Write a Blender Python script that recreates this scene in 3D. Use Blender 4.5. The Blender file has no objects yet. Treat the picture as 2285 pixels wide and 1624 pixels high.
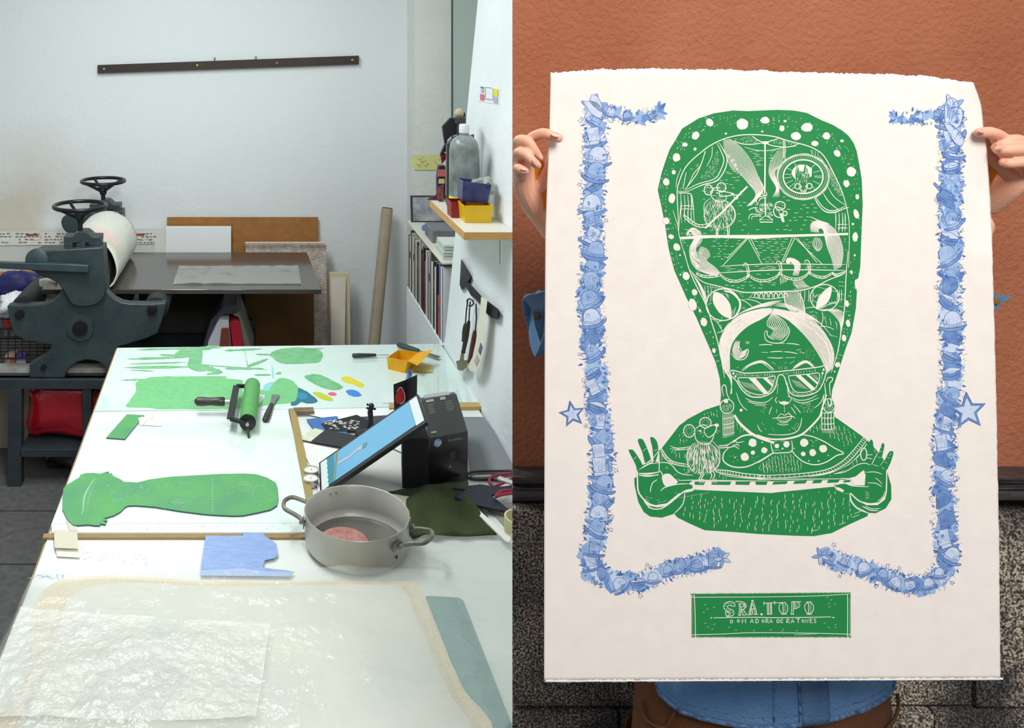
import bpy, bmesh, math, random
from math import sin, cos, pi, radians, sqrt
from mathutils import Vector, Matrix, noise
S = bpy.context.scene
COL = S.collection
# ---------------- camera, world, light, exposure ----------------
F = 1943.0; CZ = 2.05; PX = 571.0; PY = 85.0
cam = bpy.data.cameras.new('camera'); camo = bpy.data.objects.new('camera', cam); COL.objects.link(camo)
cam.sensor_width = 36.0; cam.lens = 36.0*F/2285.0; cam.clip_start = 0.05; cam.clip_end = 60
cam.shift_x = (1142.5-PX)/2285.0; cam.shift_y = (PY-812.0)/2285.0
camo.location = (0, 0, CZ); camo.rotation_euler = (radians(90), 0, 0)
S.camera = camo
w = bpy.data.worlds.new('world'); S.world = w; w.use_nodes = True
nt = w.node_tree; bg = nt.nodes['Background']
tc = nt.nodes.new('ShaderNodeTexCoord'); sx = nt.nodes.new('ShaderNodeSeparateXYZ'); cr = nt.nodes.new('ShaderNodeValToRGB')
nt.links.new(tc.outputs['Generated'], sx.inputs[0]); nt.links.new(sx.outputs['Z'], cr.inputs[0])
cr.color_ramp.elements[0].position = 0.0; cr.color_ramp.elements[0].color = (.30, .27, .25, 1)
cr.color_ramp.elements[1].position = 0.5; cr.color_ramp.elements[1].color = (.80, .88, 1.0, 1)
nt.links.new(cr.outputs[0], bg.inputs[0]); bg.inputs[1].default_value = 0.45
def area(name, loc, target, size, power, col=(1, 1, 1), sy=None):
    l = bpy.data.lights.new(name, 'AREA'); l.energy = power; l.size = size; l.color = col
    if sy: l.shape = 'RECTANGLE'; l.size_y = sy
    o = bpy.data.objects.new(name, l); COL.objects.link(o); o.location = loc
    o.rotation_euler = (Vector(target)-Vector(loc)).to_track_quat('-Z', 'Y').to_euler()
    return o
area('ceiling_lamp', (-.55, 3.0, 3.0), (-.5, 3.6, 0), .5, 30, (.93, 1.0, 1.0), 1.6)
area('ceiling_lamp', (.1, 1.75, 2.98), (.1, 2.6, .8), .5, 5.0, (.96, 1.0, .98), .9)
area('street_daylight', (.9, -.75, 3.5), (1.0, 1.4, 1.7), 1.0, 51, (1.0, .97, .93), 1.0)
S.view_settings.view_transform = 'Standard'; S.view_settings.look = 'None'
S.view_settings.exposure = 0.62; S.view_settings.gamma = 1.0; S.view_settings.use_curve_mapping = False
# ---------------- helpers ----------------
def V(x, y, Y): return Vector(((x-PX)*Y/F, Y, CZ-(y-PY)*Y/F))
TZ = .81
def T(x, y, z=TZ):
    Y = F*(CZ-z)/(y-PY); return Vector(((x-PX)*Y/F, Y, z))
def WR(x, y, off=0.0):
    Y = F*(.757+.097*1.24-off)/((x-PX)+.097*(y-PY)); return V(x, y, Y)
def lin(c):
    c = c/255.0; return c/12.92 if c <= .04045 else ((c+.055)/1.055)**2.4
def C(r, g, b): return (lin(r), lin(g), lin(b), 1)
MATS = {}
def mat(name, col, rough=.6, metal=0, col2=None, nscale=8, bump=0, bscale=60, alpha=1, spec=.5, trans=0, coat=0, stretch=None, detail=4, contrast=.5, sheen=0):
    if name in MATS: return MATS[name]
    m = bpy.data.materials.new(name); m.use_nodes = True; n = m.node_tree; b = n.nodes['Principled BSDF']
    b.inputs['Base Color'].default_value = C(*col); b.inputs['Roughness'].default_value = rough; b.inputs['Metallic'].default_value = metal
    b.inputs['Specular IOR Level'].default_value = spec; b.inputs['Alpha'].default_value = alpha
    b.inputs['Transmission Weight'].default_value = trans; b.inputs['Coat Weight'].default_value = coat
    tcn = n.nodes.new('ShaderNodeTexCoord'); src = tcn.outputs['Object']
    if stretch:
        mp = n.nodes.new('ShaderNodeMapping'); mp.inputs['Scale'].default_value = stretch; n.links.new(src, mp.inputs[0]); src = mp.outputs[0]
    if col2:
        no = n.nodes.new('ShaderNodeTexNoise'); no.inputs['Scale'].default_value = nscale; no.inputs['Detail'].default_value = detail
        r = n.nodes.new('ShaderNodeValToRGB'); r.color_ramp.elements[0].position = .5-contrast*.35; r.color_ramp.elements[1].position = .5+contrast*.35
        r.color_ramp.elements[0].color = C(*col); r.color_ramp.elements[1].color = C(*col2)
        n.links.new(src, no.inputs['Vector']); n.links.new(no.outputs[0], r.inputs[0]); n.links.new(r.outputs[0], b.inputs['Base Color'])
    if bump:
        n2 = n.nodes.new('ShaderNodeTexNoise'); n2.inputs['Scale'].default_value = bscale; n2.inputs['Detail'].default_value = 4
        bp = n.nodes.new('ShaderNodeBump'); bp.inputs['Strength'].default_value = bump; bp.inputs['Distance'].default_value = .01
        n.links.new(src, n2.inputs['Vector']); n.links.new(n2.outputs[0], bp.inputs['Height']); n.links.new(bp.outputs[0], b.inputs['Normal'])
    MATS[name] = m; return m
def catmull(p, n=6, closed=False):
    p = [Vector(q) for q in p]; out = []; L = len(p)
    for i in range(L if closed else L-1):
        if closed: a, b, c, d = p[i-1], p[i], p[(i+1) % L], p[(i+2) % L]
        else: a, b, c, d = p[max(i-1, 0)], p[i], p[i+1], p[min(i+2, L-1)]
        for k in range(n):
            t = k/n
            out.append(.5*((2*b)+(c-a)*t+(2*a-5*b+4*c-d)*t*t+(3*b-a-3*c+d)*t**3))
    if not closed: out.append(p[-1])
    return out
class MB:
    def __init__(s): s.v = []; s.f = []; s.m = []
    def add(s, vs, fs, mi=0):
        o = len(s.v); s.v += [Vector(q) for q in vs]; s.f += [tuple(i+o for i in f) for f in fs]; s.m += [mi]*len(fs); return s
    def box(s, a, b, mi=0):
        x0, y0, z0 = a; x1, y1, z1 = b
        return s.hexa([(x0, y0, z0), (x1, y0, z0), (x1, y1, z0), (x0, y1, z0)], [(x0, y0, z1), (x1, y0, z1), (x1, y1, z1), (x0, y1, z1)], mi)
    def hexa(s, lo, hi, mi=0):
        return s.add(list(lo)+list(hi), [(3, 2, 1, 0), (4, 5, 6, 7), (0, 1, 5, 4), (1, 2, 6, 5), (2, 3, 7, 6), (3, 0, 4, 7)], mi)
    def bar(s, p, q, wd, ht, up=(0, 0, 1), mi=0):
        p, q = Vector(p), Vector(q); d = (q-p).normalized(); u = Vector(up); sd = d.cross(u).normalized(); u = sd.cross(d).normalized()
        c = [(-1, -1), (1, -1), (1, 1), (-1, 1)]
        return s.hexa([p+sd*(a*wd/2)+u*(b*ht/2) for a, b in c], [q+sd*(a*wd/2)+u*(b*ht/2) for a, b in c], mi)
    def prism(s, pts, vec, mi=0):
        n = len(pts); vec = Vector(vec); pts = [Vector(p) for p in pts]
        return s.add(pts+[p+vec for p in pts], [tuple(range(n)), tuple(range(2*n-1, n-1, -1))]+[(i, i+n, (i+1) % n+n, (i+1) % n) for i in range(n)], mi)
    def poly(s, pts, mi=0): return s.add(pts, [tuple(range(len(pts)))], mi)
    def tube(s, pts, r, n=10, mi=0, closed=False, flat=1.0):
        pts = [Vector(p) for p in pts]; L = len(pts); rr = r if isinstance(r, (list, tuple)) else [r]*L
        if len(rr) != L: rr = [rr[0]+(rr[-1]-rr[0])*i/(L-1) if len(rr) == 2 else rr[min(int(i/(L-1)*(len(rr)-1)), len(rr)-2)]*(1-(i/(L-1)*(len(rr)-1)) % 1)+rr[min(int(i/(L-1)*(len(rr)-1))+1, len(rr)-1)]*((i/(L-1)*(len(rr)-1)) % 1) for i in range(L)]
        vs = []; prev = None
        for i in range(L):
            t = (pts[(i+1) % L]-pts[i-1]) if closed else (pts[min(i+1, L-1)]-pts[max(i-1, 0)])
            t = t.normalized() if t.length > 0 else Vector((0, 0, 1))
            if prev is None:
                a = Vector((0, 0, 1)) if abs(t.z) < .9 else Vector((1, 0, 0)); u = t.cross(a).normalized()
            else: u = (prev-t*prev.dot(t)).normalized()
            prev = u; b = t.cross(u)
            for k in range(n):
                an = 2*pi*k/n; vs.append(pts[i]+u*(cos(an)*rr[i])+b*(sin(an)*rr[i]*flat))
        fs = []
        for i in range(L if closed else L-1):
            j = (i+1) % L
            for k in range(n): fs.append((i*n+k, i*n+(k+1) % n, j*n+(k+1) % n, j*n+k))
        if not closed: fs += [tuple(range(n-1, -1, -1)), tuple((L-1)*n+k for k in range(n))]
        return s.add(vs, fs, mi)
    def lathe(s, prof, c=(0, 0, 0), ax=(0, 0, 1), n=32, mi=0, sq=1.0):
        c = Vector(c); q = Vector((0, 0, 1)).rotation_difference(Vector(ax).normalized()); vs = []
        for r, z in prof:
            for k in range(n):
                a = 2*pi*k/n; vs.append(c+q @ Vector((r*cos(a), r*sin(a)*sq, z)))
        fs = []; L = len(prof)
        for i in range(L-1):
            for k in range(n): fs.append((i*n+k, i*n+(k+1) % n, (i+1)*n+(k+1) % n, (i+1)*n+k))
        if prof[0][0] > 1e-6: fs.append(tuple(range(n-1, -1, -1)))
        if prof[-1][0] > 1e-6: fs.append(tuple((L-1)*n+k for k in range(n)))
        return s.add(vs, fs, mi)
    def ball(s, c, r, n=14, mi=0):
        rx, ry, rz = r if isinstance(r, (tuple, list)) else (r, r, r); m = n//2
        vs = []; fs = []
        for i in range(m+1):
            t = pi*i/m
            for k in range(n): a = 2*pi*k/n; vs.append(Vector(c)+Vector((rx*sin(t)*cos(a), ry*sin(t)*sin(a), -rz*cos(t))))
        for i in range(m):
            for k in range(n): fs.append((i*n+k, i*n+(k+1) % n, (i+1)*n+(k+1) % n, (i+1)*n+k))
        return s.add(vs, fs, mi)
    def grid(s, fn, nx, ny, th=0, mi=0):
        vs = [fn(i/nx, j/ny) for j in range(ny+1) for i in range(nx+1)]
        return s.add(vs, [(j*(nx+1)+i, j*(nx+1)+i+1, (j+1)*(nx+1)+i+1, (j+1)*(nx+1)+i) for j in range(ny) for i in range(nx)], mi)
    def build(s, name, mats, parent=None, label=None, cat=None, group=None, kind=None, bevel=0, smooth=True, solid=0, sub=0, ang=38):
        if not isinstance(mats, (list, tuple)): mats = [mats]
        org = Vector((0, 0, 0))
        if parent is not None:
            p = parent
            while p is not None: org = org+p.location; p = p.parent
            loc = Vector((0, 0, 0))
        else:
            lo = [min(q[k] for q in s.v) for k in range(3)]; hi = [max(q[k] for q in s.v) for k in range(3)]
            org = Vector(((lo[0]+hi[0])/2, (lo[1]+hi[1])/2, lo[2])); loc = org
        me = bpy.data.meshes.new(name); me.from_pydata([q-org for q in s.v], [], s.f)
        for q in mats: me.materials.append(q)
        me.polygons.foreach_set('material_index', s.m)
        bm = bmesh.new(); bm.from_mesh(me); bmesh.ops.recalc_face_normals(bm, faces=bm.faces); bm.to_mesh(me); bm.free()
        if smooth:
            me.polygons.foreach_set('use_smooth', [True]*len(me.polygons)); me.set_sharp_from_angle(angle=radians(ang))
        me.update()
        o = bpy.data.objects.new(name, me); COL.objects.link(o); o.location = loc
        if parent is not None: o.parent = parent
        if solid: q = o.modifiers.new('s', 'SOLIDIFY'); q.thickness = solid; q.offset = 0
        if sub: q = o.modifiers.new('u', 'SUBSURF'); q.levels = sub; q.render_levels = sub
        if bevel: q = o.modifiers.new('b', 'BEVEL'); q.width = bevel; q.segments = 2; q.limit_method = 'ANGLE'
        tag(o, label, cat, group, kind); return o
def tag(o, label=None, cat=None, group=None, kind=None):
    if label: o['label'] = label
    if cat: o['category'] = cat
    if group: o['group'] = group
    if kind: o['kind'] = kind
    return o
def thing(name, loc, label, cat, group=None):
    o = bpy.data.objects.new(name, None); COL.objects.link(o); o.location = loc; o.empty_display_size = .05
    return tag(o, label, cat, group)
def copy_tree(o, loc=None, label=None, parent=None):
    c = o.copy(); COL.objects.link(c); c.parent = parent
    if loc is not None: c.location = loc
    if label: c['label'] = label
    for ch in list(o.children): copy_tree(ch, parent=c)
    return c
def struct(mb, name, m, **k): return mb.build(name, m, kind='structure', smooth=k.pop('smooth', False), **k)
def zt(pts, k, ox, oy): return [(ox+x/k, oy+y/k) for x, y in pts]
def slab(pts, z0, z1, mi=0, mb=None):
    "horizontal plate whose TOP outline is at the given photo points"
    mb = mb or MB(); return mb.prism([T(x, y, z1) for x, y in pts], (0, 0, z0-z1), mi)
R = random.Random(7)
# ================= WORKSHOP (left) : structure =================
plaster = mat('plaster', (226, 231, 233), .85, col2=(236, 240, 241), nscale=3, bump=.25, bscale=55)
# back wall with dingy peeling patch low on the left
mw = mat('plaster_back', (226, 231, 233), .85, bump=.25, bscale=40)
n = mw.node_tree; b = n.nodes['Principled BSDF']; tcn = [q for q in n.nodes if q.type == 'TEX_COORD'][0]
sp = n.nodes.new('ShaderNodeSeparateXYZ'); n.links.new(tcn.outputs['Object'], sp.inputs[0])
no = n.nodes.new('ShaderNodeTexNoise'); no.inputs['Scale'].default_value = 2.6; no.inputs['Detail'].default_value = 7; n.links.new(tcn.outputs['Object'], no.inputs['Vector'])
def mth(nn, op, a, bb, clamp=False):
    q = nn.nodes.new('ShaderNodeMath'); q.operation = op; q.use_clamp = clamp
    for i, v in enumerate((a, bb)):
        if isinstance(v, (int, float)): q.inputs[i].default_value = v
        else: nn.links.new(v, q.inputs[i])
    return q.outputs[0]
fx = mth(n, 'MULTIPLY', mth(n, 'ADD', sp.outputs[0], .15), -2.2, )      # object origin at the wall's middle
fz = mth(n, 'MULTIPLY', mth(n, 'SUBTRACT', sp.outputs[2], 1.62), -1.6)
amt = mth(n, 'MULTIPLY', mth(n, 'MINIMUM', mth(n, 'MAXIMUM', fz, 0), 1), mth(n, 'ADD', mth(n, 'MINIMUM', mth(n, 'MAXIMUM', fx, 0), 1), .12))
amt = mth(n, 'MULTIPLY', amt, mth(n, 'MULTIPLY', mth(n, 'SUBTRACT', no.outputs[0], .34), 4.0, True), True)
mx = n.nodes.new('ShaderNodeMix'); mx.data_type = 'RGBA'; mx.inputs[6].default_value = C(226, 231, 233); mx.inputs[7].default_value = C(206, 200, 184)
n.links.new(amt, mx.inputs[0]); n.links.new(mx.outputs[2], b.inputs['Base Color'])
floor_m = mat('floor_tile', (84, 84, 84), .55, col2=(104, 102, 98), nscale=30, bump=.1, bscale=30)
struct(MB().box((-3, 5.15, 0), (1.6, 5.27, 3.2)), 'wall_back', mw)
struct(MB().box((-3.1, 1.2, 0), (-3, 5.27, 3.2)), 'wall_left', plaster)
struct(MB().box((-3.1, 1.2, 3.2), (1.6, 5.27, 3.3)), 'ceiling', plaster)
fm = MB().box((-3, -1.5, -.1), (1.9, 5.15, 0)); struct(fm, 'floor', floor_m)
jm = mat('joint_dark', (52, 52, 52), .8)
j = MB()
for y in (1140, 1259): Y = F*CZ/(y-PY); j.box((-3, Y-.003, 0), (-.4, Y+.003, .0015))
j.box((-1.62, 1.3, 0), (-1.614, 5.1, .0015)); struct(j, 'trim_1', jm)
def wx(z): return .757+.097*(z-.81)
# near right wall, leaning very slightly outwards, from the table corner towards the viewer
struct(MB().prism([(.757, 1.56, 0), (1.5, 1.56, 0), (1.5, 1.56, 3.2), (wx(3.2), 1.56, 3.2), (.757, 1.56, .81)], (0, 1.94, 0)), 'wall_right', plaster)
struct(MB().box((1.32, 3.5, 0), (1.42, 5.15, 3.2)), 'wall_right_niche', mat('niche_green', (196, 208, 202), .8))
struct(MB().box((.895, 4.9, 0), (1.10, 5.15, 3.2)), 'trim_2', mat('pier', (226, 226, 221), .85, col2=(232, 232, 228), nscale=6, bump=.4, bscale=40))
struct(MB().box((1.105, 4.9, 0), (1.32, 5.15, 3.2)).box((1.10, 4.895, 0), (1.106, 4.96, 3.2), 1), 'trim_3', [mat('niche_green', ()), mat('dark_gap', (70, 72, 70), .9)])
struct(MB().box((.752, 3.52, 0), (1.3, 4.34, .81)), 'trim_4', plaster)
# ---- wooden batten on the back wall
Yb = 5.14
m_b = mat('batten_wood', (58, 44, 34), .6, col2=(46, 36, 30), nscale=14, stretch=(1, 8, 8))
bt = MB(); q = [V(219, 145, Yb), V(800, 124, Yb), V(800, 143, Yb), V(219, 163, Yb)]
bt = bt.prism(q, (0, -.022, 0)).build('wooden_batten', m_b, label='long dark brown wooden batten screwed to the white back wall', cat='batten', bevel=.002)
for x, y, cc in ((232, 154, (190, 180, 180)), (440, 146, (190, 180, 60)), (618, 141, (150, 120, 110)), (786, 134, (190, 175, 60))):
    MB().lathe([(.0, 0), (.007, .001), (.006, .004), (0, .005)], V(x, y, Yb-.022), (0, -1, 0), 12).build('screw', mat('screw%d' % x, cc, .35, .7), parent=bt)
for x, y in ((479, 132), (571, 129)):
    MB().tube([V(x, y+6, Yb-.024), V(x, y+2, Yb-.03), V(x+2, y-2, Yb-.03), V(x, y-4, Yb-.028), V(x-2, y-2, Yb-.03), V(x, y+1, Yb-.03)], .0022, 6).build('hook', mat('hook_m', (90, 85, 85), .4, .8), parent=bt)
# ---- boards leaning on the back wall
def lean(name, x0, x1, yt, Yt, th, m, label, cat, dy=-.10, grp=None, **k):
    a, b2 = V(x0, yt, Yt), V(x1, yt, Yt)
    lo = [Vector((a.x, Yt+dy-th, 0)), Vector((b2.x, Yt+dy-th, 0)), Vector((b2.x, Yt+dy, 0)), Vector((a.x, Yt+dy, 0))]
    hi = [Vector((a.x, Yt-th, a.z)), Vector((b2.x, Yt-th, b2.z)), Vector((b2.x, Yt, b2.z)), Vector((a.x, Yt, a.z))]
    return MB().hexa(lo, hi).build(name, m, label=label, cat=cat, group=grp, bevel=.002, **k)
lean('hardboard_panel', 373, 710, 484, 5.13, .008, mat('hardboard', (160, 108, 50), .7, col2=(146, 96, 44), nscale=25), 'large tan brown hardboard panel leaning on the back wall, tallest of the boards', 'board')
lean('foam_board', 371, 516, 504, 5.10, .03, mat('foam_white', (232, 234, 234), .8, bump=.15, bscale=80), 'white foam block board in front of the tan hardboard', 'board')
bw = mat('bubble_wrap', (216, 204, 194), .25, col2=(182, 160, 144), nscale=30, bump=1.0, bscale=120, spec=.8)
o = lean('bubble_wrap_parcel', 548, 727, 543, 5.07, .045, bw, 'panel packed in shiny bubble wrap leaning before the tan hardboard', 'panel')
tm = MB()
for i in range(44):
    xx = 549+i*177/44; tm.ball(V(xx, 542, 5.0), .0075, 8)
tm.build('wrap_fringe', mat('wrap_edge', (220, 205, 195), .35), parent=o)
o = lean('brown_board', 546, 700, 650, 4.97, .015, mat('brown_bd', (116, 78, 36), .8, col2=(96, 64, 32), nscale=7), 'dark brown board standing below the press bed plate', 'board', dy=-.06)
o = lean('framed_panel', 734, 779, 606, 5.02, .03, mat('cream_frame', (205, 192, 158), .6), 'narrow cream framed panel leaning right of the bubble wrap', 'panel')
MB().hexa([V(739, 770, 4.89), V(769, 770, 4.89), V(769, 770, 4.9), V(739, 770, 4.9)], [V(739, 619, 4.978), V(772, 619, 4.978), V(772, 619, 4.985), V(739, 619, 4.985)]).build('canvas_face', mat('cream_face', (222, 214, 200), .8, col2=(214, 196, 178), nscale=4), parent=o)
tb = MB(); p0, p1 = V(864, 466, 5.06), V(835, 765, 4.86); d = (p1-p0).normalized(); p2 = p0+d*(p0.z/(-d.z)); tb.tube([p0, (p0+p2)/2, p2], .033, 24)
tb = tb.build('cardboard_tube', mat('cardboard', (176, 160, 138), .8, col2=(164, 148, 126), nscale=9), label='tall brown cardboard tube leaning in the corner by the pier', cat='tube')
MB().lathe([(.0, 0), (.030, .0), (.030, .004), (0, .006)], p0-d*.002, -d, 20).build('tube_end', mat('tube_end', (120, 102, 80), .9), parent=tb)
# long taped package on the floor by the wall
tape = mat('package_paper', (214, 212, 200), .75, col2=(224, 224, 216), nscale=12)
pk = MB().hexa([V(-40, 760, 5.02), V(372, 760, 5.02), V(372, 760, 5.08), V(-40, 760, 5.08)], [V(-40, 515, 5.08), V(370, 510, 5.08), V(370, 510, 5.13), V(-40, 515, 5.13)])
pk = pk.build('wrapped_package', mat('package_grey', (196, 196, 190), .8, col2=(206, 206, 200), nscale=5), label='long flat white package edged with printed paper tape by the back wall', cat='package', bevel=.003)
def onp(x, y): return V(x, y, 5.074-.06*(y-512)/250)
tp = MB(); tp.poly([onp(-40, 518), onp(368, 513), onp(368, 544), onp(-40, 548)]).poly([onp(345, 544), onp(370, 544), onp(373, 640), onp(350, 640)])
tp.build('paper_tape', tape, parent=pk, smooth=False)
ink = MB(); red = MB(); rr = random.Random(3)
def onp2(x, y): return onp(x, y)+Vector((0, -.003, 0))
for k in range(6):
    ink = MB()
    for yy in range(4):
        x = -30+k*65
        while x < 20+k*65:
            l = rr.uniform(3, 9); y = 520+yy*6.5+rr.uniform(-.5, .5)
            if rr.random() < .8: ink.poly([onp2(x, y), onp2(x+l, y), onp2(x+l, y+2.2), onp2(x, y+2.2)])
            x += l+rr.uniform(1.5, 4)
    ink.build('tape_print', mat('tape_ink', (120, 112, 105), .8), parent=pk, smooth=False)
for x0 in (58, 296): MB().poly([onp2(x0, 522), onp2(x0+26, 521), onp2(x0+26, 525), onp2(x0, 526)]).build('tape_logo', mat('tape_red', (165, 60, 60), .8), parent=pk, smooth=False)
for x0 in (80, 318):
    ink = MB()
    for k in range(14):
        a = 2*pi*k/14; ink.poly([onp2(x0+11*cos(a), 529+6*sin(a)), onp2(x0+13*cos(a)+1, 529+7.5*sin(a)), onp2(x0+11*cos(a+.25), 529+6*sin(a+.25))])
    ink.build('tape_emblem', mat('tape_ink', ()), parent=pk, smooth=False)
# ================= etching press =================
iron = mat('press_iron', (40, 54, 57), .45, col2=(52, 66, 68), nscale=9, bump=.25, bscale=30, spec=.6)
iron2 = mat('press_edge', (58, 76, 78), .4, col2=(44, 60, 62), nscale=12)
blk = mat('black_iron', (28, 30, 33), .35, metal=.3)
P0 = V(175, 700, 4.0); pr = thing('etching_press', (P0.x, 4.4, .5), 'dark green cast iron etching press with two handwheels on a steel stand', 'press')
Q = lambda pts: [V(x, y, 4.0) for x, y in zt(pts, 3.2475, 0, 370)]
low = [(50, 1015), (150, 1012), (260, 1008), (330, 1003), (385, 978), (425, 940), (450, 890), (760, 885), (790, 930), (830, 965), (880, 990), (940, 1000), (1070, 1002), (1200, 995), (1195, 1045), (1170, 1130), (1140, 1215), (1060, 1250), (930, 1290), (860, 1310), (835, 1380), (800, 1540), (775, 1540), (768, 1470), (735, 1430), (690, 1412), (620, 1405), (560, 1420), (515, 1450), (485, 1490), (468, 1535), (215, 1535), (212, 1440), (362, 1345), (372, 1300), (300, 1285), (175, 1262), (100, 1222), (75, 1140)]
fr = MB().prism(Q(low), (0, .055, 0)).build('side_frame', [iron], parent=pr, bevel=.004)
head = catmull([Vector((x, y, 0)) for x, y in [(745, 590), (752, 700), (768, 860), (755, 940), (705, 1000), (600, 1022), (520, 1000), (475, 930), (425, 860), (360, 820), (300, 800), (240, 760), (212, 700), (222, 650), (262, 622), (300, 616)]], 4)
hd = MB().prism([V(q.x/3.2475, 370+q.y/3.2475, 3.97) for q in head], (0, .11, 0)).build('bearing_block', iron, parent=pr, bevel=.005)
for (x, y, r, l) in ((180, 730, 30, .012), (180, 730, 17, .022), (45, 700, 10, .02), (340, 690, 11, .02), (98, 818, 6, .016)):
    MB().lathe([(0, 0), (r*4/F, 0), (r*3.9/F, l), (0, l+.002)], V(x, y, 3.999), (0, -1, 0), 24).build('bolt_boss' if r < 20 else 'axle_boss', blk if r < 31 and r != 30 else iron, parent=pr)
MB().lathe([(0, 0), (.05, 0), (.052, .02), (.03, .03), (0, .03)], V(84, 578, 3.968), (0, -1, 0), 24).build('pivot', iron2, parent=pr)
MB().prism([V(x, y, 3.93) for x, y in zt([(-180, 690), (0, 700), (440, 712), (640, 722), (640, 775), (240, 758), (0, 746), (-180, 738)], 3.2475, 0, 370)], (0, .03, 0)).build('lever_arm', iron2, parent=pr, bevel=.003)
fr2 = copy_tree(fr, loc=fr.location+Vector((-.04, .83, 0)), parent=pr)
hd2 = copy_tree(hd, loc=hd.location+Vector((-.04, .83, 0)), parent=pr)
# yoke + screw + handwheel, built once, copied to the rear frame
def yoke():
    a = MB(); q = lambda x, y, Y=4.0: V(x/3.2475, 370+y/3.2475, Y)
    a.prism([q(460, 515), q(525, 515), q(545, 490), q(570, 478), q(620, 478), q(645, 495), q(665, 515), q(726, 515), q(726, 558), q(460, 560)], (0, .09, 0))
    for x0, x1 in ((464, 526), (578, 615), (664, 724)): a.prism([q(x0, 555), q(x1, 555), q(x1, 600), q(x0, 600)], (0, .09, 0))
    return a
yk = yoke().build('yoke', iron, parent=pr, bevel=.003)
wc = V(178.6, 459.3, 4.045); wp = thing('handwheel', (0, 0, 0), None, None); wp.parent = pr; wp.location = wc-pr.location
mbw = MB(); Rw = .119
mbw.tube([wc+Vector((Rw*cos(2*pi*k/48), Rw*sin(2*pi*k/48), 0)) for k in range(48)], .0095, 10, closed=True)
mbw.build('rim', blk, parent=wp)
for k in range(4):
    a = 2*pi*k/4+pi/5; dd = Vector((cos(a), sin(a), 0))
    MB().tube([wc+dd*Rw*.97, wc+dd*.06+Vector((0, 0, -.028)), wc+dd*.018+Vector((0, 0, -.05))], [.007, .008, .01], 8).build('spoke', blk, parent=wp)
MB().lathe([(0, -.075), (.014, -.075), (.02, -.07), (.02, -.052), (.03, -.05), (.026, -.03), (.014, -.022), (0, -.02)], wc, n=20).build('hub', blk, parent=wp)
MB().lathe([(0, -.15), (.0125, -.15), (.0125, -.07), (0, -.07)], wc, n=14).build('screw_shaft', blk, parent=wp)
copy_tree(yk, loc=yk.location+Vector((-.04, .83, -.01)), parent=pr)
w2 = copy_tree(wp, loc=wp.location+Vector((-.033, .80, -.016)), parent=pr)
# drum, support rollers, bed
MB().lathe([(0, 0), (.115, 0), (.115, .72), (0, .72)], (-.81, 4.08, .94), (0, 1, 0), 40).build('drum', mat('drum_steel', (120, 120, 118), .35, .7), parent=pr)
for x, y, lab in ((52, 688, None), (348, 688, None)):
    c = V(x, y, 4.06); MB().lathe([(0, 0), (.052, 0), (.058, .01), (.058, .72), (0, .72)], c+Vector((0, 0, 0)), (0, 1, 0), 28).build('support_roller', mat('roller_dark', (46, 46, 48), .5), parent=pr)
bedz = .855; bm_ = mat('bed_steel', (104, 98, 92), .13, metal=.65, col2=(112, 108, 104), nscale=3, spec=.6)
MB().prism([Vector((-1.02, 4.14, bedz)), Vector((.312, 4.14, bedz)), Vector((.285, 4.86, bedz)), Vector((-1.0, 4.86, bedz))], (0, 0, -.022)).build('bed_plate', bm_, parent=pr, bevel=.002)
# felt blanket over the drum
fb = MB(); c0 = Vector((-.81, 0, .945)); prof = []
for k in range(17):
    a = radians(188-k*188/16*1.02); prof.append((c0.x+.150*cos(a)*(1.0), c0.z+.152*sin(a)))
prof += [(-.664, .92), (-.675, .885), (-.695, .868)]
def blk_fn(u, v):
    i = u*(len(prof)-1); k = min(int(i), len(prof)-2); t = i-k
    x = prof[k][0]*(1-t)+prof[k+1][0]*t; z = prof[k][1]*(1-t)+prof[k+1][1]*t
    g = .006*noise.noise(Vector((x*9, v*4, z*9)))+(.03*v if k > 14 else 0)*0
    s_ = 1+.04*v
    return Vector((c0.x+(x-c0.x)*s_+g, 4.13+v*.63, c0.z+(z-c0.z)*s_+g))
fbm = mat('felt_blanket', (226, 226, 214), .9, bump=.1, bscale=90)
nn = fbm.node_tree; tcn = [q for q in nn.nodes if q.type == 'TEX_COORD'][0]; bb = nn.nodes['Principled BSDF']
def spot(nn, tcn, c, r, colin, col, s=.6):
    mp = nn.nodes.new('ShaderNodeVectorMath'); mp.operation = 'DISTANCE'; nn.links.new(tcn.outputs['Object'], mp.inputs[0]); mp.inputs[1].default_value = c
    mr = nn.nodes.new('ShaderNodeMapRange'); mr.inputs[1].default_value = 0; mr.inputs[2].default_value = r; mr.inputs[3].default_value = s; mr.inputs[4].default_value = 0
    nn.links.new(mp.outputs['Value'], mr.inputs[0]); m2 = nn.nodes.new('ShaderNodeMix'); m2.data_type = 'RGBA'; nn.links.new(mr.outputs[0], m2.inputs[0])
    if isinstance(colin, tuple): m2.inputs[6].default_value = colin
    else: nn.links.new(colin, m2.inputs[6])
    m2.inputs[7].default_value = C(*col); return m2.outputs[2]
fb.grid(blk_fn, 60, 24)
fbo = fb.build('press_blanket', fbm, label='off-white felt blanket with pink stain draped over the press drum', cat='blanket', solid=.006)
oo = fbo.location
o1 = spot(nn, tcn, tuple(V(232, 530, 4.3)-oo), .13, C(226, 226, 214), (238, 196, 190), .9)
o1 = spot(nn, tcn, tuple(V(248, 560, 4.22)-oo), .07, o1, (222, 190, 120), .8); nn.links.new(o1, bb.inputs['Base Color'])
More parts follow.
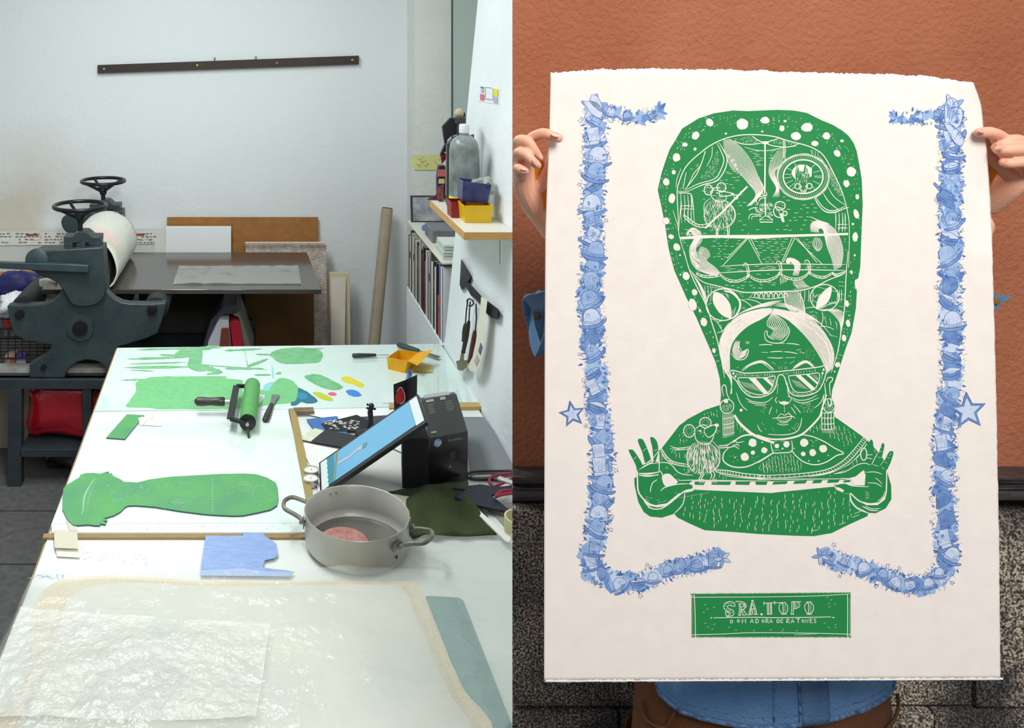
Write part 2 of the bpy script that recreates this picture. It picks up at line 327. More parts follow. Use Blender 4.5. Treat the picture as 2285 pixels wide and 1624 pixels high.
MB().grid(lambda u, v: V(88+u*38, 702-v*78+u*20*(1-v), 4.25)+Vector((.0, .03*sin(u*3.1), .012*sin(v*3))), 10, 12).build('felt_offcut', mat('felt_offcut', (206, 200, 182), .9), label='curled cream felt offcut behind the left arm of the press', cat='cloth', solid=.006)
# clear film lying on bed
def film_fn(u, v):
    p = V(385+u*265, 0, 4.3); Y = 4.22+v*.33; x = -.40+u*.62
    return Vector((x, Y, bedz+.004+.010*abs(noise.noise(Vector((x*11, Y*7, 3))))))
MB().grid(film_fn, 40, 14).build('plastic_film', mat('film_clear', (205, 205, 200), .12, alpha=.45, spec=.9), label='crinkled clear plastic film lying on the press bed', cat='plastic film')
# press stand
st = thing('press_stand', (-.7, 4.4, 0), 'dark steel stand with a lower shelf carrying the press', 'stand')
stm = mat('stand_steel', (48, 58, 64), .45, col2=(38, 46, 50), nscale=10)
MB().box((-1.75, 3.98, .445), (-.02, 4.03, .489)).box((-1.75, 4.83, .445), (-.02, 4.88, .489)).box((-1.75, 4.0, .47), (-.02, 4.86, .489)).build('top_frame', stm, parent=st, bevel=.002)
for x in (-1.135, -.06):
    for y in (3.98, 4.83): MB().box((x, y, 0), (x+.062, y+.055, .445)).build('leg', stm, parent=st, bevel=.002)
MB().box((-.795, 3.99, .17), (-.755, 4.03, .445)).build('upright', stm, parent=st, bevel=.002)
MB().box((-1.08, 3.98, .135), (-.06, 4.86, .17)).build('shelf', stm, parent=st, bevel=.002)
MB().box((-1.75, 4.06, .4895), (-.3, 4.12, .512)).build('pale_batten', mat('pale_batten', (176, 176, 170), .6, col2=(150, 150, 144), nscale=20), label='pale strip of wood along the top of the steel stand', cat='batten')
# bags
def bag(name, c, r, m, label, cat, seed, pw=4, amp=.12, base=None):
    a = MB(); nu, nv = 40, 26; vs = []
    def fn(u, v):
        th = 2*pi*u; ph = pi*v; sx_ = lambda t: (abs(t)**(2/pw))*(1 if t >= 0 else -1)
        x = sx_(cos(th))*sx_(sin(ph)); y = sx_(sin(th))*sx_(sin(ph)); z = -sx_(cos(ph))
        g = 1+amp*noise.noise(Vector((x*1.7+seed, y*1.7, z*1.7)))+amp*.4*noise.noise(Vector((x*6+seed, y*6, z*6)))
        return Vector(c)+Vector((x*r[0]*g, y*r[1]*g, max(z*r[2]*g, -r[2])))
    a.grid(fn, nu, nv); return a.build(name, m, label=label, cat=cat, ang=80)
bag('plastic_bag', (-.90, 4.2, .30), (.175, .15, .128), mat('red_plastic', (166, 14, 34), .22, spec=.8, bump=.4, bscale=14), 'shiny red plastic bag on the lower shelf of the stand', 'bag', 2, 5, .16)
bag('rubbish_bag', (-.86, 4.2, .064), (.15, .12, .062), mat('black_plastic', (10, 10, 11), .3), 'black bag on the floor under the stand shelf', 'bag', 5, 3, .3)
MB().box((-1.9, 4.35, 0), (-1.13, 4.8, .44)).build('storage_box', mat('beige_box', (150, 140, 122), .7), label='pale beige box on the floor left of the press stand leg', cat='box', bevel=.004)
MB().box((-1.05, 4.45, .171), (-.65, 4.8, .40)).build('cardboard_box', mat('cbox', (92, 66, 44), .8), label='brown cardboard box on the stand shelf behind the red bag', cat='box', bevel=.004)
# wire basket with rags
bk = thing('wire_basket', (-1.35, 4.2, .53), 'black wire basket of rags beside the press', 'basket'); bkm = MB(); z0, z1 = .532, .675; bx0, bx1, by0, by1 = -1.62, -.97, 4.13, 4.40
for z in (z0, z0+.05, z0+.10, z1):
    rr_ = .004 if z < z1 else .007
    bkm.tube([(bx0, by0, z), (bx1, by0, z), (bx1, by1, z), (bx0, by1, z)], rr_, 6, closed=True)
for i in range(20):
    x = bx0+(bx1-bx0)*i/19
    for y in (by0, by1): bkm.tube([(x, y, z0), (x, y, z1)], .0022, 5)
for i in range(7):
    y = by0+(by1-by0)*i/6
    bkm.tube([(bx1, y, z1), (bx1, y, z0), (bx0, y, z0), (bx0, y, z1)], .0022, 5)
bkm.build('wire_cage', mat('wire_black', (14, 14, 15), .4), parent=bk, smooth=True)
bag('white_rag', (-1.16, 4.26, .745), (.09, .08, .05), mat('rag_white', (222, 222, 226), .9), 'white rag on top of the wire basket', 'rag', 9, 2.4, .5)
bag('red_rag', (-1.13, 4.24, .665), (.08, .07, .035), mat('rag_red', (150, 24, 30), .8), 'red rag under the white one in the wire basket', 'rag', 11, 2.4, .4)
bag('green_rag', (-1.05, 4.26, .70), (.045, .05, .03), mat('rag_green', (74, 84, 62), .9, col2=(150, 160, 60), nscale=20), 'small greenish crumpled rag at the right end of the wire basket', 'rag', 15, 2.2, .6)
bag('blue_bag', (-1.2, 4.42, .80), (.11, .06, .065), mat('bag_blue', (26, 26, 86), .5), 'dark blue bag behind the white rag at the left edge', 'bag', 19, 3, .2)
bxs = MB().prism([V(11, 793, 4.15), V(34, 790, 4.15), V(34, 812, 4.15), V(11, 812, 4.15)], (0, .05, 0)).build('cream_packet', mat('pk1', (206, 178, 160), .6, col2=(150, 80, 70), nscale=30), label='cream and red packet inside the wire basket', cat='packet')
MB().prism([V(36, 794, 4.16), V(57, 794, 4.16), V(57, 813, 4.16), V(36, 813, 4.16)], (0, .05, 0)).prism([V(36, 793, 4.159), V(57, 793, 4.159), V(57, 800, 4.159), V(36, 800, 4.159)], (0, .05, 0), 1).build('purple_packet', [mat('pk2', (196, 190, 212), .5), mat('pk3', (84, 70, 150), .5)], label='white and purple packet inside the wire basket', cat='packet')
MB().prism([V(193, 808, 4.3), V(236, 812, 4.3), V(236, 832, 4.3), V(196, 832, 4.3)], (0, .1, 0)).build('cream_block', mat('cream_block', (176, 166, 132), .8), label='small cream block on the stand behind the press arch', cat='block')
# boards left of the press
MB().hexa([(-1.9, 4.98, 0), (-1.06, 4.98, 0), (-1.06, 4.99, 0), (-1.9, 4.99, 0)], [(-1.9, 5.02, .68), (-1.06, 5.02, .72), (-1.06, 5.035, .72), (-1.9, 5.035, .68)]).build('ply_board', mat('plyorange', (196, 134, 66), .7), label='orange toned plywood board low against the wall at left', cat='board')
MB().hexa([(-1.95, 4.9, 0), (-1.0, 4.9, 0), (-1.0, 4.91, 0), (-1.95, 4.91, 0)], [(-1.95, 4.95, .625), (-1.0, 4.95, .655), (-1.0, 4.965, .655), (-1.95, 4.965, .625)]).build('beige_board', mat('beigebd', (186, 170, 150), .8, col2=(176, 160, 142), nscale=5), label='beige board in front of the orange plywood at left', cat='board')
# things below the bed
dk = mat('dark_filler', (34, 32, 28), .8, col2=(50, 46, 38), nscale=6)
MB().box((-.62, 4.6, .49), (-.05, 4.86, .74)).build('dark_filler', dk, label='added dark block keeping the gap under the press bed dark', cat='filler block', bevel=.006)  # added dark block, screens the bright back wall below the bed
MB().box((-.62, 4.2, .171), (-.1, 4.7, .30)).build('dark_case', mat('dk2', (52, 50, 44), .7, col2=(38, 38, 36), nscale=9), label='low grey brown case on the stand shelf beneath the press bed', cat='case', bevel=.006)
def fin(name, pts, Y, dY, m, lab, cat, top=None):
    return MB().prism([V(x, y, Y) for x, y in zt(pts, 4.311, 370, 440)], (0, dY, 0)).build(name, m, label=lab, cat=cat, bevel=.003)
fin('white_folder', [(400, 1540), (405, 1400), (500, 1200), (520, 1180), (605, 1185), (610, 1250), (640, 1540)], 4.25, .25, mat('fold_w', (196, 198, 204), .6), 'white folded board under the press bed between grey and red ones', 'board')
fin('brown_folder', [(505, 1540), (535, 1262), (605, 1258), (632, 1540)], 4.235, .01, mat('fold_b', (112, 58, 30), .7), 'brown card fronting the white folded board under the bed', 'card')
fin('red_folder', [(615, 1215), (650, 1190), (695, 1190), (715, 1230), (760, 1540), (655, 1540)], 4.24, .28, mat('fold_r', (166, 16, 46), .5), 'red folder standing under the press bed', 'folder')
fin('grey_sleeve', [(700, 1160), (640, 1130), (700, 1110), (740, 1190), (845, 1540), (768, 1540)], 4.26, .3, mat('fold_g', (112, 110, 100), .5), 'grey plastic sleeve right of the red folder', 'sleeve')
fin('grey_bag', [(330, 1540), (430, 1190), (560, 1050), (680, 1040), (720, 1120), (560, 1130), (480, 1210), (390, 1540)], 4.3, .3, mat('fold_d', (62, 66, 76), .5), 'dark grey bag arching over the folders under the bed', 'bag')
# ================= WORKBENCH =================
whitelam = mat('white_laminate', (226, 230, 224), .4, col2=(220, 224, 216), nscale=5)
woodedge = mat('wood_edge', (160, 132, 86), .6, col2=(140, 116, 78), nscale=30, stretch=(1, 8, 8))
bench = thing('workbench', (.1, 2.5, 0), 'long white topped workbench with thin wooden edging', 'workbench')
Zb = .80
top = [T(262, 776, Zb), Vector((.750, 3.56, Zb)), Vector((.750, 1.57, Zb)), Vector((.462, 1.57, Zb)), Vector((.452, 1.54, Zb)), Vector((-.512, 1.54, Zb)), T(70, 1300, Zb)]
MB().prism(top, (0, 0, -.004)).build('bench_top', whitelam, parent=bench)
grow = [q+Vector((-.006 if q.x < 0 else 0, .004 if q.y > 3 else 0, -.0045)) for q in top]
MB().prism(grow, (0, 0, -.028)).build('edge_board', woodedge, parent=bench)
for x, y in ((-.44, 1.65), (-.46, 3.35), (.62, 3.35), (.62, 1.65)): MB().box((x-.02, y-.02, 0), (x+.02, y+.02, .767)).build('leg', stm, parent=bench)
glass = mat('glass_plate', (208, 228, 220), .06, col2=(216, 232, 226), nscale=4, spec=.6, coat=.3)
gedge = mat('glass_edge', (150, 180, 166), .2)
lpal = [(268, 777), (984, 768), (1068, 896), (1070, 903), (640, 912), (212, 916)]
gp = slab(lpal, .8005, .81); gp = gp.build('palette_slab', glass, label='glass inking slab at the far end of the bench, covered in green ink', cat='glass slab', bevel=.001)
mid = [(212, 919), (643, 913), (664, 1008), (686, 1110), (694, 1160), (700, 1180), (694, 1187), (116, 1187), (114, 1170)]
slab(mid, .8005, .81).build('glass_sheet', mat('glass_plate2', (222, 236, 228), .05, col2=(228, 238, 232), nscale=3, spec=.7, coat=.4), label='middle glass sheet of the bench under the big green block', cat='glass sheet', bevel=.001)
slab([(98, 1190), (700, 1190), (700, 1199), (95, 1199)], .8005, .806).build('edge_batten', woodedge, label='thin wooden strip along the front edge of the middle glass sheet', cat='wooden strip')
slab([(645, 911), (659, 911), (680, 1005), (694, 1085), (706, 1150), (690, 1150), (662, 1005)], .8005, .815).build('divider_batten', mat('div_wood', (150, 138, 92), .6, col2=(168, 140, 80), nscale=25), label='worn wooden strip running down the right side of the middle glass', cat='wooden strip')
slab([(655, 909), (699, 908), (701, 917), (660, 918)], .811, .818).build('short_batten', mat('drk_wood', (110, 84, 66), .7, col2=(140, 116, 96), nscale=40), label='short dark wooden strip at the corner between the two glass sheets', cat='wooden strip')
slab([(868, 898), (1075, 897), (1077, 907), (868, 910)], .8005, .812).build('rear_batten', mat('rear_wood', (186, 158, 100), .6), label='pale wooden strip at the slab front beside the right wall', cat='wooden strip')
# --- ink on the palette slab (photo-space outlines, lie flat on the glass)
def flat(pts, z, mb, mi=0): mb.poly([T(x, y, z) for x, y in pts], mi)
ZI = .8104
def K(pts): return zt(pts, 4.2738, 380, 740)
def K0(pts): return zt(pts, 4.2738, 0, 740)
g1 = mat('ink_green', (112, 186, 122), .5, col2=(122, 196, 132), nscale=60); g2 = mat('ink_green2', (130, 190, 140), .5, col2=(104, 178, 118), nscale=30)
def rag(pts, amp, seed, n=5, closed=True):
    r = random.Random(seed); p = catmull([Vector((a, b, 0)) for a, b in pts], n, closed); return [(q.x+r.uniform(-amp, amp), q.y+r.uniform(-amp*.6, amp*.6)) for q in p]
ib = MB()
flat(rag(K0([(1300, 480), (1420, 440), (1500, 428)])[0:3]+K([(300, 425), (525, 425), (535, 445), (680, 460), (690, 490), (705, 510), (690, 560), (695, 640), (690, 720), (500, 735), (100, 738), (-180, 735)])+K0([(1480, 728), (1215, 718), (1230, 670), (1270, 610), (1300, 560)]), .8, 1, 4), ZI, ib)
ib.build('ink_film', g1, parent=gp, smooth=False)
ib = MB(); flat(rag(K([(960, 200), (1050, 165), (1220, 150), (1380, 165), (1450, 200), (1445, 260), (1400, 295), (1250, 305), (1080, 305), (1000, 270), (985, 220)]), .8, 2), ZI, ib); ib.build('ink_film', g2, parent=gp, smooth=False)
ib = MB(); k0 = ZI
def stroke(a, b, w, c=0, wob=2):
    up_, dn = [], []
    for i in range(13):
        t = i/12; e = .5*w*(min(1, t*5)*min(1, (1-t)*3.2))**.6*R.uniform(.6, 1.15); x = a[0]+(b[0]-a[0])*t; y = a[1]+(b[1]-a[1])*t; up_.append((x, y-e)); dn.append((x+R.uniform(-1, 1), y+e))
    ib.poly([T(x, y, k0) for x, y in up_+dn[::-1]], c)
flat(rag(K([(170, 200), (300, 185), (300, 330), (350, 365), (260, 380), (165, 330), (175, 260)]), .8, 3), ZI, ib)
for a, b, w in [((305, 780), (500, 775), 6), ((420, 782), (490, 772), 10), ((282, 801), (420, 797), 5), ((285, 812), (420, 808), 4), ((274, 820), (445, 818), 6), ((270, 848), (330, 846), 4), ((430, 812), (600, 825), 3), ((500, 822), (590, 822), 5), ((440, 816), (498, 830), 12), ((290, 825), (345, 828), 3), ((395, 785), (440, 790), 14), ((500, 782), (585, 778), 5), ((545, 774), (552, 816), 4), ((550, 818), (600, 800), 8), ((566, 836), (606, 836), 4), ((460, 834), (495, 832), 5), ((355, 791), (420, 795), 6), ((600, 790), (625, 805), 4), ((680, 779), (722, 777), 3), ((570, 790), (610, 791), 3), ((388, 792), (425, 786), 16)]:
    k0 += .00003; stroke(a, b, w)
ib.build('ink_streaks', g2, parent=gp, smooth=False)
ib = MB(); flat(rag(K([(890, 510), (980, 480), (970, 560), (900, 590)]), 1, 5), ZI+.0001, ib, 1)
flat(rag(K([(940, 560), (990, 480), (1060, 440), (1160, 465), (1215, 530), (1210, 620), (1170, 670), (1000, 690), (900, 700), (830, 715), (880, 650), (900, 600), (840, 590), (835, 545), (900, 560)]), 1, 6), ZI+.00025, ib, 0)
flat(rag(K([(1180, 545), (1230, 535), (1300, 570), (1370, 620), (1405, 665), (1320, 685), (1250, 670), (1200, 700), (1150, 690)]), .8, 7), ZI+.0002, ib, 2)
flat(rag(K([(1215, 590), (1270, 580), (1310, 610), (1290, 640), (1225, 640)]), .6, 8), ZI+.0004, ib, 3)
flat(rag(K([(1040, 380), (1060, 395), (1050, 405), (1000, 405)]), .4, 9), ZI+.0002, ib, 0); flat(K([(965, 290), (985, 380), (990, 440), (972, 440)]), ZI+.0002, ib, 1)
ib.build('mixed_ink', [g1, mat('ink_ltblue', (140, 206, 208), .4), mat('ink_teal', (30, 108, 130), .35), mat('ink_cyan', (14, 134, 170), .3)], parent=gp, smooth=False)
ib = MB(); flat(rag(K([(1285, 420), (1400, 405), (1530, 455), (1645, 525), (1590, 555), (1500, 550), (1400, 510), (1310, 460)]), .8, 10), ZI, ib); ib.build('ink_film', g2, parent=gp, smooth=False)
ib = MB(); flat(rag(K([(1630, 440), (1700, 425), (1760, 455), (1850, 500), (1810, 530), (1740, 500), (1660, 480)]), .8, 11), ZI, ib, 0); flat(rag(K([(1360, 580), (1420, 575), (1480, 600), (1550, 640), (1530, 660), (1440, 640), (1390, 610)]), .7, 12), ZI+.0001, ib, 1)
flat(rag(K([(1505, 585), (1550, 575), (1585, 590), (1570, 610), (1520, 605)]), .4, 13), ZI, ib, 2); flat(rag([(772, 872), (785, 869), (800, 874), (806, 882), (796, 885), (780, 882)], .5, 14), ZI, ib, 3)
flat(rag([(873, 884), (880, 880), (882, 892), (874, 892)], .5, 15), ZI, ib, 2)
ib.build('ink_dabs', [mat('ink_yellow', (222, 210, 30), .4), mat('ink_olive', (196, 198, 20), .4), mat('ink_pink', (240, 90, 110), .4), mat('ink_blue', (50, 130, 215), .35)], parent=gp, smooth=False)
slab([(849, 877), (885, 876), (885, 898), (853, 899)], .8105, .8115).build('clear_card', mat('pal_card', (224, 230, 230), .3), label='small clear plastic card lying left of the black folded card', cat='card')
# --- brayer
br = thing('ink_roller', T(540, 975), 'ink roller with green rubber drum and black wooden handle on the glass', 'roller')
yb0, yb1 = 2.73, 3.02; xr = -.028; rz = .812+.032
rub = mat('rubber_green', (96, 170, 92), .4, col2=(84, 156, 84), nscale=50)
pa, pb = Vector((-.026, yb0, .846)), Vector((-.012, yb1, .846)); ax = (pb-pa).normalized(); L = (pb-pa).length
MB().lathe([(0, 0), (.0265, 0), (.0275, .003), (.0275, L-.003), (.0265, L), (0, L)], pa, ax, 32).build('roller_drum', rub, parent=br)
ec = MB().lathe([(0, -.004), (.023, -.004), (.026, -.002), (.026, 0), (0, 0)], pa, ax, 28).build('end_cap', blk, parent=br)
MB().lathe([(0, -.018), (.0055, -.018), (.0055, -.004), (0, -.004)], pa, ax, 14).build('axle_nut', mat('nut_steel', (180, 178, 172), .3, .8), parent=br)
MB().bar(pa+Vector((-.0, -.014, -.006)), pa+Vector((.004, -.03, -.034)), .006, .008).build('rest_foot', blk, parent=br)
fa, fbk = pa+Vector((-.055, .012, .006)), pb+Vector((-.055, -.02, .006))
MB().bar(fa, fbk, .022, .006, up=(0, 0, 1)).bar(fa+Vector((0, 0, -.0)), Vector((pa.x-.003, pa.y-.012, fa.z-.004)), .010, .012).bar(fbk, Vector((pb.x, pb.y-.012, fbk.z-.004)), .010, .012).build('roller_frame', blk, parent=br, bevel=.0015)
hc = (fa+fbk)/2+Vector((-.012, 0, .0))
MB().lathe([(0, 0), (.008, 0), (.009, .018), (0, .018)], hc, (-1, 0, 0), 16).build('ferrule', mat('nut_steel', ()), parent=br)
MB().lathe([(0, .016), (.012, .016), (.0145, .022), (.0135, .045), (.012, .065), (.0145, .09), (.0135, .108), (.006, .116), (0, .117)], hc, (-1, 0, 0), 22).build('handle', mat('handle_black', (38, 34, 32), .35, col2=(52, 44, 38), nscale=30), parent=br)
MB().tube([hc+Vector((-.115, 0, 0)), hc+Vector((-.122, .003, .002)), hc+Vector((-.127, -.002, 0))], .0014, 6).build('hanging_loop', mat('nut_steel', ()), parent=br)
# --- knives
def knife(name, pts, wd, bl, label, hm, z=.815):
    k = thing(name, T(*pts[0], z), label, 'palette knife')
    a, b_, c = [T(x, y, z) for x, y in pts]
    up = Vector((0, 0, 1)); d = (b_-a).normalized()
    MB().tube([a, a+d*.004, a.lerp(b_, .3), a.lerp(b_, .75), b_], [wd*.35, wd*.5, wd*.52, wd*.42, wd*.35], 12, flat=.7).build('handle', hm, parent=k)
    s_ = d.cross(up)
    MB().prism([b_+s_*bl*.25, b_.lerp(c, .3)+s_*bl*.3, c+s_*bl*.5, c-s_*bl*.5, b_.lerp(c, .3)-s_*bl*.3, b_-s_*bl*.25], (0, 0, -.0012)).build('blade', mat('blade_steel', (150, 152, 148), .25, .8), parent=k)
    return k
hm = mat('knife_black', (34, 36, 36), .45)
knife('palette_knife', [(592, 938), (606, 902), (616, 880)], .022, .028, 'short palette knife with dark handle beside the green mixed ink', mat('knife_brown', (54, 46, 42), .4), z=.818)
knife('palette_knife', [(786, 793), (839, 792), (868, 791)], .021, .006, 'thin bladed palette knife with black handle at the far edge of the slab', hm, z=.821)
knife('palette_knife', [(888, 768), (934, 782), (980, 797)], .026, .026, 'broad palette knife with dark green handle in the far corner by the wall', mat('knife_green', (48, 62, 58), .45), z=.822)
# --- yellow tub and film
yl = mat('yellow_tub', (236, 178, 18), .4, col2=(226, 160, 10), nscale=30)
yt = thing('ink_tub', T(882, 830), 'small torn yellow plastic ink tub on the glass slab', 'tub')
c4 = [T(866, 824, .81), T(905, 833, .81), T(925, 812, .81), T(888, 806, .81)]; h = Vector((0, 0, .045)); wl = MB()
c5 = [q+Vector(((q.x-.5)*.12, 0, 0))+h for q in [T(864, 824, .81), T(906, 833, .81), T(928, 812, .81), T(886, 806, .81)]]
for i in range(4):
    j_ = (i+1) % 4; wl.prism([c4[i], c4[j_], c5[j_]*(1), c5[i]], ((c4[0]+c4[2])/2-(c4[i]+c4[j_])/2).normalized()*.002)
wl.prism(c4, (0, 0, .002)); wl.build('tub_wall', yl, parent=yt)
MB().prism([c5[1], c5[2], c5[2]+Vector((.05, -.01, .012)), c5[1]+Vector((.03, -.03, -.005))], (0, 0, .001)).build('torn_flap', yl, parent=yt)
flm = MB(); flm.grid(lambda u, v: T(905+u*60, 806+v*26+u*10-v*u*10, .812)+Vector((0, 0, .004+.016*(1-u)*abs(noise.noise(Vector((u*4, v*4, 1)))))), 16, 10)
flm.build('ink_film_scrap', mat('yellow_film', (214, 190, 90), .25, alpha=.75, col2=(206, 180, 50), nscale=40), label='translucent yellow ink-stained film beside the yellow tub', cat='film')
# --- folded black card with red drop, blue crystal
cd = thing('black_card', T(905, 950), 'folded black card standing up with a red drop emblem', 'card')
Yc = 2.88; cblk = mat('card_black', (24, 22, 28), .6)
MB().prism([V(878, 858, Yc), V(905, 848, Yc+.02), V(907, 870, Yc+.02), V(907, 925, Yc+.02), V(880, 925, Yc)], (0, .002, 0)).build('left_panel', cblk, parent=cd)
MB().prism([V(905, 848, Yc+.02), V(931, 836, Yc-.02), V(930, 925, Yc-.02), V(907, 925, Yc+.02)], (0, .002, 0)).build('right_panel', cblk, parent=cd)
dp = catmull([Vector((x, y, 0)) for x, y in [(894.5, 865), (901, 876), (903, 888), (899, 897), (889, 901), (883, 896), (882, 884), (887, 873)]], 4, True)
MB().poly([V(894-(894-q.x)*1.17, 884-(884-q.y)*1.12, Yc-.001+(q.x-878)*.0007) for q in dp]).build('drop_border', mat('card_white', (225, 220, 215), .6), parent=cd)
MB().poly([V(q.x, q.y, Yc-.002+(q.x-878)*.0007) for q in dp]).build('red_drop', mat('card_red', (190, 24, 34), .5), parent=cd)
MB().add([V(905, 848, 2.94), V(920, 835, 2.94), V(911, 818, 2.95), V(912, 850, 2.90), V(918, 846, 2.99)], [(0, 3, 2), (3, 1, 2), (1, 4, 2), (4, 0, 2), (0, 3, 1, 4)]).build('blue_foil', mat('blue_foil', (34, 54, 140), .25, col2=(90, 120, 200), nscale=60), label='pointed scrap of blue foil behind the black card', cat='foil')
slab([(945, 881), (1001, 873), (1004, 880), (945, 888)], .8105, .8225).build('grey_strip', mat('gstrip', (176, 180, 178), .5), label='pale grey strip of card near the right wall on the slab', cat='strip')
slab([(935, 888), (1014, 874), (1022, 892), (1005, 898), (945, 899)], .8105, .8125).build('navy_card', mat('navycard', (92, 96, 140), .5, col2=(104, 108, 150), nscale=10), label='muted navy blue card under the grey strip by the wall', cat='card')
slab([(936, 893), (958, 890), (964, 897), (945, 899)], .813, .8135).build('turquoise_scrap', mat('turq', (150, 206, 212), .5), label='small turquoise scrap on the navy card', cat='scrap')
# --- loose papers
pap = mat('paper_white', (240, 240, 236), .7)
def paper(name, pts, z, m, label, cat='paper', th=.0006): return slab(pts, z-th, z).build(name, m, label=label, cat=cat, smooth=False)
paper('white_paper', [(700, 905), (860, 903), (900, 906), (900, 1010), (735, 935), (690, 925)], .8065, pap, 'large white sheet of paper behind the tablet')
paper('backing_card', [(668, 985), (900, 1030), (905, 1095), (712, 1105), (700, 1050), (676, 1010)], .8045, mat('paper_warm', (232, 230, 224), .7), 'off-white card lying under the slanted tablet', 'card')
paper('blue_paper', [(683, 935), (752, 928), (790, 990), (702, 960)], .8075, mat('paper_blue', (66, 110, 172), .7), 'blue square of paper under the black and white pattern print')
pt = paper('patterned_print', [(716, 945), (796, 925), (835, 945), (800, 962), (728, 962)], .8085, mat('pp_black', (22, 22, 24), .6), 'small black print with white zigzag marks', 'print')
zz = MB(); r5 = random.Random(4)
for i in range(54):
    x = r5.uniform(720, 798); y = r5.uniform(938, 958)
    if x < 722+(y-945)*.3: continue
    zz.poly([T(x-3, y, .8089), T(x+1, y-2.2, .8089), T(x+4.5, y-1.5, .8089), T(x+5, y, .8089), T(x+1, y-.4, .8089)])
zz.build('white_marks', mat('card_white', ()), parent=pt, smooth=False)
paper('black_paper', [(725, 959), (802, 972), (770, 998), (693, 985)], .8092, mat('paper_black', (46, 47, 50), .7), 'dark grey square of paper left of the tablet')
paper('stained_paper', [(702, 955), (728, 961), (695, 985), (667, 979)], .8082, mat('paper_cream', (218, 222, 196), .8, col2=(196, 196, 170), nscale=60), 'cream speckled square of paper beside the dark one')
paper('dark_print', [(800, 930), (880, 925), (895, 960), (850, 968), (812, 955)], .8072, mat('pp_dk', (40, 42, 52), .6, col2=(90, 92, 100), nscale=90), 'dark printed sheet behind the small black figure', 'print')
paper('grey_card', [(1008, 930), (1079, 930), (1102, 960), (1147, 1046), (1050, 1052), (1040, 980)], .803, mat('cardgrey', (126, 130, 134), .7), 'large mid grey card on the bench right of the black box', 'card', .002)
# --- small figure / tripod
fg = MB(); c = T(826, 962, .811); fg.tube([c, c+Vector((.003, 0, .03)), c+Vector((.0, 0, .06)), c+Vector((.002, 0, .075))], [.013, .008, .009, .006], 10).ball(c+Vector((.004, 0, .08)), .009, 10).bar(c+Vector((-.012, 0, .073)), c+Vector((.018, 0, .07)), .005, .005).ball(c+Vector((-.008, 0, .084)), .004, 8).lathe([(0, 0), (.03, 0), (.028, .006), (0, .01)], c+Vector((-.02, -.02, -.002)), n=20)
fg.build('mini_tripod', mat('fig_black', (20, 20, 34), .4), label='small black upright clamp figure behind the tablet', cat='clamp')
# --- slanted tablet
tb = thing('tablet', T(714, 1105), 'black framed tablet with blue screen leaning against the box', 'tablet')
A_, B_ = T(714, 1104, .812), T(711, 1032, .812); Cn = V(952, 940, 2.30); D_ = Cn+(B_-A_)*.96+Vector((.004, 0, .002))
ux = (Cn-A_); vx = (B_-A_); nx_ = ux.cross(vx).normalized()
if nx_.z < 0: nx_ = -nx_
def TP(u, v, o=0): return A_+ux*u+vx*v+nx_*o
MB().hexa([TP(0, 0, -.012), TP(1, 0, -.012), TP(1, 1, -.012), TP(0, 1, -.012)], [TP(0, 0), TP(1, 0), TP(1, 1), TP(0, 1)]).build('tablet_body', mat('tab_black', (22, 22, 26), .3), parent=tb, bevel=.002)
sc = mat('tablet_screen', (96, 160, 196), .15); nb = sc.node_tree; bb = nb.nodes['Principled BSDF']; bb.inputs['Emission Color'].default_value = C(120, 190, 222); bb.inputs['Emission Strength'].default_value = .12
gl = MB(); gl.poly([TP(.09, .10, .0006), TP(.91, .10, .0006), TP(.91, .93, .0006), TP(.09, .93, .0006)]); gl.build('screen', sc, parent=tb, smooth=False)
wm = mat('screen_white', (226, 232, 232), .3)
for a, b_ in ((.02, .088), (.912, .985)): MB().poly([TP(a, .07, .0006), TP(b_, .07, .0006), TP(b_, .94, .0006), TP(a, .94, .0006)]).build('screen_margin', wm, parent=tb, smooth=False)
im = MB(); wv = []
for i in range(17): v = .10+.83*i/16; wv.append(TP(.085+.006*sin(i*2.3), v, .001))
im.poly([TP(.13, .10, .001), TP(.15, .5, .001), TP(.16, .93, .001)]+list(reversed(wv)), 0)
im.poly([TP(.135, .10, .0013), TP(.15, .10, .0013), TP(.172, .5, .0013), TP(.20, .93, .0013), TP(.175, .93, .0013), TP(.155, .5, .0013)], 1)
im.poly([TP(.18, .52, .0013), TP(.30, .47, .0013), TP(.38, .52, .0013), TP(.42, .47, .0013), TP(.46, .55, .0013), TP(.40, .60, .0013), TP(.30, .53, .0013), TP(.2, .58, .0013)], 2)
im.poly([TP(.42, .49, .0016), TP(.46, .46, .0016), TP(.48, .58, .0016), TP(.44, .6, .0016)], 3)
im.build('screen_picture', [mat('sp1', (50, 140, 160), .3), mat('sp2', (140, 140, 96), .3), mat('sp3', (196, 190, 196), .3), mat('sp4', (110, 140, 160), .3)], parent=tb, smooth=False)
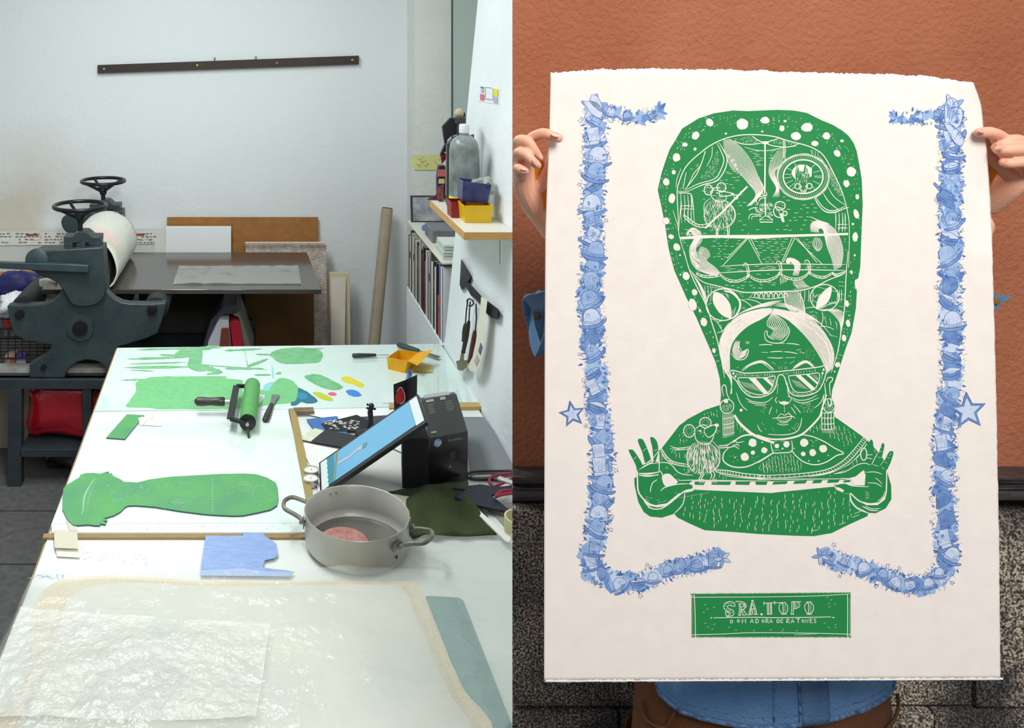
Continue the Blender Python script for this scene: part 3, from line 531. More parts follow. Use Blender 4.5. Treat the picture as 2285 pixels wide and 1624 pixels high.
# --- printer box
bx = thing('black_box', T(1000, 1090), 'glossy black packaging box with round blue and white logo', 'box')
a = T(959, 1088, .803); b2 = T(1044, 1070, .803); dz = Vector((0, 0, .137)); dp_ = Vector((.028, .262, 0))
bk_m = mat('box_black', (17, 17, 18), .22, spec=.6)
MB().hexa([a, b2, b2+dp_, a+dp_], [a+dz, b2+dz, b2+dp_+dz, a+dp_+dz]).build('carton', bk_m, parent=bx, bevel=.0015)
def BF(u, v, o=.0008):
    nrm = (b2-a).cross(Vector((0, 0, 1))).normalized(); nrm = nrm if nrm.y < 0 else -nrm
    return a+(b2-a)*u+dz*v+nrm*o
def text(s, name, m, parent, o, u, v, size, shear=0, world=None):
    cu = bpy.data.curves.new(name, 'FONT'); cu.body = s; cu.size = size; cu.shear = shear; cu.align_x = 'CENTER'; cu.align_y = 'CENTER'
    ob = bpy.data.objects.new(name, cu); COL.objects.link(ob)
    dg = bpy.context.evaluated_depsgraph_get(); me = bpy.data.meshes.new_from_object(ob.evaluated_get(dg)); bpy.data.objects.remove(ob)
    un, vn = Vector(u).normalized(), Vector(v).normalized(); mb = MB(); mb.add([Vector(o)+un*q.co.x+vn*q.co.y for q in me.vertices], [tuple(p.vertices) for p in me.polygons])
    return mb.build(name, m, parent=parent, smooth=False)
ci = MB(); ci.poly([BF(.2+.10*cos(t*2*pi/24), .88+.085*sin(t*2*pi/24)) for t in range(24)]); ci.build('logo_disc', mat('logo_blue', (110, 150, 190), .4), parent=bx, smooth=False)
text('hp', 'logo_letters', mat('logo_white', (235, 238, 240), .4), bx, BF(.205, .885, .0014), b2-a, dz, .022, .25)
text('SimpleSave', 'box_name', mat('gold_ink', (150, 146, 110), .4), bx, BF(.66, .885), b2-a, dz, .0105)
text('+', 'box_mark', mat('logo_white', ()), bx, BF(.52, .34), b2-a, dz, .012)
MB().poly([BF(.5, .62), BF(.66, .66), BF(.66, .5), BF(.54, .48)]).build('box_picture', mat('box_grey', (56, 54, 52), .3), parent=bx, smooth=False)
def BT(u, v, o=.0008): return a+dz+(b2-a)*u+dp_*v+Vector((0, 0, o))
mk = MB(); r6 = random.Random(6)
mk.poly([BT(.1, .95), BT(.32, .95), BT(.32, .88), BT(.1, .88)]).poly([BT(.5, .96), BT(.66, .96), BT(.66, .88), BT(.5, .88)]).poly([BT(.06, .14), BT(.2, .14), BT(.2, .09), BT(.06, .09)])
for k in range(7):
    v = .82-k*.04; mk.poly([BT(.12, v), BT(.12+r6.uniform(.1, .22), v), BT(.3, v-.008), BT(.12, v-.008)])
    mk.poly([BT(.6, v), BT(.6+r6.uniform(.1, .25), v), BT(.8, v-.008), BT(.6, v-.008)])
mk.build('box_print', mat('box_pr', (150, 148, 140), .5), parent=bx, smooth=False)
a2 = T(898, 1091, .803); MB().hexa([a2, a-Vector((.002, 0, 0)), a+Vector((.01, .24, 0)), a2+Vector((.02, .14, 0))], [a2+dz*1.02, a+dz*1.0-Vector((.002, 0, 0)), a+dz+Vector((.01, .24, 0)), a2+dz*1.02+Vector((.02, .14, 0))]).build('black_carton', mat('box_matte', (11, 11, 12), .7), label='matt black carton standing between the tablet and glossy box', cat='carton')
# --- tea lights
for x, y, lab in ((694, 1062, 'far tea light candle of the pair beside the tablet'), (693, 1081, 'near tea light candle of the pair beside the tablet')):
    c = T(x, y, .803); t = thing('tea_light', c, lab, 'candle', 'tea lights by the tablet')
    MB().lathe([(0, 0), (.0205, 0), (.0215, .002), (.0215, .019), (.0222, .0195), (.0205, .0198), (.0203, .016)], c, n=30).build('metal_cup', mat('alu_cup', (190, 188, 180), .3, .8), parent=t)
    MB().lathe([(.0202, .0172), (.0, .0176)], c, n=28).build('wax', mat('wax', (226, 222, 212), .5), parent=t)
    MB().tube([c+Vector((0, 0, .016)), c+Vector((.001, 0, .021))], .0009, 6).build('wick', mat('wick', (120, 110, 100), .8), parent=t)
# --- pot
pc = Vector((.247, 2.135, .8015)); pot = thing('cooking_pot', pc, 'dented aluminium cooking pot with two loop handles and rivets', 'pot')
am = mat('aluminium', (196, 196, 186), .4, metal=.4, col2=(166, 166, 158), nscale=5, bump=.12, bscale=12)
MB().lathe([(0, 0), (.108, 0), (.118, .004), (.1255, .014), (.1275, .03), (.1268, .084), (.1285, .087), (.1275, .0885), (.1245, .0865), (.1248, .03), (.120, .014), (.108, .006), (0, .005)], pc, n=72).build('pot_body', am, parent=pot, ang=60)
hmz = mat('handle_alu', (150, 144, 130), .4, metal=.4, col2=(100, 96, 84), nscale=30)
rv = mat('rivet', (190, 184, 170), .3, .8)
for ang in (radians(158), radians(-28)):
    er = Vector((cos(ang), sin(ang), 0)); et = Vector((-sin(ang), cos(ang), 0)); hz = Vector((0, 0, .062))
    pts = [pc+hz+er*.126+et*.052, pc+hz+er*.131+et*.038, pc+hz+er*.150+et*.034+Vector((0, 0, .006)), pc+hz+er*.178+et*.028+Vector((0, 0, .012)), pc+hz+er*.188+Vector((0, 0, .014)), pc+hz+er*.178-et*.028+Vector((0, 0, .012)), pc+hz+er*.150-et*.034+Vector((0, 0, .006)), pc+hz+er*.131-et*.038, pc+hz+er*.126-et*.052]
    h_ = MB().tube(catmull(pts, 5), .0052, 10).build('loop_handle', hmz, parent=pot)
    for sgn in (-1, 1):
        q = pc+hz+et*(sgn*.052); d_ = (er*.119+et*sgn*.048); MB().bar(pc+hz+er*.1255+et*sgn*.034, pc+hz+er*.1150+et*sgn*.066, .003, .016).build('handle_plate', hmz, parent=h_, bevel=.0015)
        for f in (.045, .058): MB().ball(pc+hz+er*(.1225-(f-.04)*.42)+et*sgn*f, .0035, 8).build('rivet', rv, parent=h_)
for aa in (radians(108), radians(116)): MB().ball(pc+Vector((.1245*cos(aa), .1245*sin(aa), .074)), .004, 8).build('rivet', rv, parent=pot)
MB().ball(pc+Vector((.127*cos(radians(-50)), .127*sin(radians(-50)), .035)), .0045, 8).build('rivet', mat('rivd', (70, 66, 60), .6), parent=pot)
MB().lathe([(0, .0121), (.1235, .0121)], pc, n=60).build('pot_water', mat('water_m', (120, 112, 100), .08, alpha=.45, spec=.7), label='shallow murky water inside the aluminium pot', cat='water')
sg = MB(); cs = pc+Vector((-.034, -.018, .006))
sg.lathe([(0, 0), (.056, 0), (.063, .004), (.064, .014), (.058, .022), (.03, .025), (0, .0255)], cs, n=48)
sp_ = mat('sponge', (200, 146, 136), .95, col2=(178, 116, 106), nscale=45, bump=1, bscale=160)
sg.build('round_sponge', sp_, label='round pink sponge lying in the aluminium pot', cat='sponge')
r8 = random.Random(12); ho = MB()
ob = bpy.data.objects['round_sponge']
for i in range(90):
    an = r8.uniform(0, 2*pi); rr_ = .055*sqrt(r8.random()); ho.ball(cs+Vector((rr_*cos(an), rr_*sin(an), .0245-.003*(rr_/.055)**2)), (r8.uniform(.0006, .0018), r8.uniform(.0006, .0014), .0008), 6)
ho.build('pores', mat('pore', (92, 54, 50), .9), parent=ob)
# --- cloths
def cloth(name, pts, z, amp, m, label, cat, seed, nx=34, ny=22, solid=.003, sc_=14):
    "grid between four photo corner points plus relief"
    P = [T(x, y, z) for x, y in pts]
    def fn(u, v):
        q = P[0].lerp(P[1], u).lerp(P[3].lerp(P[2], u), v); e = .010*noise.noise(Vector((q.x*30+seed, q.y*30, 0)))
        ed = min(u, v, 1-u, 1-v)*6; ed = min(ed, 1)
        return q+Vector((e*(1-ed), e*(1-ed)*1.4, amp*ed*(.5+.9*noise.noise(Vector((q.x*sc_+seed, q.y*sc_*.7, seed))))+.001))
    return MB().grid(fn, nx, ny).build(name, m, label=label, cat=cat, solid=solid, ang=80)
cloth('green_cloth', [(862, 1100), (1040, 1074), (1108, 1195), (925, 1198)], .81, .03, mat('cloth_green', (62, 72, 38), .95, col2=(48, 58, 26), nscale=14, bump=.5, bscale=200), 'crumpled dark olive green cloth behind the pot', 'cloth', 3)
cloth('cream_rag', [(862, 1100), (925, 1112), (944, 1128), (912, 1166)], .818, .015, mat('rag_cream', (198, 192, 168), .9), 'folded cream rag between the pot rim and green cloth', 'cloth', 8, 14, 12)
dkc = mat('dark_leather', (30, 30, 44), .55)
MB().prism([T(1015, 1108, .832), T(1040, 1092, .836), T(1010, 1088, .845), T(1072, 1080, .838), T(1110, 1086, .832), T(1143, 1082, .83), T(1143, 1092, .83), T(1095, 1104, .83), T(1136, 1136, .822), T(1128, 1140, .82), T(1050, 1124, .825)], (0, 0, -.006)).build('leather_scrap', dkc, label='pointed dark navy leather scrap over the green cloth', cat='leather')
def cable(pts, r, m, name, lab, cat='cable'):
    return MB().tube(catmull([T(x, y, z) for x, y, z in pts], 8), r, 8).build(name, m, label=lab, cat=cat)
cable([(1142, 1056, .815), (1100, 1062, .815), (1092, 1075, .82), (1105, 1084, .83), (1143, 1068, .83)], .0042, mat('cord_red', (150, 20, 54), .4), 'red_rope', 'thick crimson cord looping at the right edge of the bench')
cable([(1143, 1094, .835), (1120, 1096, .838), (1106, 1108, .836), (1118, 1104, .838), (1143, 1100, .835)], .0042, mat('cord_red', ()), 'red_rope', 'shorter crimson cord hanging over the dark leather scrap')
cable([(1143, 1052, .806), (1090, 1051, .806), (1050, 1054, .806), (1042, 1064, .806), (1060, 1070, .806), (1100, 1071, .807), (1143, 1074, .807)], .0035, mat('cord_black', (26, 26, 28), .4), 'black_cable', 'black cable coiled on the bench in front of the box')
cable([(1143, 1055, .811), (1095, 1056, .811), (1056, 1058, .811), (1055, 1066, .811), (1092, 1066, .812), (1143, 1062, .812)], .003, mat('cord_grey', (80, 80, 82), .4), 'grey_cable', 'dark grey cable lying over the black one')
MB().bar(T(1112, 1066, .835), T(1150, 1080, .835), .016, .006).build('steel_clip', mat('clip_st', (210, 208, 206), .3, .4), label='flat bright clip inside the crimson cord loop', cat='clip', bevel=.001)
slab([(1040, 1122), (1048, 1120), (1141, 1200), (1136, 1209), (1128, 1206)], .818, .822).build('white_ruler', mat('ruler_w', (226, 226, 220), .4), label='thin white ruler lying on the right edge of the green cloth', cat='ruler')
slab([(1085, 1128), (1160, 1118), (1160, 1200), (1142, 1192)], .8015, .8035).build('grey_tray', mat('traygrey', (150, 146, 138), .5), label='grey card under the white ruler at the bench edge', cat='card')
MB().lathe([(0, 0), (.035, 0), (.038, .003), (.038, .04), (.034, .04), (.034, .004), (0, .004)], T(1160, 1188, .8036), n=28).build('cream_jar', mat('creamjar', (214, 208, 160), .5), label='cream coloured jar cut off by the right edge beside the ruler', cat='jar')
# --- green lino blocks
lg = mat('lino_green', (92, 168, 92), .5, col2=(84, 150, 104), nscale=9, bump=.1, bscale=90); ls = mat('lino_side', (60, 96, 84), .6)
def lino(name, pts, z0, z1, label, cat='lino block'):
    a = MB(); n_ = len(pts); tp_ = [T(x, y, z1) for x, y in pts]; bt_ = [q-Vector((0, 0, z1-z0)) for q in tp_]
    a.add(tp_+bt_, [tuple(range(n_))], 0); o_ = len(a.v)-2*n_
    a.f += [(i+n_, (i+1) % n_+n_, (i+1) % n_, i) for i in range(n_)]; a.m += [1]*n_; return a.build(name, [lg, ls], label=label, cat=cat, smooth=False)
bp_ = [(490, 240), (520, 210), (612, 155), (620, 135), (660, 122), (720, 120), (775, 127), (800, 118), (835, 108), (840, 113), (815, 124), (862, 122), (868, 130), (872, 142), (930, 170), (960, 190), (1010, 190), (1060, 195), (1150, 172), (1310, 150), (1460, 142), (1700, 128), (1880, 125), (1975, 130), (2060, 155), (2130, 195), (2145, 235), (2152, 320), (2140, 370), (2090, 402), (1990, 425), (1880, 447), (1800, 450), (1640, 442), (1560, 435), (1380, 412), (1200, 382), (1050, 370), (990, 372), (965, 385), (930, 420), (880, 448), (820, 465), (790, 472), (830, 478), (828, 492), (790, 490), (820, 505), (815, 517), (770, 512), (775, 525), (735, 525), (680, 518), (570, 525), (530, 490), (515, 470), (495, 425), (482, 400), (482, 330)]
bl = lino('lino_block', zt(bp_, 3.462, 0, 1020), .8105, .8145, 'large green inked linoleum block shaped like the portrait figure')
cv = MB(); r9 = random.Random(21)
def KK(x, y): return T(x/3.462, 1020+y/3.462, .8148)
def rib3(P, w, mb, f): 
    P = catmull([Vector((x, y, 0)) for x, y in P], 4); n_ = len(P); l = []; rgt = []
    for i, q in enumerate(P):
        d_ = (P[min(i+1, n_-1)]-P[max(i-1, 0)]); d_ = d_.normalized() if d_.length else Vector((1, 0, 0)); nn_ = Vector((-d_.y, d_.x, 0))*w*(.35+.65*sin(pi*i/(n_-1)))
        l.append(f(q.x+nn_.x, q.y+nn_.y)); rgt.append(f(q.x-nn_.x, q.y-nn_.y))
    mb.add(l+rgt, [(i, i+1, n_+i+1, n_+i) for i in range(n_-1)])
rib3([(735, 160), (700, 210), (665, 270), (648, 330), (642, 400), (630, 440)], 7, cv, KK)
rib3([(748, 160), (720, 230), (690, 300), (675, 370), (665, 430)], 1.5, cv, KK)
for k in range(12): rib3([(690-k*3, 215+k*18), (715-k*3, 217+k*18)], 1.5, cv, KK)
for k in range(12): rib3([(1642, 165+k*22), (1641, 178+k*22)], 4, cv, KK)
for e in ((1385, 348, 50, 20), (1385, 349, 34, 10), (1880, 225, 60, 32), (1880, 225, 40, 18), (2010, 280, 60, 60), (2080, 300, 36, 36), (900, 310, 40, 35)):
    t0 = r9.uniform(0, 6); rib3([(e[0]+e[2]*cos(t0+i*.5), e[1]+e[3]*sin(t0+i*.5)) for i in range(11)], 1.6, cv, KK)
for k in range(9): rib3([(1320+k*14, 345+r9.uniform(-6, 6)), (1330+k*14, 352)], 3, cv, KK)
for k in range(150):
    x = r9.uniform(690, 2110); y = 290+(r9.uniform(-1, 1))*(60 if x < 1150 else 110); a_ = r9.uniform(-.5, .5); l = r9.uniform(8, 24); rib3([(x, y), (x+l*.5, y+l*a_*.5+r9.uniform(-3, 3)), (x+l, y+l*a_)], r9.uniform(.7, 1.6), cv, KK)
for x, y in ((1070, 215), (1075, 230), (1040, 295), (1060, 305), (820, 215), (850, 265), (870, 320), (1390, 195), (1420, 190)): rib3([(x, y), (x+20, y+6), (x+34, y+16)], 2, cv, KK)
cv.build('carved_marks', mat('carve', (140, 190, 160), .6), parent=bl, smooth=False)
lino('lino_offcut', [(283, 924), (322, 926), (279, 979), (237, 976)], .8105, .8145, 'small green inked rectangle of linoleum near the left edge', 'lino offcut')
MB().grid(lambda u, v: T(311+u*50-v*6, 948-v*14*(1-u*.5)+u*3, .812)+Vector((0, 0, .012*v*sin(pi*min(u*1.2, 1)))), 14, 6).build('paper_curl', mat('curl', (226, 222, 210), .7), label='curled scrap of off-white paper right of the green rectangle', cat='paper scrap', solid=.0008)
MB().tube([T(315, 950, .813), T(330, 935, .822), T(342, 917, .824)], .0012, 5).build('twine', mat('curl', ()), label='thin pale thread sticking up from the curled paper', cat='thread')
mt = mat('masking_tape', (212, 206, 184), .7, alpha=.93)
slab([(120, 1182), (172, 1184), (175, 1224), (122, 1222)], .8108, .8113).build('masking_tape', mt, label='wide piece of beige masking tape over the left wooden strip', cat='tape', smooth=False)
slab([(124, 1223), (176, 1225), (178, 1244), (127, 1241)], .8040, .8044).build('masking_tape', mat('masking_tape2', (226, 224, 206), .7), label='paler faded piece of masking tape below the beige one', cat='tape', smooth=False)
slab([(147, 1158), (154, 1157), (171, 1174), (172, 1184), (155, 1184)], .8117, .8121).build('masking_tape', mt, label='narrow masking tape tail touching the green block', cat='tape', smooth=False)
# --- blue film
slab(rag(zt([(1590, 605), (1740, 605), (1880, 605), (1872, 580), (1920, 547), (2030, 565), (2045, 605), (2100, 640), (2135, 668), (2140, 710), (2150, 750), (2120, 778), (2090, 785), (2045, 795), (2030, 850), (2100, 862), (2200, 870), (2275, 885), (2240, 920), (1900, 915), (1545, 912), (1565, 760)], 3.462, 0, 1020), .25, 4, 1), .8072, .808).build('blue_film', mat('bluefilm', (128, 158, 212), .25, col2=(148, 172, 218), nscale=8, stretch=(3, 14, 1), bump=.3, bscale=40), label='torn blue inked film lying left of the pot', cat='film', smooth=False)
pm = MB(); r3 = random.Random(5)
for L_ in ([(78, 1287), (90, 1284), (100, 1289)], [(100, 1280), (112, 1292), (124, 1290)], [(84, 1290), (120, 1286)], [(128, 1290), (131, 1284), (126, 1284), (128, 1290), (133, 1297)], [(138, 1288), (143, 1288), (140, 1284), (138, 1288), (141, 1296)], [(60, 1292), (78, 1290)]): rib3(L_, .5, pm, lambda x, y: T(x, y-2, .8012))
for k in range(40):
    x = r3.uniform(180, 330); y = 1232+(x-180)*.12+r3.uniform(-10, 14); rib3([(x, y), (x+r3.uniform(2, 6), y+1.2)], .25, pm, lambda x, y: T(x, y, .8008))
bench_marks = pm.build('pencil_marks', mat('pencil', (150, 158, 172), .8), parent=bench, smooth=False)
r3 = random.Random(15); dm = MB()
for k in range(60):
    x = r3.uniform(180, 650); y = r3.uniform(1168, 1183); l = r3.uniform(.5, 5); dm.poly([T(x, y, .8102), T(x+l, y, .8102), T(x+l, y+.8, .8102), T(x, y+.9, .8102)])
o_ = [q for q in bpy.data.objects if q.name == 'glass_sheet'][0]
dm.poly([T(118, 1168, .8101), T(690, 1166, .8101), T(690, 1166.8, .8101), T(118, 1168.8, .8101)])
dm.build('glass_scuffs', mat('scuff', (176, 184, 172), .8), parent=o_, smooth=False)
# --- felts and plastic in the foreground
felt1 = mat('felt_cream', (236, 222, 192), .95, col2=(228, 212, 180), nscale=20, bump=.5, bscale=160)
def sheet(name, pts, z0, z1, m, label, cat, seed=1, amp=.6, **k): return slab(rag(pts, amp, seed, 8), z0, z1).build(name, m, label=label, cat=cat, **k)
sheet('felt_sheet', [(120, 1300), (500, 1296), (880, 1296), (928, 1306), (944, 1330), (990, 1440), (1030, 1530), (1075, 1650), (600, 1680), (-10, 1700), (60, 1500)], .8015, .8095, felt1, 'lower cream felt sheet with ragged edge under the plastic', 'felt')
sheet('felt_sheet', [(130, 1306), (500, 1302), (860, 1300), (905, 1312), (930, 1350), (975, 1450), (1010, 1530), (1045, 1650), (600, 1680), (0, 1700), (70, 1500)], .8098, .8165, mat('felt_cream2', (226, 212, 184), .95, col2=(222, 206, 176), nscale=20, bump=.5, bscale=160), 'upper cream felt sheet of the foreground pile', 'felt', 2)
sheet('tissue_paper', [(190, 1312), (500, 1308), (840, 1304), (900, 1316), (925, 1370), (965, 1460), (1000, 1540), (1030, 1660), (600, 1690), (60, 1700), (120, 1450)], .8168, .8185, mat('tissue', (222, 218, 202), .8, col2=(212, 212, 202), nscale=5), 'thin off-white tissue sheet on the felts', 'tissue', 3)
slab([(950, 1328), (1024, 1332), (1034, 1338), (1160, 1660), (1090, 1680)], .8015, .8065).build('teal_plate', mat('teal_plate', (112, 150, 146), .5, col2=(122, 158, 152), nscale=3), label='long grey-teal plate under the clear plastic at the right', cat='plate', bevel=.002)
# crumpled plastic over everything
pl_m = mat('plastic_sheet', (222, 226, 218), .14, alpha=.30, spec=.9, bump=1.0, bscale=26, col2=(206, 212, 206), nscale=9)
def base_h(x, y):
    ss = lambda t: max(0, min(1, t))
    return .006+.0155*ss((.46-x)/.04)*ss((2.03-y)/.03)
def pl_fn(u, v):
    x = -.60+u*1.28; y = 1.52+v*(.475+.17*max(0, min(1, (x-.12)/.3))**1.5)
    e = noise.noise(Vector((x*3.2, y*2.2, 5))); f2 = noise.noise(Vector((x*13, y*8, 2))); f3 = 1-abs(noise.noise(Vector((x*5, y*9, 8))))
    z = .8+base_h(x, y)+.012+.010*e+.0035*f2+.004*max(f3-.75, 0)*4
    lim = min(.748, .2944*y-.008 if y < 1.56 else 9)
    x = min(x, lim)
    # left edge: drops over the bench side
    edge = -.515
    if x < edge+.035:
        d = (edge+.035-x); z = .8+.02-d*1.25-.02*e; x = edge-.010-.45*d+.02*noise.noise(Vector((y*6, z*9, 1)))+.03*max(0, .4-d*5)
    y2 = y+.012*noise.noise(Vector((x*6, 3, 7)))
    return Vector((x, max(y2, 1.52), z))
MB().grid(pl_fn, 150, 70).build('plastic_sheet', pl_m, label='large crumpled translucent plastic sheet covering the front of the bench', cat='plastic sheet', ang=80)
def fold_fn(u, v):
    x = -.50+u*(.50+.03*v); y = 1.55+v*.30-.05*u*v; e = noise.noise(Vector((x*9, y*10, 4)))
    return Vector((x, y, .8385+.006*e+.004*abs(noise.noise(Vector((x*24, y*30, 1))))))
MB().grid(fold_fn, 60, 40).build('folded_plastic', mat('plastic_fold', (232, 232, 222), .2, alpha=.5, spec=.8, bump=.8, bscale=50), label='bright folded layer of white plastic in the lower left foreground', cat='plastic sheet', ang=80)
# ================= right wall things =================
sh = thing('wall_shelf', (.75, 3.0, 1.41), 'thick white shelf with bare wood edge on the right wall', 'shelf')
sw = mat('shelf_white', (222, 216, 204), .5); se = mat('shelf_wood', (206, 160, 98), .6, col2=(196, 150, 90), nscale=30)
x0, x1, y0, y1, zs = .658, .815, 2.75, 3.3, 1.437
MB().box((x0+.002, y0+.002, zs-.024), (x1, y1, zs)).build('shelf_board', sw, parent=sh)
MB().box((x0, y0, zs-.025), (x1, y0+.002, zs-.0005)).box((x0, y0+.0021, zs-.025), (x0+.0019, y1, zs-.0005)).build('edge_band', se, parent=sh)
MB().tube([(.79, 2.82, zs-.026), (.79, 2.82, zs-.12)], .001, 5).build('hanging_wire', mat('wire_g', (80, 80, 80), .5), parent=sh)
bo = Vector((.742, 3.10, zs)); bot = thing('solvent_bottle', bo, 'tall grey smudged plastic bottle with white cap on the shelf', 'bottle')
bmt = mat('bottle_grey', (156, 162, 164), .3, col2=(84, 98, 88), nscale=16, contrast=.55, detail=8)
MB().lathe([(0, 0), (.048, 0), (.052, .006), (.053, .02), (.0535, .12), (.0525, .215), (.049, .235), (.042, .25), (.03, .2615), (.0175, .268), (.0165, .272), (.0165, .28), (0, .28)], bo, n=40).build('bottle_body', bmt, parent=bot)
MB().lathe([(0, .276), (.0185, .276), (.0185, .303), (.016, .307), (0, .307)], bo, n=24).build('cap', mat('cap_white', (218, 220, 216), .5), parent=bot)
MB().lathe([(.0534, .03), (.0538, .031), (.0538, .052), (.0534, .053)], bo, n=40).build('yellow_label', mat('lab_y', (214, 216, 20), .5), parent=bot)
def tub(c, w_, d_, h_, m, label, sk=.1, rot=0):
    a = MB(); t = .002; lo = [(-w_/2, -d_/2), (w_/2, -d_/2), (w_/2, d_/2), (-w_/2, d_/2)]; rm = Matrix.Rotation(rot, 3, 'Y'); c = Vector(c)
    def P(p, z, s): return c+rm @ Vector((p[0]*s, p[1]*s, z))
    O0 = [P(p, 0, 1-sk) for p in lo]; O1 = [P(p, h_, 1) for p in lo]; I1 = [P(p, h_, .93) for p in lo]; I0 = [P(p, .004, .93-sk) for p in lo]
    v = O0+O1+I1+I0; f = [(3, 2, 1, 0), (12, 13, 14, 15)]
    for i in range(4):
        j = (i+1) % 4; f += [(i, j, 4+j, 4+i), (4+i, 4+j, 8+j, 8+i), (8+i, 8+j, 12+j, 12+i)]
    return a.add(v, f).build('plastic_tub', m, label=label, cat='tub', bevel=.0015, smooth=False)
tub((.738, 2.93, zs), .098, .09, .058, mat('tub_yellow', (224, 178, 10), .35, col2=(232, 190, 20), nscale=20, alpha=.97), 'translucent yellow plastic tub at the front of the shelf')
tub((.668+.022, 3.0, zs), .05, .07, .055, mat('tub_red', (140, 20, 30), .35), 'dark red plastic tub behind the yellow one', .06)
tb2 = tub((.735, 2.96, zs+.060), .096, .08, .068, mat('tub_blue', (32, 26, 84), .3, col2=(60, 70, 120), nscale=24), 'dark blue ink-smeared tub stacked on the yellow one', .12, .12)
bag('crumpled_wrap', (.78, 2.99, zs+.105), (.035, .03, .028), mat('wrapc', (190, 196, 190), .3, alpha=.6), 'clear crumpled wrap tucked beside the blue tub', 'wrap', 33, 2, .5)
# dark items behind the bottle
MB().hexa([(.70, 3.19, zs), (.80, 3.19, zs), (.80, 3.21, zs), (.70, 3.21, zs)], [(.70, 3.19, zs+.22), (.80, 3.19, zs+.26), (.80, 3.21, zs+.26), (.70, 3.21, zs+.22)]).prism([(.70, 3.19, zs+.22), (.735, 3.19, zs+.25), (.735, 3.21, zs+.25), (.70, 3.21, zs+.22)], (0, 0, .005)).build('dark_bottle', mat('dkbot', (70, 68, 68), .4), label='flat dark grey bottle right behind the smudged one', cat='bottle', bevel=.004)
MB().lathe([(0, 0), (.02, 0), (.02, .02), (.016, .024), (0, .024)], (.752, 3.2, zs+.30), n=20).lathe([(0, 0), (.014, 0), (.014, .05), (0, .05)], (.752, 3.2, zs+.255), n=16).build('black_stopper', mat('stopper', (52, 50, 52), .5), label='black bottle cap showing above the white capped bottle', cat='cap')
bs = MB(); Ys = 3.24
bs.prism([V(x, y, Ys) for x, y in zt([(612, 300), (700, 205), (730, 215), (850, 150), (860, 240), (780, 260), (800, 310), (760, 380), (700, 400), (660, 440), (645, 560), (590, 600), (640, 490), (625, 400)], 4.778, 860, 220)], (0, .02, 0)).build('black_strap', mat('strap', (26, 26, 34), .6), label='bent black strap rising behind the bottles on the shelf', cat='strap')
bag('wooden_ball', V(1024, 252, 3.23), (.018, .015, .017), mat('knob_beige', (190, 178, 150), .7, col2=(170, 150, 130), nscale=50), 'beige rounded knob on top of the black strap', 'knob', 3, 2, .1)
pb_ = MB(); q = lambda pts: [V(x, y, 3.26) for x, y in zt(pts, 4.778, 860, 220)]
pb_.prism(q([(575, 720), (640, 720), (640, 1075), (560, 1075), (556, 850)]), (0, .03, 0), 0).prism([p+Vector((0, -.002, 0)) for p in q([(560, 755), (636, 755), (636, 830), (556, 830)])], (0, .002, 0), 1).prism([p+Vector((0, -.002, 0)) for p in q([(570, 855), (630, 855), (630, 905), (566, 905)])], (0, .002, 0), 2).prism([p+Vector((0, -.002, 0)) for p in q([(556, 940), (620, 910), (620, 1075), (556, 1075)])], (0, .002, 0), 3)
pb_.build('striped_box', [mat('sb0', (50, 34, 58), .6), mat('sb1', (222, 112, 112), .6), mat('sb2', (222, 214, 150), .6), mat('sb3', (110, 46, 64), .6, col2=(170, 90, 90), nscale=60)], label='narrow box striped in pink, cream and purple at the shelf end', cat='box', smooth=False)
MB().prism(q([(580, 600), (600, 560), (650, 590), (640, 640), (600, 690)]), (0, -.01, 0)).build('dark_tag', mat('tagd', (50, 20, 40), .6, col2=(190, 50, 70), nscale=70), label='small dark and red tag above the striped box', cat='tag', smooth=False)
MB().prism([V(x, y, 3.29) for x, y in zt([(445, 1078), (560, 1020), (615, 940), (615, 1080)], 4.778, 860, 220)], (0, .01, 0)).build('maroon_cloth', mat('maroon', (104, 40, 58), .8), label='dark maroon cloth corner at the far end of the shelf', cat='cloth')
# sticker, note
stk = MB().poly([WR(1067, 190, .002), WR(1115, 199, .002), WR(1113, 233, .002), WR(1066, 226, .002)], 0)
sk = MB().prism([WR(1067, 190, .0015), WR(1115, 199, .0015), WR(1113, 233, .0015), WR(1066, 226, .0015)], (.001, 0, 0)).build('wall_sticker', mat('stick_w', (232, 234, 236), .6), label='small white sticker with pink and yellow blocks on the right wall', cat='sticker', smooth=False)
s2 = MB()
def sq(a, b_, c_, d_, mi): s2.poly([WR(a, b_, .0035), WR(c_, b_+(c_-a)*.18, .0035), WR(c_, d_+(c_-a)*.18, .0035), WR(a, d_, .0035)], mi)
sq(1071, 209, 1080, 223, 0); sq(1101, 197, 1111, 214, 1); sq(1072, 193, 1080, 196, 2); sq(1073, 198, 1079, 206, 3); sq(1082, 194, 1083, 221, 3); sq(1099, 198, 1100.5, 224, 3); sq(1084, 219, 1097, 221.5, 3); sq(1101, 216, 1110, 229, 3); sq(1083, 193, 1098, 194.5, 3)
s2.build('sticker_blocks', [mat('st_p', (222, 110, 130), .6), mat('st_y', (222, 220, 40), .6), mat('st_d', (110, 112, 125), .6), mat('st_g', (176, 178, 190), .6)], parent=sk, smooth=False)
nt_ = MB().prism([V(x, y, 4.893) for x, y in [(919, 346), (985, 345), (984, 379), (923, 379), (918, 362)]], (0, .002, 0)).build('yellow_note', mat('note', (236, 228, 150), .7, col2=(222, 216, 150), nscale=14), label='wrinkled pale yellow note taped to the pier in the corner', cat='note', smooth=False)
s2 = MB(); rn = random.Random(8)
for k in range(16):
    x = rn.uniform(926, 975); y = rn.uniform(352, 374); rib3([(x, y), (x+rn.uniform(2, 6), y+rn.uniform(-4, 4)), (x+rn.uniform(4, 9), y+rn.uniform(-3, 3))], .35, s2, lambda a, b_: V(a, b_, 4.89))
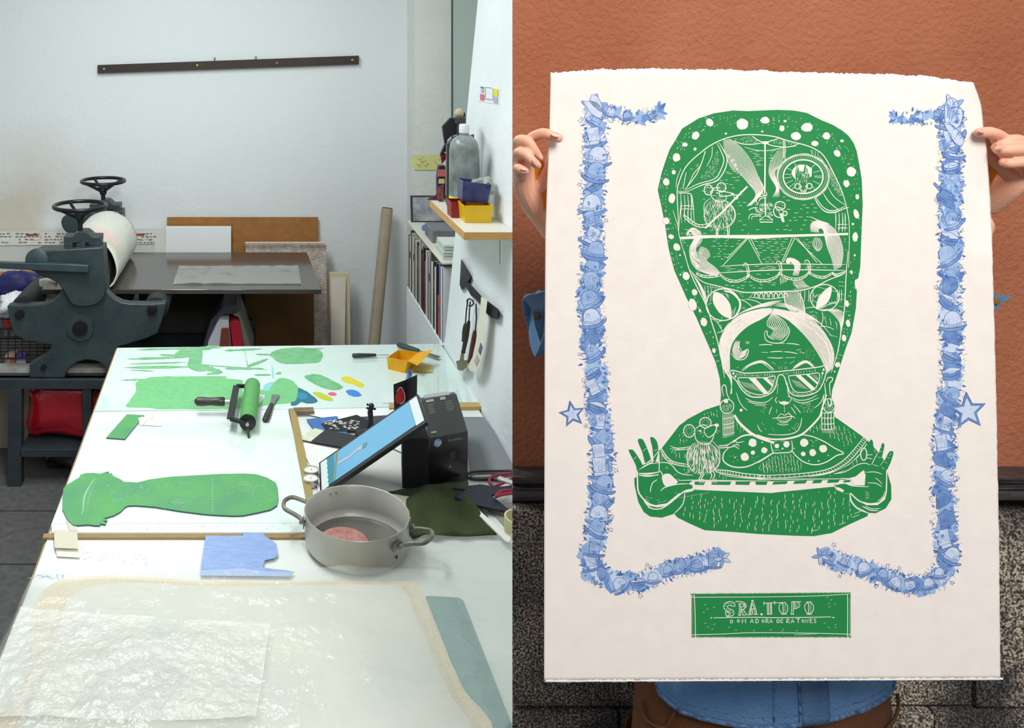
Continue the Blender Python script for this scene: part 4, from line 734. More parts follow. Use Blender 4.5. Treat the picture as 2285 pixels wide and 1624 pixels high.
s2.build('pencil_scrawl', mat('scrawl', (120, 130, 90), .8), parent=nt_, smooth=False)
# tool rack
rk = MB(); blkp = mat('rack_black', (36, 36, 38), .5)
def wb(pts, off0, off1, m, name, label=None, cat=None, parent=None, bevel=0):
    a_ = [WR(x, y, off1) for x, y in pts]; b__ = [WR(x, y, off0) for x, y in pts]; n_ = len(pts)
    return MB().add(a_+b__, [tuple(range(n_)), tuple(range(2*n_-1, n_-1, -1))]+[(i, n_+i, n_+(i+1) % n_, (i+1) % n_) for i in range(n_)]).build(name, m, label=label, cat=cat, parent=parent, bevel=bevel)
Z6 = lambda pts: zt(pts, 4.06, 860, 500)
rkt = wb(Z6([(720, 540), (760, 530), (870, 650), (920, 690), (1025, 770), (1015, 865), (960, 850), (900, 790), (830, 690), (770, 640)]), .0, .018, blkp, 'tool_rack', 'black magnetic tool bar fixed slantwise on the right wall', 'tool rack', bevel=.002)
wb(Z6([(685, 312), (755, 430), (775, 480), (720, 570), (690, 597), (672, 545), (680, 420)]), .004, .012, mat('trowel', (44, 44, 54), .4, .3), 'triangular_scraper', 'dark pointed scraper sticking up from the tool bar', 'scraper', bevel=.001)
def tool(name, shaft, hand, blade, hmat, label, cat):
    t = thing(name, WR(*hand[-1], .03), label, cat)
    MB().tube([WR(x, y, .03) for x, y in shaft], .0026, 8).build('shaft', mat('shaft_m', (60, 60, 62), .35, .6), parent=t)
    MB().tube(catmull([WR(x, y, .03) for x, y in hand], 4), [.005, .009, .0095, .008, .006], 10).build('handle', hmat, parent=t)
    if blade: wb(blade, .026, .029, mat('brass_dull', (110, 100, 66), .4, .5), 'blade', parent=t)
    return t
tool('scraper_knife', Z6([(770, 700), (762, 780), (757, 880)]), Z6([(757, 880), (740, 960), (725, 1060), (705, 1160)]), Z6([(690, 1140), (715, 1140), (712, 1230), (745, 1235), (735, 1300), (695, 1330), (655, 1320), (640, 1240), (672, 1232)]), mat('tl_dark', (40, 30, 28), .4), 'hanging scraper with dark handle and rounded brass blade', 'scraper')
tool('burnisher', Z6([(820, 720), (825, 850), (815, 970)]), Z6([(812, 965), (800, 1060), (780, 1160), (760, 1250)]), None, mat('tl_brown', (78, 34, 28), .35), 'hanging tool with long tapered reddish brown handle', 'tool')
tool('etching_needle', Z6([(745, 690), (733, 800), (725, 900)]), Z6([(725, 900), (722, 960), (715, 1010), (708, 1060)]), None, mat('tl_dark', ()), 'thin wire-shanked tool hanging leftmost on the bar', 'tool')
MB().tube([WR(*p, .03) for p in Z6([(745, 720), (740, 690), (760, 675), (790, 690), (800, 720), (780, 740), (755, 738)])], .003, 8).build('key_ring', mat('shaft_m', ()), label='dark metal ring hooked on the tool bar', cat='ring')
bmk = wb(Z6([(868, 655), (925, 680), (905, 850), (895, 1000), (878, 1180), (850, 1290), (815, 1340), (770, 1330), (745, 1290), (790, 1200), (820, 1060), (845, 880)]), .034, .036, mat('cream_strip', (226, 222, 204), .6), 'cream_bookmark', 'long cream strip with two grey diamonds hanging from the tool bar', 'strip')
for pts, m in ((([(862, 1070), (878, 1110), (860, 1190), (840, 1150)]), mat('dia1', (100, 100, 118), .6)), (([(832, 1180), (850, 1230), (825, 1290), (802, 1245)]), mat('dia2', (176, 176, 172), .6))):
    wb(Z6(pts), .037, .0375, m, 'diamond_print', parent=bmk)
# ================= books on the ledge =================
rb = random.Random(31); yy = 4.32; cols = [(36, 40, 38), (226, 226, 214), (30, 30, 32), (190, 190, 170), (180, 178, 168), (90, 88, 80), (206, 202, 186), (28, 26, 26), (120, 118, 110), (200, 196, 180), (60, 54, 50), (20, 18, 20), (22, 20, 20), (170, 34, 50), (214, 208, 190), (150, 156, 170), (176, 178, 184), (90, 96, 84), (220, 218, 204), (40, 40, 46), (232, 232, 228), (44, 44, 50), (206, 70, 30), (110, 110, 150), (214, 214, 220)]
names = ['dark green', 'white', 'black', 'pale khaki', 'grey beige', 'olive grey', 'cream', 'black', 'mid grey', 'light beige', 'brown', 'black', 'black', 'red', 'ivory', 'grey blue', 'silver grey', 'grey green', 'off-white', 'charcoal', 'bright white', 'slate', 'orange spined', 'muted violet', 'pale lilac']
ords = ['farthest on the ledge', 'second from the far end', 'third from the far end', 'fourth from the far end', 'fifth from the far end', 'sixth from the far end', 'seventh from the far end', 'eighth from the far end', 'ninth from the far end', 'tenth from the far end', 'just before the two black ones', 'farther black one beyond the red book', 'touching the red book on its far side', 'the only red one on the ledge', 'just in front of the red book', 'second in front of the red book', 'third in front of the red book', 'fourth in front of the red book', 'seventh from the near end', 'sixth from the near end', 'fifth from the near end', 'fourth from the near end', 'third from the near end', 'second from the near end', 'nearest to the bench corner']
for i, c_ in enumerate(cols):
    th = (4.32-3.54)/len(cols)*rb.uniform(.8, 1.05); h = rb.uniform(.26, .315) if i not in (13, 22) else (.24, .17)[i == 22]; d = .2; off = rb.uniform(0, .002)
    bk_ = thing('book', (.76, yy-th/2, .81), '%s book standing on the ledge, %s' % (names[i], ords[i]), 'book', 'books on the ledge')
    MB().box((.757+off, yy-th+.001, .8105), (.759+off+.001, yy-.001, .81+h)).box((.758+off, yy-th+.001, .8105), (.757+off+d, yy-th+.003, .81+h)).box((.758+off, yy-.003, .8105), (.757+off+d, yy-.001, .81+h)).build('cover', mat('book%d' % i, c_, .55), parent=bk_, smooth=False)
    MB().box((.759+off, yy-th+.003, .8125), (.757+off+d-.003, yy-.003, .81+h-.003)).build('pages', mat('pages', (206, 200, 184), .8), parent=bk_, smooth=False)
    if i % 3 == 1: MB().box((.7562+off, yy-th+.003, .81+h*.6), (.7569+off, yy-.003, .81+h*.72)).build('spine_label', mat('spl%d' % (i % 2), (150, 60, 50) if i % 2 else (60, 70, 90), .6), parent=bk_, smooth=False)
    yy -= (4.32-3.54)/len(cols)
MB().box((.752, 3.52, 1.135), (1.2, 4.34, 1.143)).build('shelf_plank', mat('plank', (214, 212, 196), .6), label='thin cream shelf plank over the row of books', cat='shelf', bevel=.001)
fr_ = MB().hexa([(.765, 4.29, 1.144), (1.05, 4.29, 1.144), (1.05, 4.3, 1.144), (.765, 4.3, 1.144)], [(.765, 4.31, 1.27), (1.05, 4.31, 1.27), (1.05, 4.32, 1.27), (.765, 4.32, 1.27)]).build('picture_frame', mat('frdark', (50, 54, 58), .5), label='dark edged framed print standing on the plank above the books', cat='picture frame')
MB().hexa([(.775, 4.287, 1.15), (1.04, 4.287, 1.15), (1.04, 4.29, 1.15), (.775, 4.29, 1.15)], [(.775, 4.306, 1.263), (1.04, 4.306, 1.263), (1.04, 4.309, 1.263), (.775, 4.309, 1.263)]).build('print_face', mat('frface', (176, 176, 186), .4, col2=(120, 122, 128), nscale=20), parent=fr_)
MB().lathe([(0, 0), (.045, 0), (.045, .014), (.04, .018), (0, .018)], (.83, 4.12, 1.144), n=28).build('blue_dish', mat('blid', (70, 90, 170), .4, col2=(110, 150, 170), nscale=10), label='flat blue round dish on the plank above the books', cat='lid')
MB().box((.78, 3.85, 1.144), (.98, 4.02, 1.20)).build('grey_carton', mat('gcart', (128, 128, 134), .6, col2=(100, 96, 104), nscale=9), label='grey carton on the plank below the shelf end', cat='carton', bevel=.003)
pk_ = MB()
for k in range(5): pk_.hexa([(.765+k*.002, 3.56+k*.004, 1.144+k*.012), (.93, 3.56, 1.144+k*.012), (.93, 3.72, 1.144+k*.012), (.765+k*.002, 3.72, 1.144+k*.012)], [(.765+k*.002, 3.56+k*.004, 1.153+k*.012), (.93, 3.56, 1.153+k*.012), (.93, 3.72, 1.153+k*.012), (.765+k*.002, 3.72, 1.153+k*.012)], k % 2)
pk_.build('paper_stack', [mat('ps1', (214, 222, 214), .7), mat('ps2', (190, 204, 196), .7)], label='stack of pale papers on the near end of the plank', cat='paper stack', smooth=False)
# ================= STREET SIDE (right) : wall =================
RK = 572.3/F
def wallbox(y0, y1, z0, z1, xr=1.75):
    q = [(RK*y0, y0), (xr, y0), (xr, y1), (RK*y1, y1)]
    return MB().hexa([(x, y, z0) for x, y in q], [(x, y, z1) for x, y in q])
stu = mat('stucco', (172, 110, 80), .9, col2=(156, 92, 64), nscale=3.5, detail=6, spec=.25)
n = stu.node_tree; b = n.nodes['Principled BSDF']; tcn = [q for q in n.nodes if q.type == 'TEX_COORD'][0]
na = n.nodes.new('ShaderNodeTexNoise'); na.inputs['Scale'].default_value = 105; na.inputs['Detail'].default_value = 2.5; na.inputs['Roughness'].default_value = .55
nb_ = n.nodes.new('ShaderNodeTexVoronoi'); nb_.inputs['Scale'].default_value = 60; nb_.feature = 'SMOOTH_F1'
n.links.new(tcn.outputs['Object'], na.inputs['Vector']); n.links.new(na.outputs['Color'], nb_.inputs['Vector'])
mp = n.nodes.new('ShaderNodeMapping'); mp.inputs['Scale'].default_value = (1, 1, 1); n.links.new(tcn.outputs['Object'], mp.inputs[0]); n.links.new(mp.outputs[0], na.inputs['Vector'])
bp = n.nodes.new('ShaderNodeBump'); bp.inputs['Strength'].default_value = .85; bp.inputs['Distance'].default_value = .0042; n.links.new(na.outputs[0], bp.inputs['Height']); n.links.new(bp.outputs[0], b.inputs['Normal'])
struct(wallbox(1.5, 1.535, 1.309, 2.6), 'wall_street', stu)
blkm = mat('moulding_black', (40, 38, 40), .38, col2=(74, 68, 66), nscale=40, stretch=(1, 4, 4), spec=.6)
mo = wallbox(1.462, 1.5, 1.3085, 1.3125)
for a in ((1.470, 1.5, 1.2985, 1.3085), (1.476, 1.5, 1.2945, 1.2985), (1.462, 1.5, 1.2925, 1.2945)):
    q = wallbox(*a); mo.add(q.v, q.f)
yc, zc = 1.482, 1.279; vs = []; nn_ = 16
for k in range(nn_):
    an = 2*pi*k/nn_; y_ = yc+.0145*cos(an); vs.append((RK*y_, y_, zc+.0135*sin(an)))
vs += [(1.75, v[1], v[2]) for v in vs]; mo.add(vs, [(k, (k+1) % nn_, nn_+(k+1) % nn_, nn_+k) for k in range(nn_)]+[tuple(range(nn_)), tuple(range(2*nn_-1, nn_-1, -1))])
struct(mo, 'trim_5', blkm, smooth=True)
struct(wallbox(1.525, 1.54, 1.22, 1.30), 'trim_6', mat('recess_black', (9, 8, 10), .6))
gr = bpy.data.materials.new('granite'); gr.use_nodes = True; n = gr.node_tree; b = n.nodes['Principled BSDF']
tcn = n.nodes.new('ShaderNodeTexCoord'); n1 = n.nodes.new('ShaderNodeTexNoise'); n1.inputs['Scale'].default_value = 260; n1.inputs['Detail'].default_value = 3
n2 = n.nodes.new('ShaderNodeTexNoise'); n2.inputs['Scale'].default_value = 5; n2.inputs['Detail'].default_value = 5
r1 = n.nodes.new('ShaderNodeValToRGB'); el = r1.color_ramp.elements; el[0].position = .38; el[0].color = C(44, 42, 40); el[1].position = .62; el[1].color = C(206, 190, 166); e_ = el.new(.5); e_.color = C(120, 110, 98)
r2 = n.nodes.new('ShaderNodeValToRGB'); r2.color_ramp.elements[0].position = .42; r2.color_ramp.elements[0].color = C(120, 124, 132); r2.color_ramp.elements[1].position = .56; r2.color_ramp.elements[1].color = (1, 1, 1, 1)
mxx = n.nodes.new('ShaderNodeMix'); mxx.data_type = 'RGBA'; mxx.blend_type = 'MULTIPLY'; mxx.inputs[0].default_value = 1
for s_, d_ in ((n1, r1), (n2, r2)): n.links.new(tcn.outputs['Object'], s_.inputs['Vector']); n.links.new(s_.outputs[0], d_.inputs[0])
n.links.new(r1.outputs[0], mxx.inputs[6]); n.links.new(r2.outputs[0], mxx.inputs[7]); n.links.new(mxx.outputs[2], b.inputs['Base Color']); b.inputs['Roughness'].default_value = .85
bp = n.nodes.new('ShaderNodeBump'); bp.inputs['Strength'].default_value = .6; bp.inputs['Distance'].default_value = .006; n.links.new(n1.outputs[0], bp.inputs['Height']); n.links.new(bp.outputs[0], b.inputs['Normal'])
def gblock(xl, x1, z0, z1, y0):
    q = [(xl if xl else RK*y0, y0), (x1, y0), (x1, 1.54), (xl if xl else RK*1.54, 1.54)]
    return MB().hexa([(x, y, z0) for x, y in q], [(x, y, z1) for x, y in q])
bl_ = [(None, .93, .900, 1.2355, 1.50), (.936, 1.235, .900, 1.2355, 1.503), (1.24, 1.75, .900, 1.2355, 1.498), (None, .62, 0, .893, 1.492), (.626, 1.16, 0, .893, 1.49), (1.166, 1.75, 0, .893, 1.495)]
g_ = MB()
for a in bl_: q = gblock(*a); g_.add(q.v, q.f)
struct(g_, 'wall_granite', gr)
struct(wallbox(1.51, 1.538, 0, 1.23), 'trim_7', mat('mortar', (46, 42, 40), .9))
# ================= the print =================
def SY(x, y):
    Y = 1/(1/1.168+(1/1.140-1/1.168)*(y-160)/1360.0)
    t = max(0, (x-2095)/100.0); k = max(0, 1-(y-150)/420.0); Y += .035*t*t*k
    return Y
def AP(x, y, o=0): return V(x, y, SY(x, y)-(.00045+(o-.0009)*.4+.0006*max(0, min(1, (x-2085)/25))*max(0, min(1, (580-y)/60)) if o else 0))
def itp(tab, t):
    for (a, va), (b_, vb) in zip(tab, tab[1:]):
        if t <= b_: return va+(vb-va)*(t-a)/(b_-a)
    return tab[-1][1]
topt = [(1200, 166), (1232, 162), (1300, 157), (1390, 153), (1600, 155), (1700, 158), (1850, 163), (2000, 166), (2090, 172), (2140, 180), (2172, 186), (2300, 240)]
lt = [(150, 1229), (300, 1226), (400, 1221), (520, 1217), (800, 1215.5), (1200, 1214.5), (1600, 1214)]
rt_ = [(150, 2158), (183, 2170), (215, 2184), (245, 2191), (290, 2195), (340, 2203), (420, 2208), (520, 2213), (700, 2218), (900, 2223), (1200, 2229), (1600, 2233)]
rp = random.Random(17); NX, NY = 240, 110
tj = [rp.uniform(-1.6, 1.6) for _ in range(NX+1)]; bj = [rp.uniform(-1.5, 1.2) for _ in range(NX+1)]; rj = [rp.uniform(-.7, .7) for _ in range(NY+1)]
def pf(u, v):
    i = round(u*NX); j = round(v*NY)
    xr_top = 2172; x_ = 1229+(2172-1229)*u; yt = itp(topt, x_)+tj[i]*(1 if j == 0 else 0)+3*noise.noise(Vector((x_/40, 0, 0)))*(1 if j == 0 else 0)
    yb = 1522-5*u+bj[i]*(1 if j == NY else 0)+3*noise.noise(Vector((x_/50, 9, 0)))*(1 if j == NY else 0)
    y = yt+(yb-yt)*v; xl = itp(lt, y); xr = itp(rt_, y)+rj[j]
    x = xl+(xr-xl)*u if j else x_+((xl-1229)*(1-u))
    return AP(x, y, 0)
pap_m = mat('cotton_paper', (240, 231, 222), .85, col2=(236, 226, 217), nscale=40, bump=.03, bscale=240)
PRN = MB().grid(pf, NX, NY).build('art_print', pap_m, label='large deckle-edged linocut print with green portrait and blue garland border', cat='art print', solid=.0006)
dk_ = MB()
for k in range(130):
    x = 1218+k*7.85; dk_.poly([AP(x, 1517-5*k/130+rp.uniform(-1.5, 1.5), .0009), AP(x+8, 1517-5*k/130+rp.uniform(-1.5, 1.5), .0009), AP(x+8, 1521-5*k/130, .0009), AP(x, 1521-5*k/130, .0009)])
dk_.build('deckle_edge', mat('deckle', (250, 248, 244), .8), parent=PRN, smooth=False)
# ================= person holding it =================
def remesh(mb, vox, it=4):
    me = bpy.data.meshes.new('t'); me.from_pydata(mb.v, [], mb.f); bm = bmesh.new(); bm.from_mesh(me); bmesh.ops.recalc_face_normals(bm, faces=bm.faces); bm.to_mesh(me); bm.free()
    o = bpy.data.objects.new('t', me); COL.objects.link(o); q = o.modifiers.new('r', 'REMESH'); q.mode = 'VOXEL'; q.voxel_size = vox
    q = o.modifiers.new('s', 'SMOOTH'); q.iterations = it; q.factor = .5
    dg = bpy.context.evaluated_depsgraph_get(); m2 = bpy.data.meshes.new_from_object(o.evaluated_get(dg)); v = [p.co.copy() for p in m2.vertices]; f = [tuple(p.vertices) for p in m2.polygons]
    bpy.data.objects.remove(o); return v, f
def limb(mb, pts, n=14):
    "pts: (x, y, z, r); a tapering chain closed by round ends"
    P = [Vector(p[:3]) for p in pts]; r = [p[3] for p in pts]; sm = catmull([Vector((*p[:3],)) for p in pts], 5); rr = []
    for i in range(len(pts)-1):
        for k in range(5): rr.append(r[i]+(r[i+1]-r[i])*k/5)
    rr.append(r[-1]); mb.tube(sm, rr, n); mb.ball(sm[0], rr[0]*.999, n); mb.ball(sm[-1], rr[-1]*.999, n)
def hz(ox, oy, k):
    def f(lst): 
        o = []
        for (u, v, Y, r) in lst: p = V(ox+u/k, oy+v/k, Y); o.append((p.x, p.y, p.z, r/k*Y/F))
        return o
    return f
LH = hz(1143, 240, 5.074); RH = hz(2060, 180, 5.075)
hl = MB()
limb(hl, LH([(110, 470, 1.178, 52), (215, 345, 1.170, 58), (350, 292, 1.158, 62), (460, 325, 1.152, 60), (520, 345, 1.1515, 54)]))
limb(hl, LH([(100, 520, 1.180, 64), (74, 388, 1.168, 70), (170, 386, 1.158, 68), (245, 480, 1.154, 56), (312, 566, 1.157, 40)]))
limb(hl, LH([(110, 640, 1.182, 68), (74, 526, 1.162, 70), (150, 528, 1.150, 66), (225, 605, 1.146, 56), (285, 652, 1.150, 46)]))
limb(hl, LH([(100, 780, 1.184, 66), (64, 694, 1.160, 60), (110, 705, 1.150, 52), (150, 718, 1.150, 42)]))
limb(hl, LH([(130, 560, 1.19, 100), (130, 720, 1.192, 118), (150, 900, 1.198, 130), (235, 1080, 1.208, 140), (330, 1230, 1.222, 128), (430, 1380, 1.24, 122)]))
limb(hl, LH([(200, 960, 1.200, 92), (330, 860, 1.196, 74), (420, 680, 1.188, 62), (470, 480, 1.184, 58), (495, 400, 1.182, 52)]))
hr = MB()
limb(hr, RH([(1040, 760, 1.215, 58), (960, 690, 1.205, 60), (860, 620, 1.190, 66), (750, 588, 1.176, 68), (640, 592, 1.168, 56)]))
limb(hr, RH([(1190, 800, 1.215, 60), (1120, 690, 1.200, 66), (1010, 672, 1.190, 64), (890, 715, 1.186, 54), (810, 762, 1.184, 44)]))
limb(hr, RH([(1200, 900, 1.210, 66), (1180, 780, 1.190, 74), (1060, 780, 1.176, 74), (930, 785, 1.172, 66), (848, 782, 1.174, 54)]))
limb(hr, RH([(1200, 1020, 1.208, 72), (1170, 930, 1.186, 70), (1080, 925, 1.176, 64), (980, 935, 1.172, 60), (915, 925, 1.174, 52)]))
limb(hr, RH([(1200, 760, 1.222, 110), (1190, 900, 1.222, 130), (1150, 1050, 1.226, 130), (1010, 1180, 1.232, 126), (890, 1290, 1.242, 124), (760, 1400, 1.256, 120)]))
limb(hr, RH([(1060, 1100, 1.226, 90), (900, 1010, 1.226, 74), (760, 860, 1.218, 62), (690, 700, 1.208, 58), (660, 620, 1.204, 52)]))
v1, f1 = remesh(hl, .0011); v2, f2 = remesh(hr, .0011)
CX = .785; body = MB()
wl_, wr_ = V(1240, 520, 1.245), V(2190, 500, 1.262); el_, er_ = Vector((.535, 1.375, 1.585)), Vector((1.06, 1.375, 1.60))
for s_, wv_, ev in ((-1, wl_, el_), (1, wr_, er_)):
    limb(body, [(wv_.x, wv_.y, wv_.z, .0175), ((wv_.x+ev.x)/2, (wv_.y+ev.y)/2, (wv_.z+ev.z)/2, .027), (ev.x, ev.y, ev.z, .032), (CX+s_*.20, 1.36, 1.53, .038), (CX+s_*.155, 1.35, 1.50, .046)])
limb(body, [(CX, 1.35, 1.50, .045), (CX, 1.345, 1.58, .043), (CX, 1.34, 1.64, .042)])
for z, a_, b__ in ((1.06, .165, .085), (1.14, .148, .08), (1.22, .14, .078), (1.32, .155, .082), (1.42, .165, .082), (1.48, .15, .07)): body.ball((CX-.01, 1.345, z), (a_, b__, .075), 24)
hd = (CX, 1.325, 1.715); body.ball(hd, (.072, .085, .10), 28); body.ball((CX, 1.285, 1.655), (.042, .045, .04), 18)
body.ball((CX, 1.238, 1.700), (.011, .02, .016), 12)
for s_ in (-1, 1): body.ball((CX+s_*.074, 1.335, 1.705), (.010, .018, .028), 12); limb(body, [(CX+s_*.085, 1.345, 1.02, .08), (CX+s_*.095, 1.35, .55, .055), (CX+s_*.10, 1.355, .12, .036)])
v3, f3 = remesh(body, .009, 3)
skin = mat('skin', (228, 168, 138), .48, col2=(236, 178, 150), nscale=28, bump=.08, bscale=220); bb = skin.node_tree.nodes['Principled BSDF']
bb.inputs['Subsurface Weight'].default_value = .12; bb.inputs['Subsurface Radius'].default_value = (.01, .004, .002)
PB = MB().add(v1, f1).add(v2, f2).add(v3, f3).build('person', skin, label='person in a denim shirt and brown trousers holding up the large print', cat='person', ang=179)
nail = mat('nail', (218, 156, 142), .25, spec=.6)
def nailm(hf, u, v, Y, w, h, rot, nrm=(0, -1, .25)):
    (x, y, z, _), = hf([(u, v, Y, 1)]); c = Vector((x, y, z)); d = Vector((cos(rot), 0, -sin(rot))); nn = Vector(nrm).normalized(); d = (d-nn*d.dot(nn)).normalized(); e = nn.cross(d); k = 1/5.074*Y/F; a = MB()
    vs = [c+nn*.0004]
    for i in range(16): t = 2*pi*i/16; cx_ = abs(cos(t))**.7*(1 if cos(t) > 0 else -1); sy_ = abs(sin(t))**.7*(1 if sin(t) > 0 else -1); vs.append(c+d*(cx_*w*k)+e*(sy_*h*k)-nn*(.0012*sin(t)**2))
    a.add(vs, [(0, 1+i, 1+(i+1) % 16) for i in range(16)]); a.build('fingernail', nail, parent=PB)
nailm(LH, 495, 305, 1.1410, 46, 26, .25, (0, -1, .6)); nailm(LH, 312, 545, 1.149, 40, 20, 1.0); nailm(LH, 265, 622, 1.1375, 44, 24, .9); nailm(LH, 140, 695, 1.142, 34, 18, .2, (0, -1, .5))
nailm(RH, 672, 568, 1.158, 40, 22, 0, (0, -1, .7)); nailm(RH, 890, 752, 1.161, 42, 20, 0, (0, -1, .6)); nailm(RH, 935, 903, 1.161, 34, 16, 0, (0, -1, .7)); nailm(RH, 860, 712, 1.177, 40, 16, -.5, (0, -1, .7))
hairm = mat('hair', (52, 36, 26), .6, col2=(34, 24, 18), nscale=60, stretch=(8, 8, 1))
MB().ball((CX, 1.345, 1.735), (.08, .085, .095), 28).build('hair', hairm, parent=PB)
# shirt
den = mat('denim', (72, 112, 156), .85, col2=(98, 138, 176), nscale=11, bump=.35, bscale=300); dend = mat('denim_seam', (40, 66, 104), .85, col2=(96, 130, 166), nscale=160)
hx = [(1455, 1500), (1462, 1517), (1477, 1550), (1500, 1573), (1527, 1588), (1566, 1604), (1617, 1615), (1648, 1622), (1700, 1627), (1750, 1623), (1826, 1615), (1884, 1602), (1934, 1584), (1969, 1561), (1987, 1542), (1992, 1517), (1998, 1500)]
SX, SYc, SA, SB = .785, 1.335, .184, .112
def sring(a, k=1.0): return SX-.004+SA*k*cos(a), SYc+SB*k*sin(a)
def shirt_fn(u, v):
    a = -pi/2+2*pi*(u-.5); x, y = sring(a); yy_ = y if y <= SYc else 2*SYc-y
    px_ = PX+x*F/yy_; hem = CZ-(itp(hx, min(max(px_, 1455), 1998))-PY)*yy_/F
    prof = itp([(0, 1), (.25, .93), (.55, .97), (.8, 1.0), (.93, .85), (1.0, .42)], v); z = hem+(1.545-hem)*v
    g = 1+.03*noise.noise(Vector((a*2.5, z*9, 1)))+.025*noise.noise(Vector((a*6, z*4, 4)))
    x, y = sring(a, prof*g); return Vector((x, y, z))
MBs = MB().grid(shirt_fn, 120, 50)
shirt = MBs.build('denim_shirt', den, parent=PB, label='faded blue denim shirt', solid=.002, ang=80)
def sh_tube(v, r, name, u0=0, u1=1, n=150): 
    return MB().tube([shirt_fn(u0+(u1-u0)*i/n, v) for i in range(n+1)], r, 6).build(name, dend, parent=shirt)
sh_tube(.004, .0032, 'hem'); sh_tube(.032, .0012, 'hem_stitch')
for u_, r_ in ((.455, .0012), (.486, .0022), (.522, .0012)):
    MB().tube([shirt_fn(u_, i/60)+Vector((0, -.0015, 0)) for i in range(46)], r_, 6).build('placket_seam', dend, parent=shirt)
pk = MB().grid(lambda u, v: shirt_fn(.487+.034*u, v*.75)+Vector((0, -.0028-.0005*sin(u*pi), 0)), 6, 40).build('placket', mat('denim2', (56, 88, 128), .85, col2=(76, 110, 146), nscale=16, bump=.3, bscale=300), parent=shirt, solid=.0015)
for i in range(4): q = shirt_fn(.504, .18+i*.17)+Vector((0, -.005, 0)); MB().lathe([(0, 0), (.006, 0), (.006, .002), (0, .0025)], q, (0, -1, 0), 16).build('button', mat('button', (60, 50, 44), .4), parent=shirt)
for s_, e0, xe in ((-1, el_, .4455), (1, er_, 1.115)):
    sl = MB(); pts = [Vector((CX+s_*.10, 1.345, 1.50)), Vector((CX+s_*.20, 1.36, 1.54)), Vector((xe-s_*.09, 1.372, 1.585)), Vector((xe, 1.378, 1.60))]
    sl.tube(catmull(pts, 6), [.060, .056, .050, .044], 24); sl.build('sleeve', den, parent=shirt)
    cf = MB(); c_ = Vector((xe, 1.378, 1.60))
    cf.grid(lambda u, v: c_+Vector((s_*(-.024+.030*v+.006*sin(2*pi*u*2)*v), (.045+.002*v)*cos(2*pi*u), (.043+.003*v)*sin(2*pi*u)-.004*v)), 48, 6)
    cf.build('rolled_cuff', mat('denim3', (96, 128, 160), .85, col2=(70, 104, 142), nscale=30, bump=.4, bscale=260), parent=shirt, solid=.003)
cp = catmull([V(x, y, 1.345) for x, y in [(1170, 664), (1200, 655), (1222, 660), (1222, 784), (1208, 768), (1194, 725), (1186, 690)]], 3, True)
MB().prism(cp, (0, .003, 0)).build('cuff_flap', mat('denim3', ()), parent=shirt)
MB().lathe([(0, 0), (.006, 0), (.006, .002), (0, .003)], V(1199, 704, 1.343), (0, -1, 0), 16).build('cuff_button', mat('button', ()), parent=shirt)
MB().prism([V(x, y, 1.33) for x, y in [(2205, 655), (2220, 657), (2240, 659), (2259, 662), (2250, 668), (2238, 674), (2232, 684), (2224, 692), (2205, 694)]], (0, .003, 0)).build('cuff_flap', mat('denim3', ()), parent=shirt)
MB().lathe([(0, 0), (.005, 0), (.005, .002), (0, .003)], V(2222, 672, 1.329), (0, -1, 0), 16).build('cuff_button', mat('gold_button', (170, 130, 60), .35, .6), parent=shirt)
# trousers
trm = mat('trousers_brown', (84, 46, 14), .85, col2=(98, 56, 20), nscale=14, bump=.3, bscale=200)
def tr_fn(u, v):
    a = 2*pi*u; z = 1.14-v*.22; k = itp([(0, .90), (.3, .98), (1, 1.04)], v); return Vector((SX-.006+.188*k*cos(a), 1.345+.108*k*sin(a), z))
tr = MB().grid(tr_fn, 72, 12)
for s_ in (-1, 1):
    def lg_(u, v, s_=s_):
        a = 2*pi*u; r = itp([(0, .105), (.5, .075), (1, .06)], v); return Vector((SX-.006+s_*(.095+.005*v)+r*cos(a), 1.348+r*.95*sin(a), .95-v*.86))
    tr.grid(lg_, 32, 24)
trousers = tr.build('brown_trousers', trm, parent=PB, label='brown trousers', solid=.002, ang=80)
for pts in ([(1434, 1560), (1437, 1590), (1450, 1608), (1470, 1619), (1488, 1618), (1500, 1600), (1508, 1580)], [(1997, 1545), (1998, 1575), (1990, 1600), (1975, 1620), (1960, 1640)]):
    sd = -1 if pts[0][0] < 1700 else 1; Pp = []
    for x, y in pts:
        X_ = None
        for it in range(1):
            # meet the hip surface along the ray
            best = None
            for i in range(300):
                Yq = 1.20+i*.0006; q = V(x, y, Yq); k = 1.0; d_ = ((q.x-SX+.006)/(.190*k))**2+((q.y-1.345)/(.110*k))**2
                if best is None or abs(d_-1) < best[0]: best = (abs(d_-1), q)
                if d_ <= 1: break
            Pp.append(best[1]+Vector((sd*.002, -.003, 0)))
    MB().tube(catmull(Pp, 5), .0022, 6).build('pocket_edge', mat('pocket_e', (88, 52, 18), .85), parent=trousers)
for s_ in (-1, 1): MB().ball((SX+s_*.10, 1.31, .045), (.05, .11, .045), 20).build('shoe', mat('shoe', (40, 30, 26), .5), parent=PB)
# mustard cloth beside the hands (lining of the sleeves)
mus = mat('mustard', (226, 142, 24), .8, col2=(206, 116, 14), nscale=22, bump=.4, bscale=90)
def patch(pts, Y, nm): 
    c = catmull([V(x, y, Y) for x, y in pts], 4, True); return MB().prism(c, (0, .006, 0)).build(nm, mus, parent=PB)
patch(zt([(310, 570), (370, 640), (440, 700), (460, 1100), (370, 1160), (330, 1090), (280, 1010), (310, 930), (270, 860), (220, 800), (210, 700)], 5.074, 1143, 240), 1.194, 'mustard_cloth')
patch(zt([(700, 780), (790, 850), (870, 900), (900, 985), (840, 1060), (790, 1130), (765, 1200), (700, 1200)], 5.075, 2060, 180), 1.222, 'mustard_cloth')
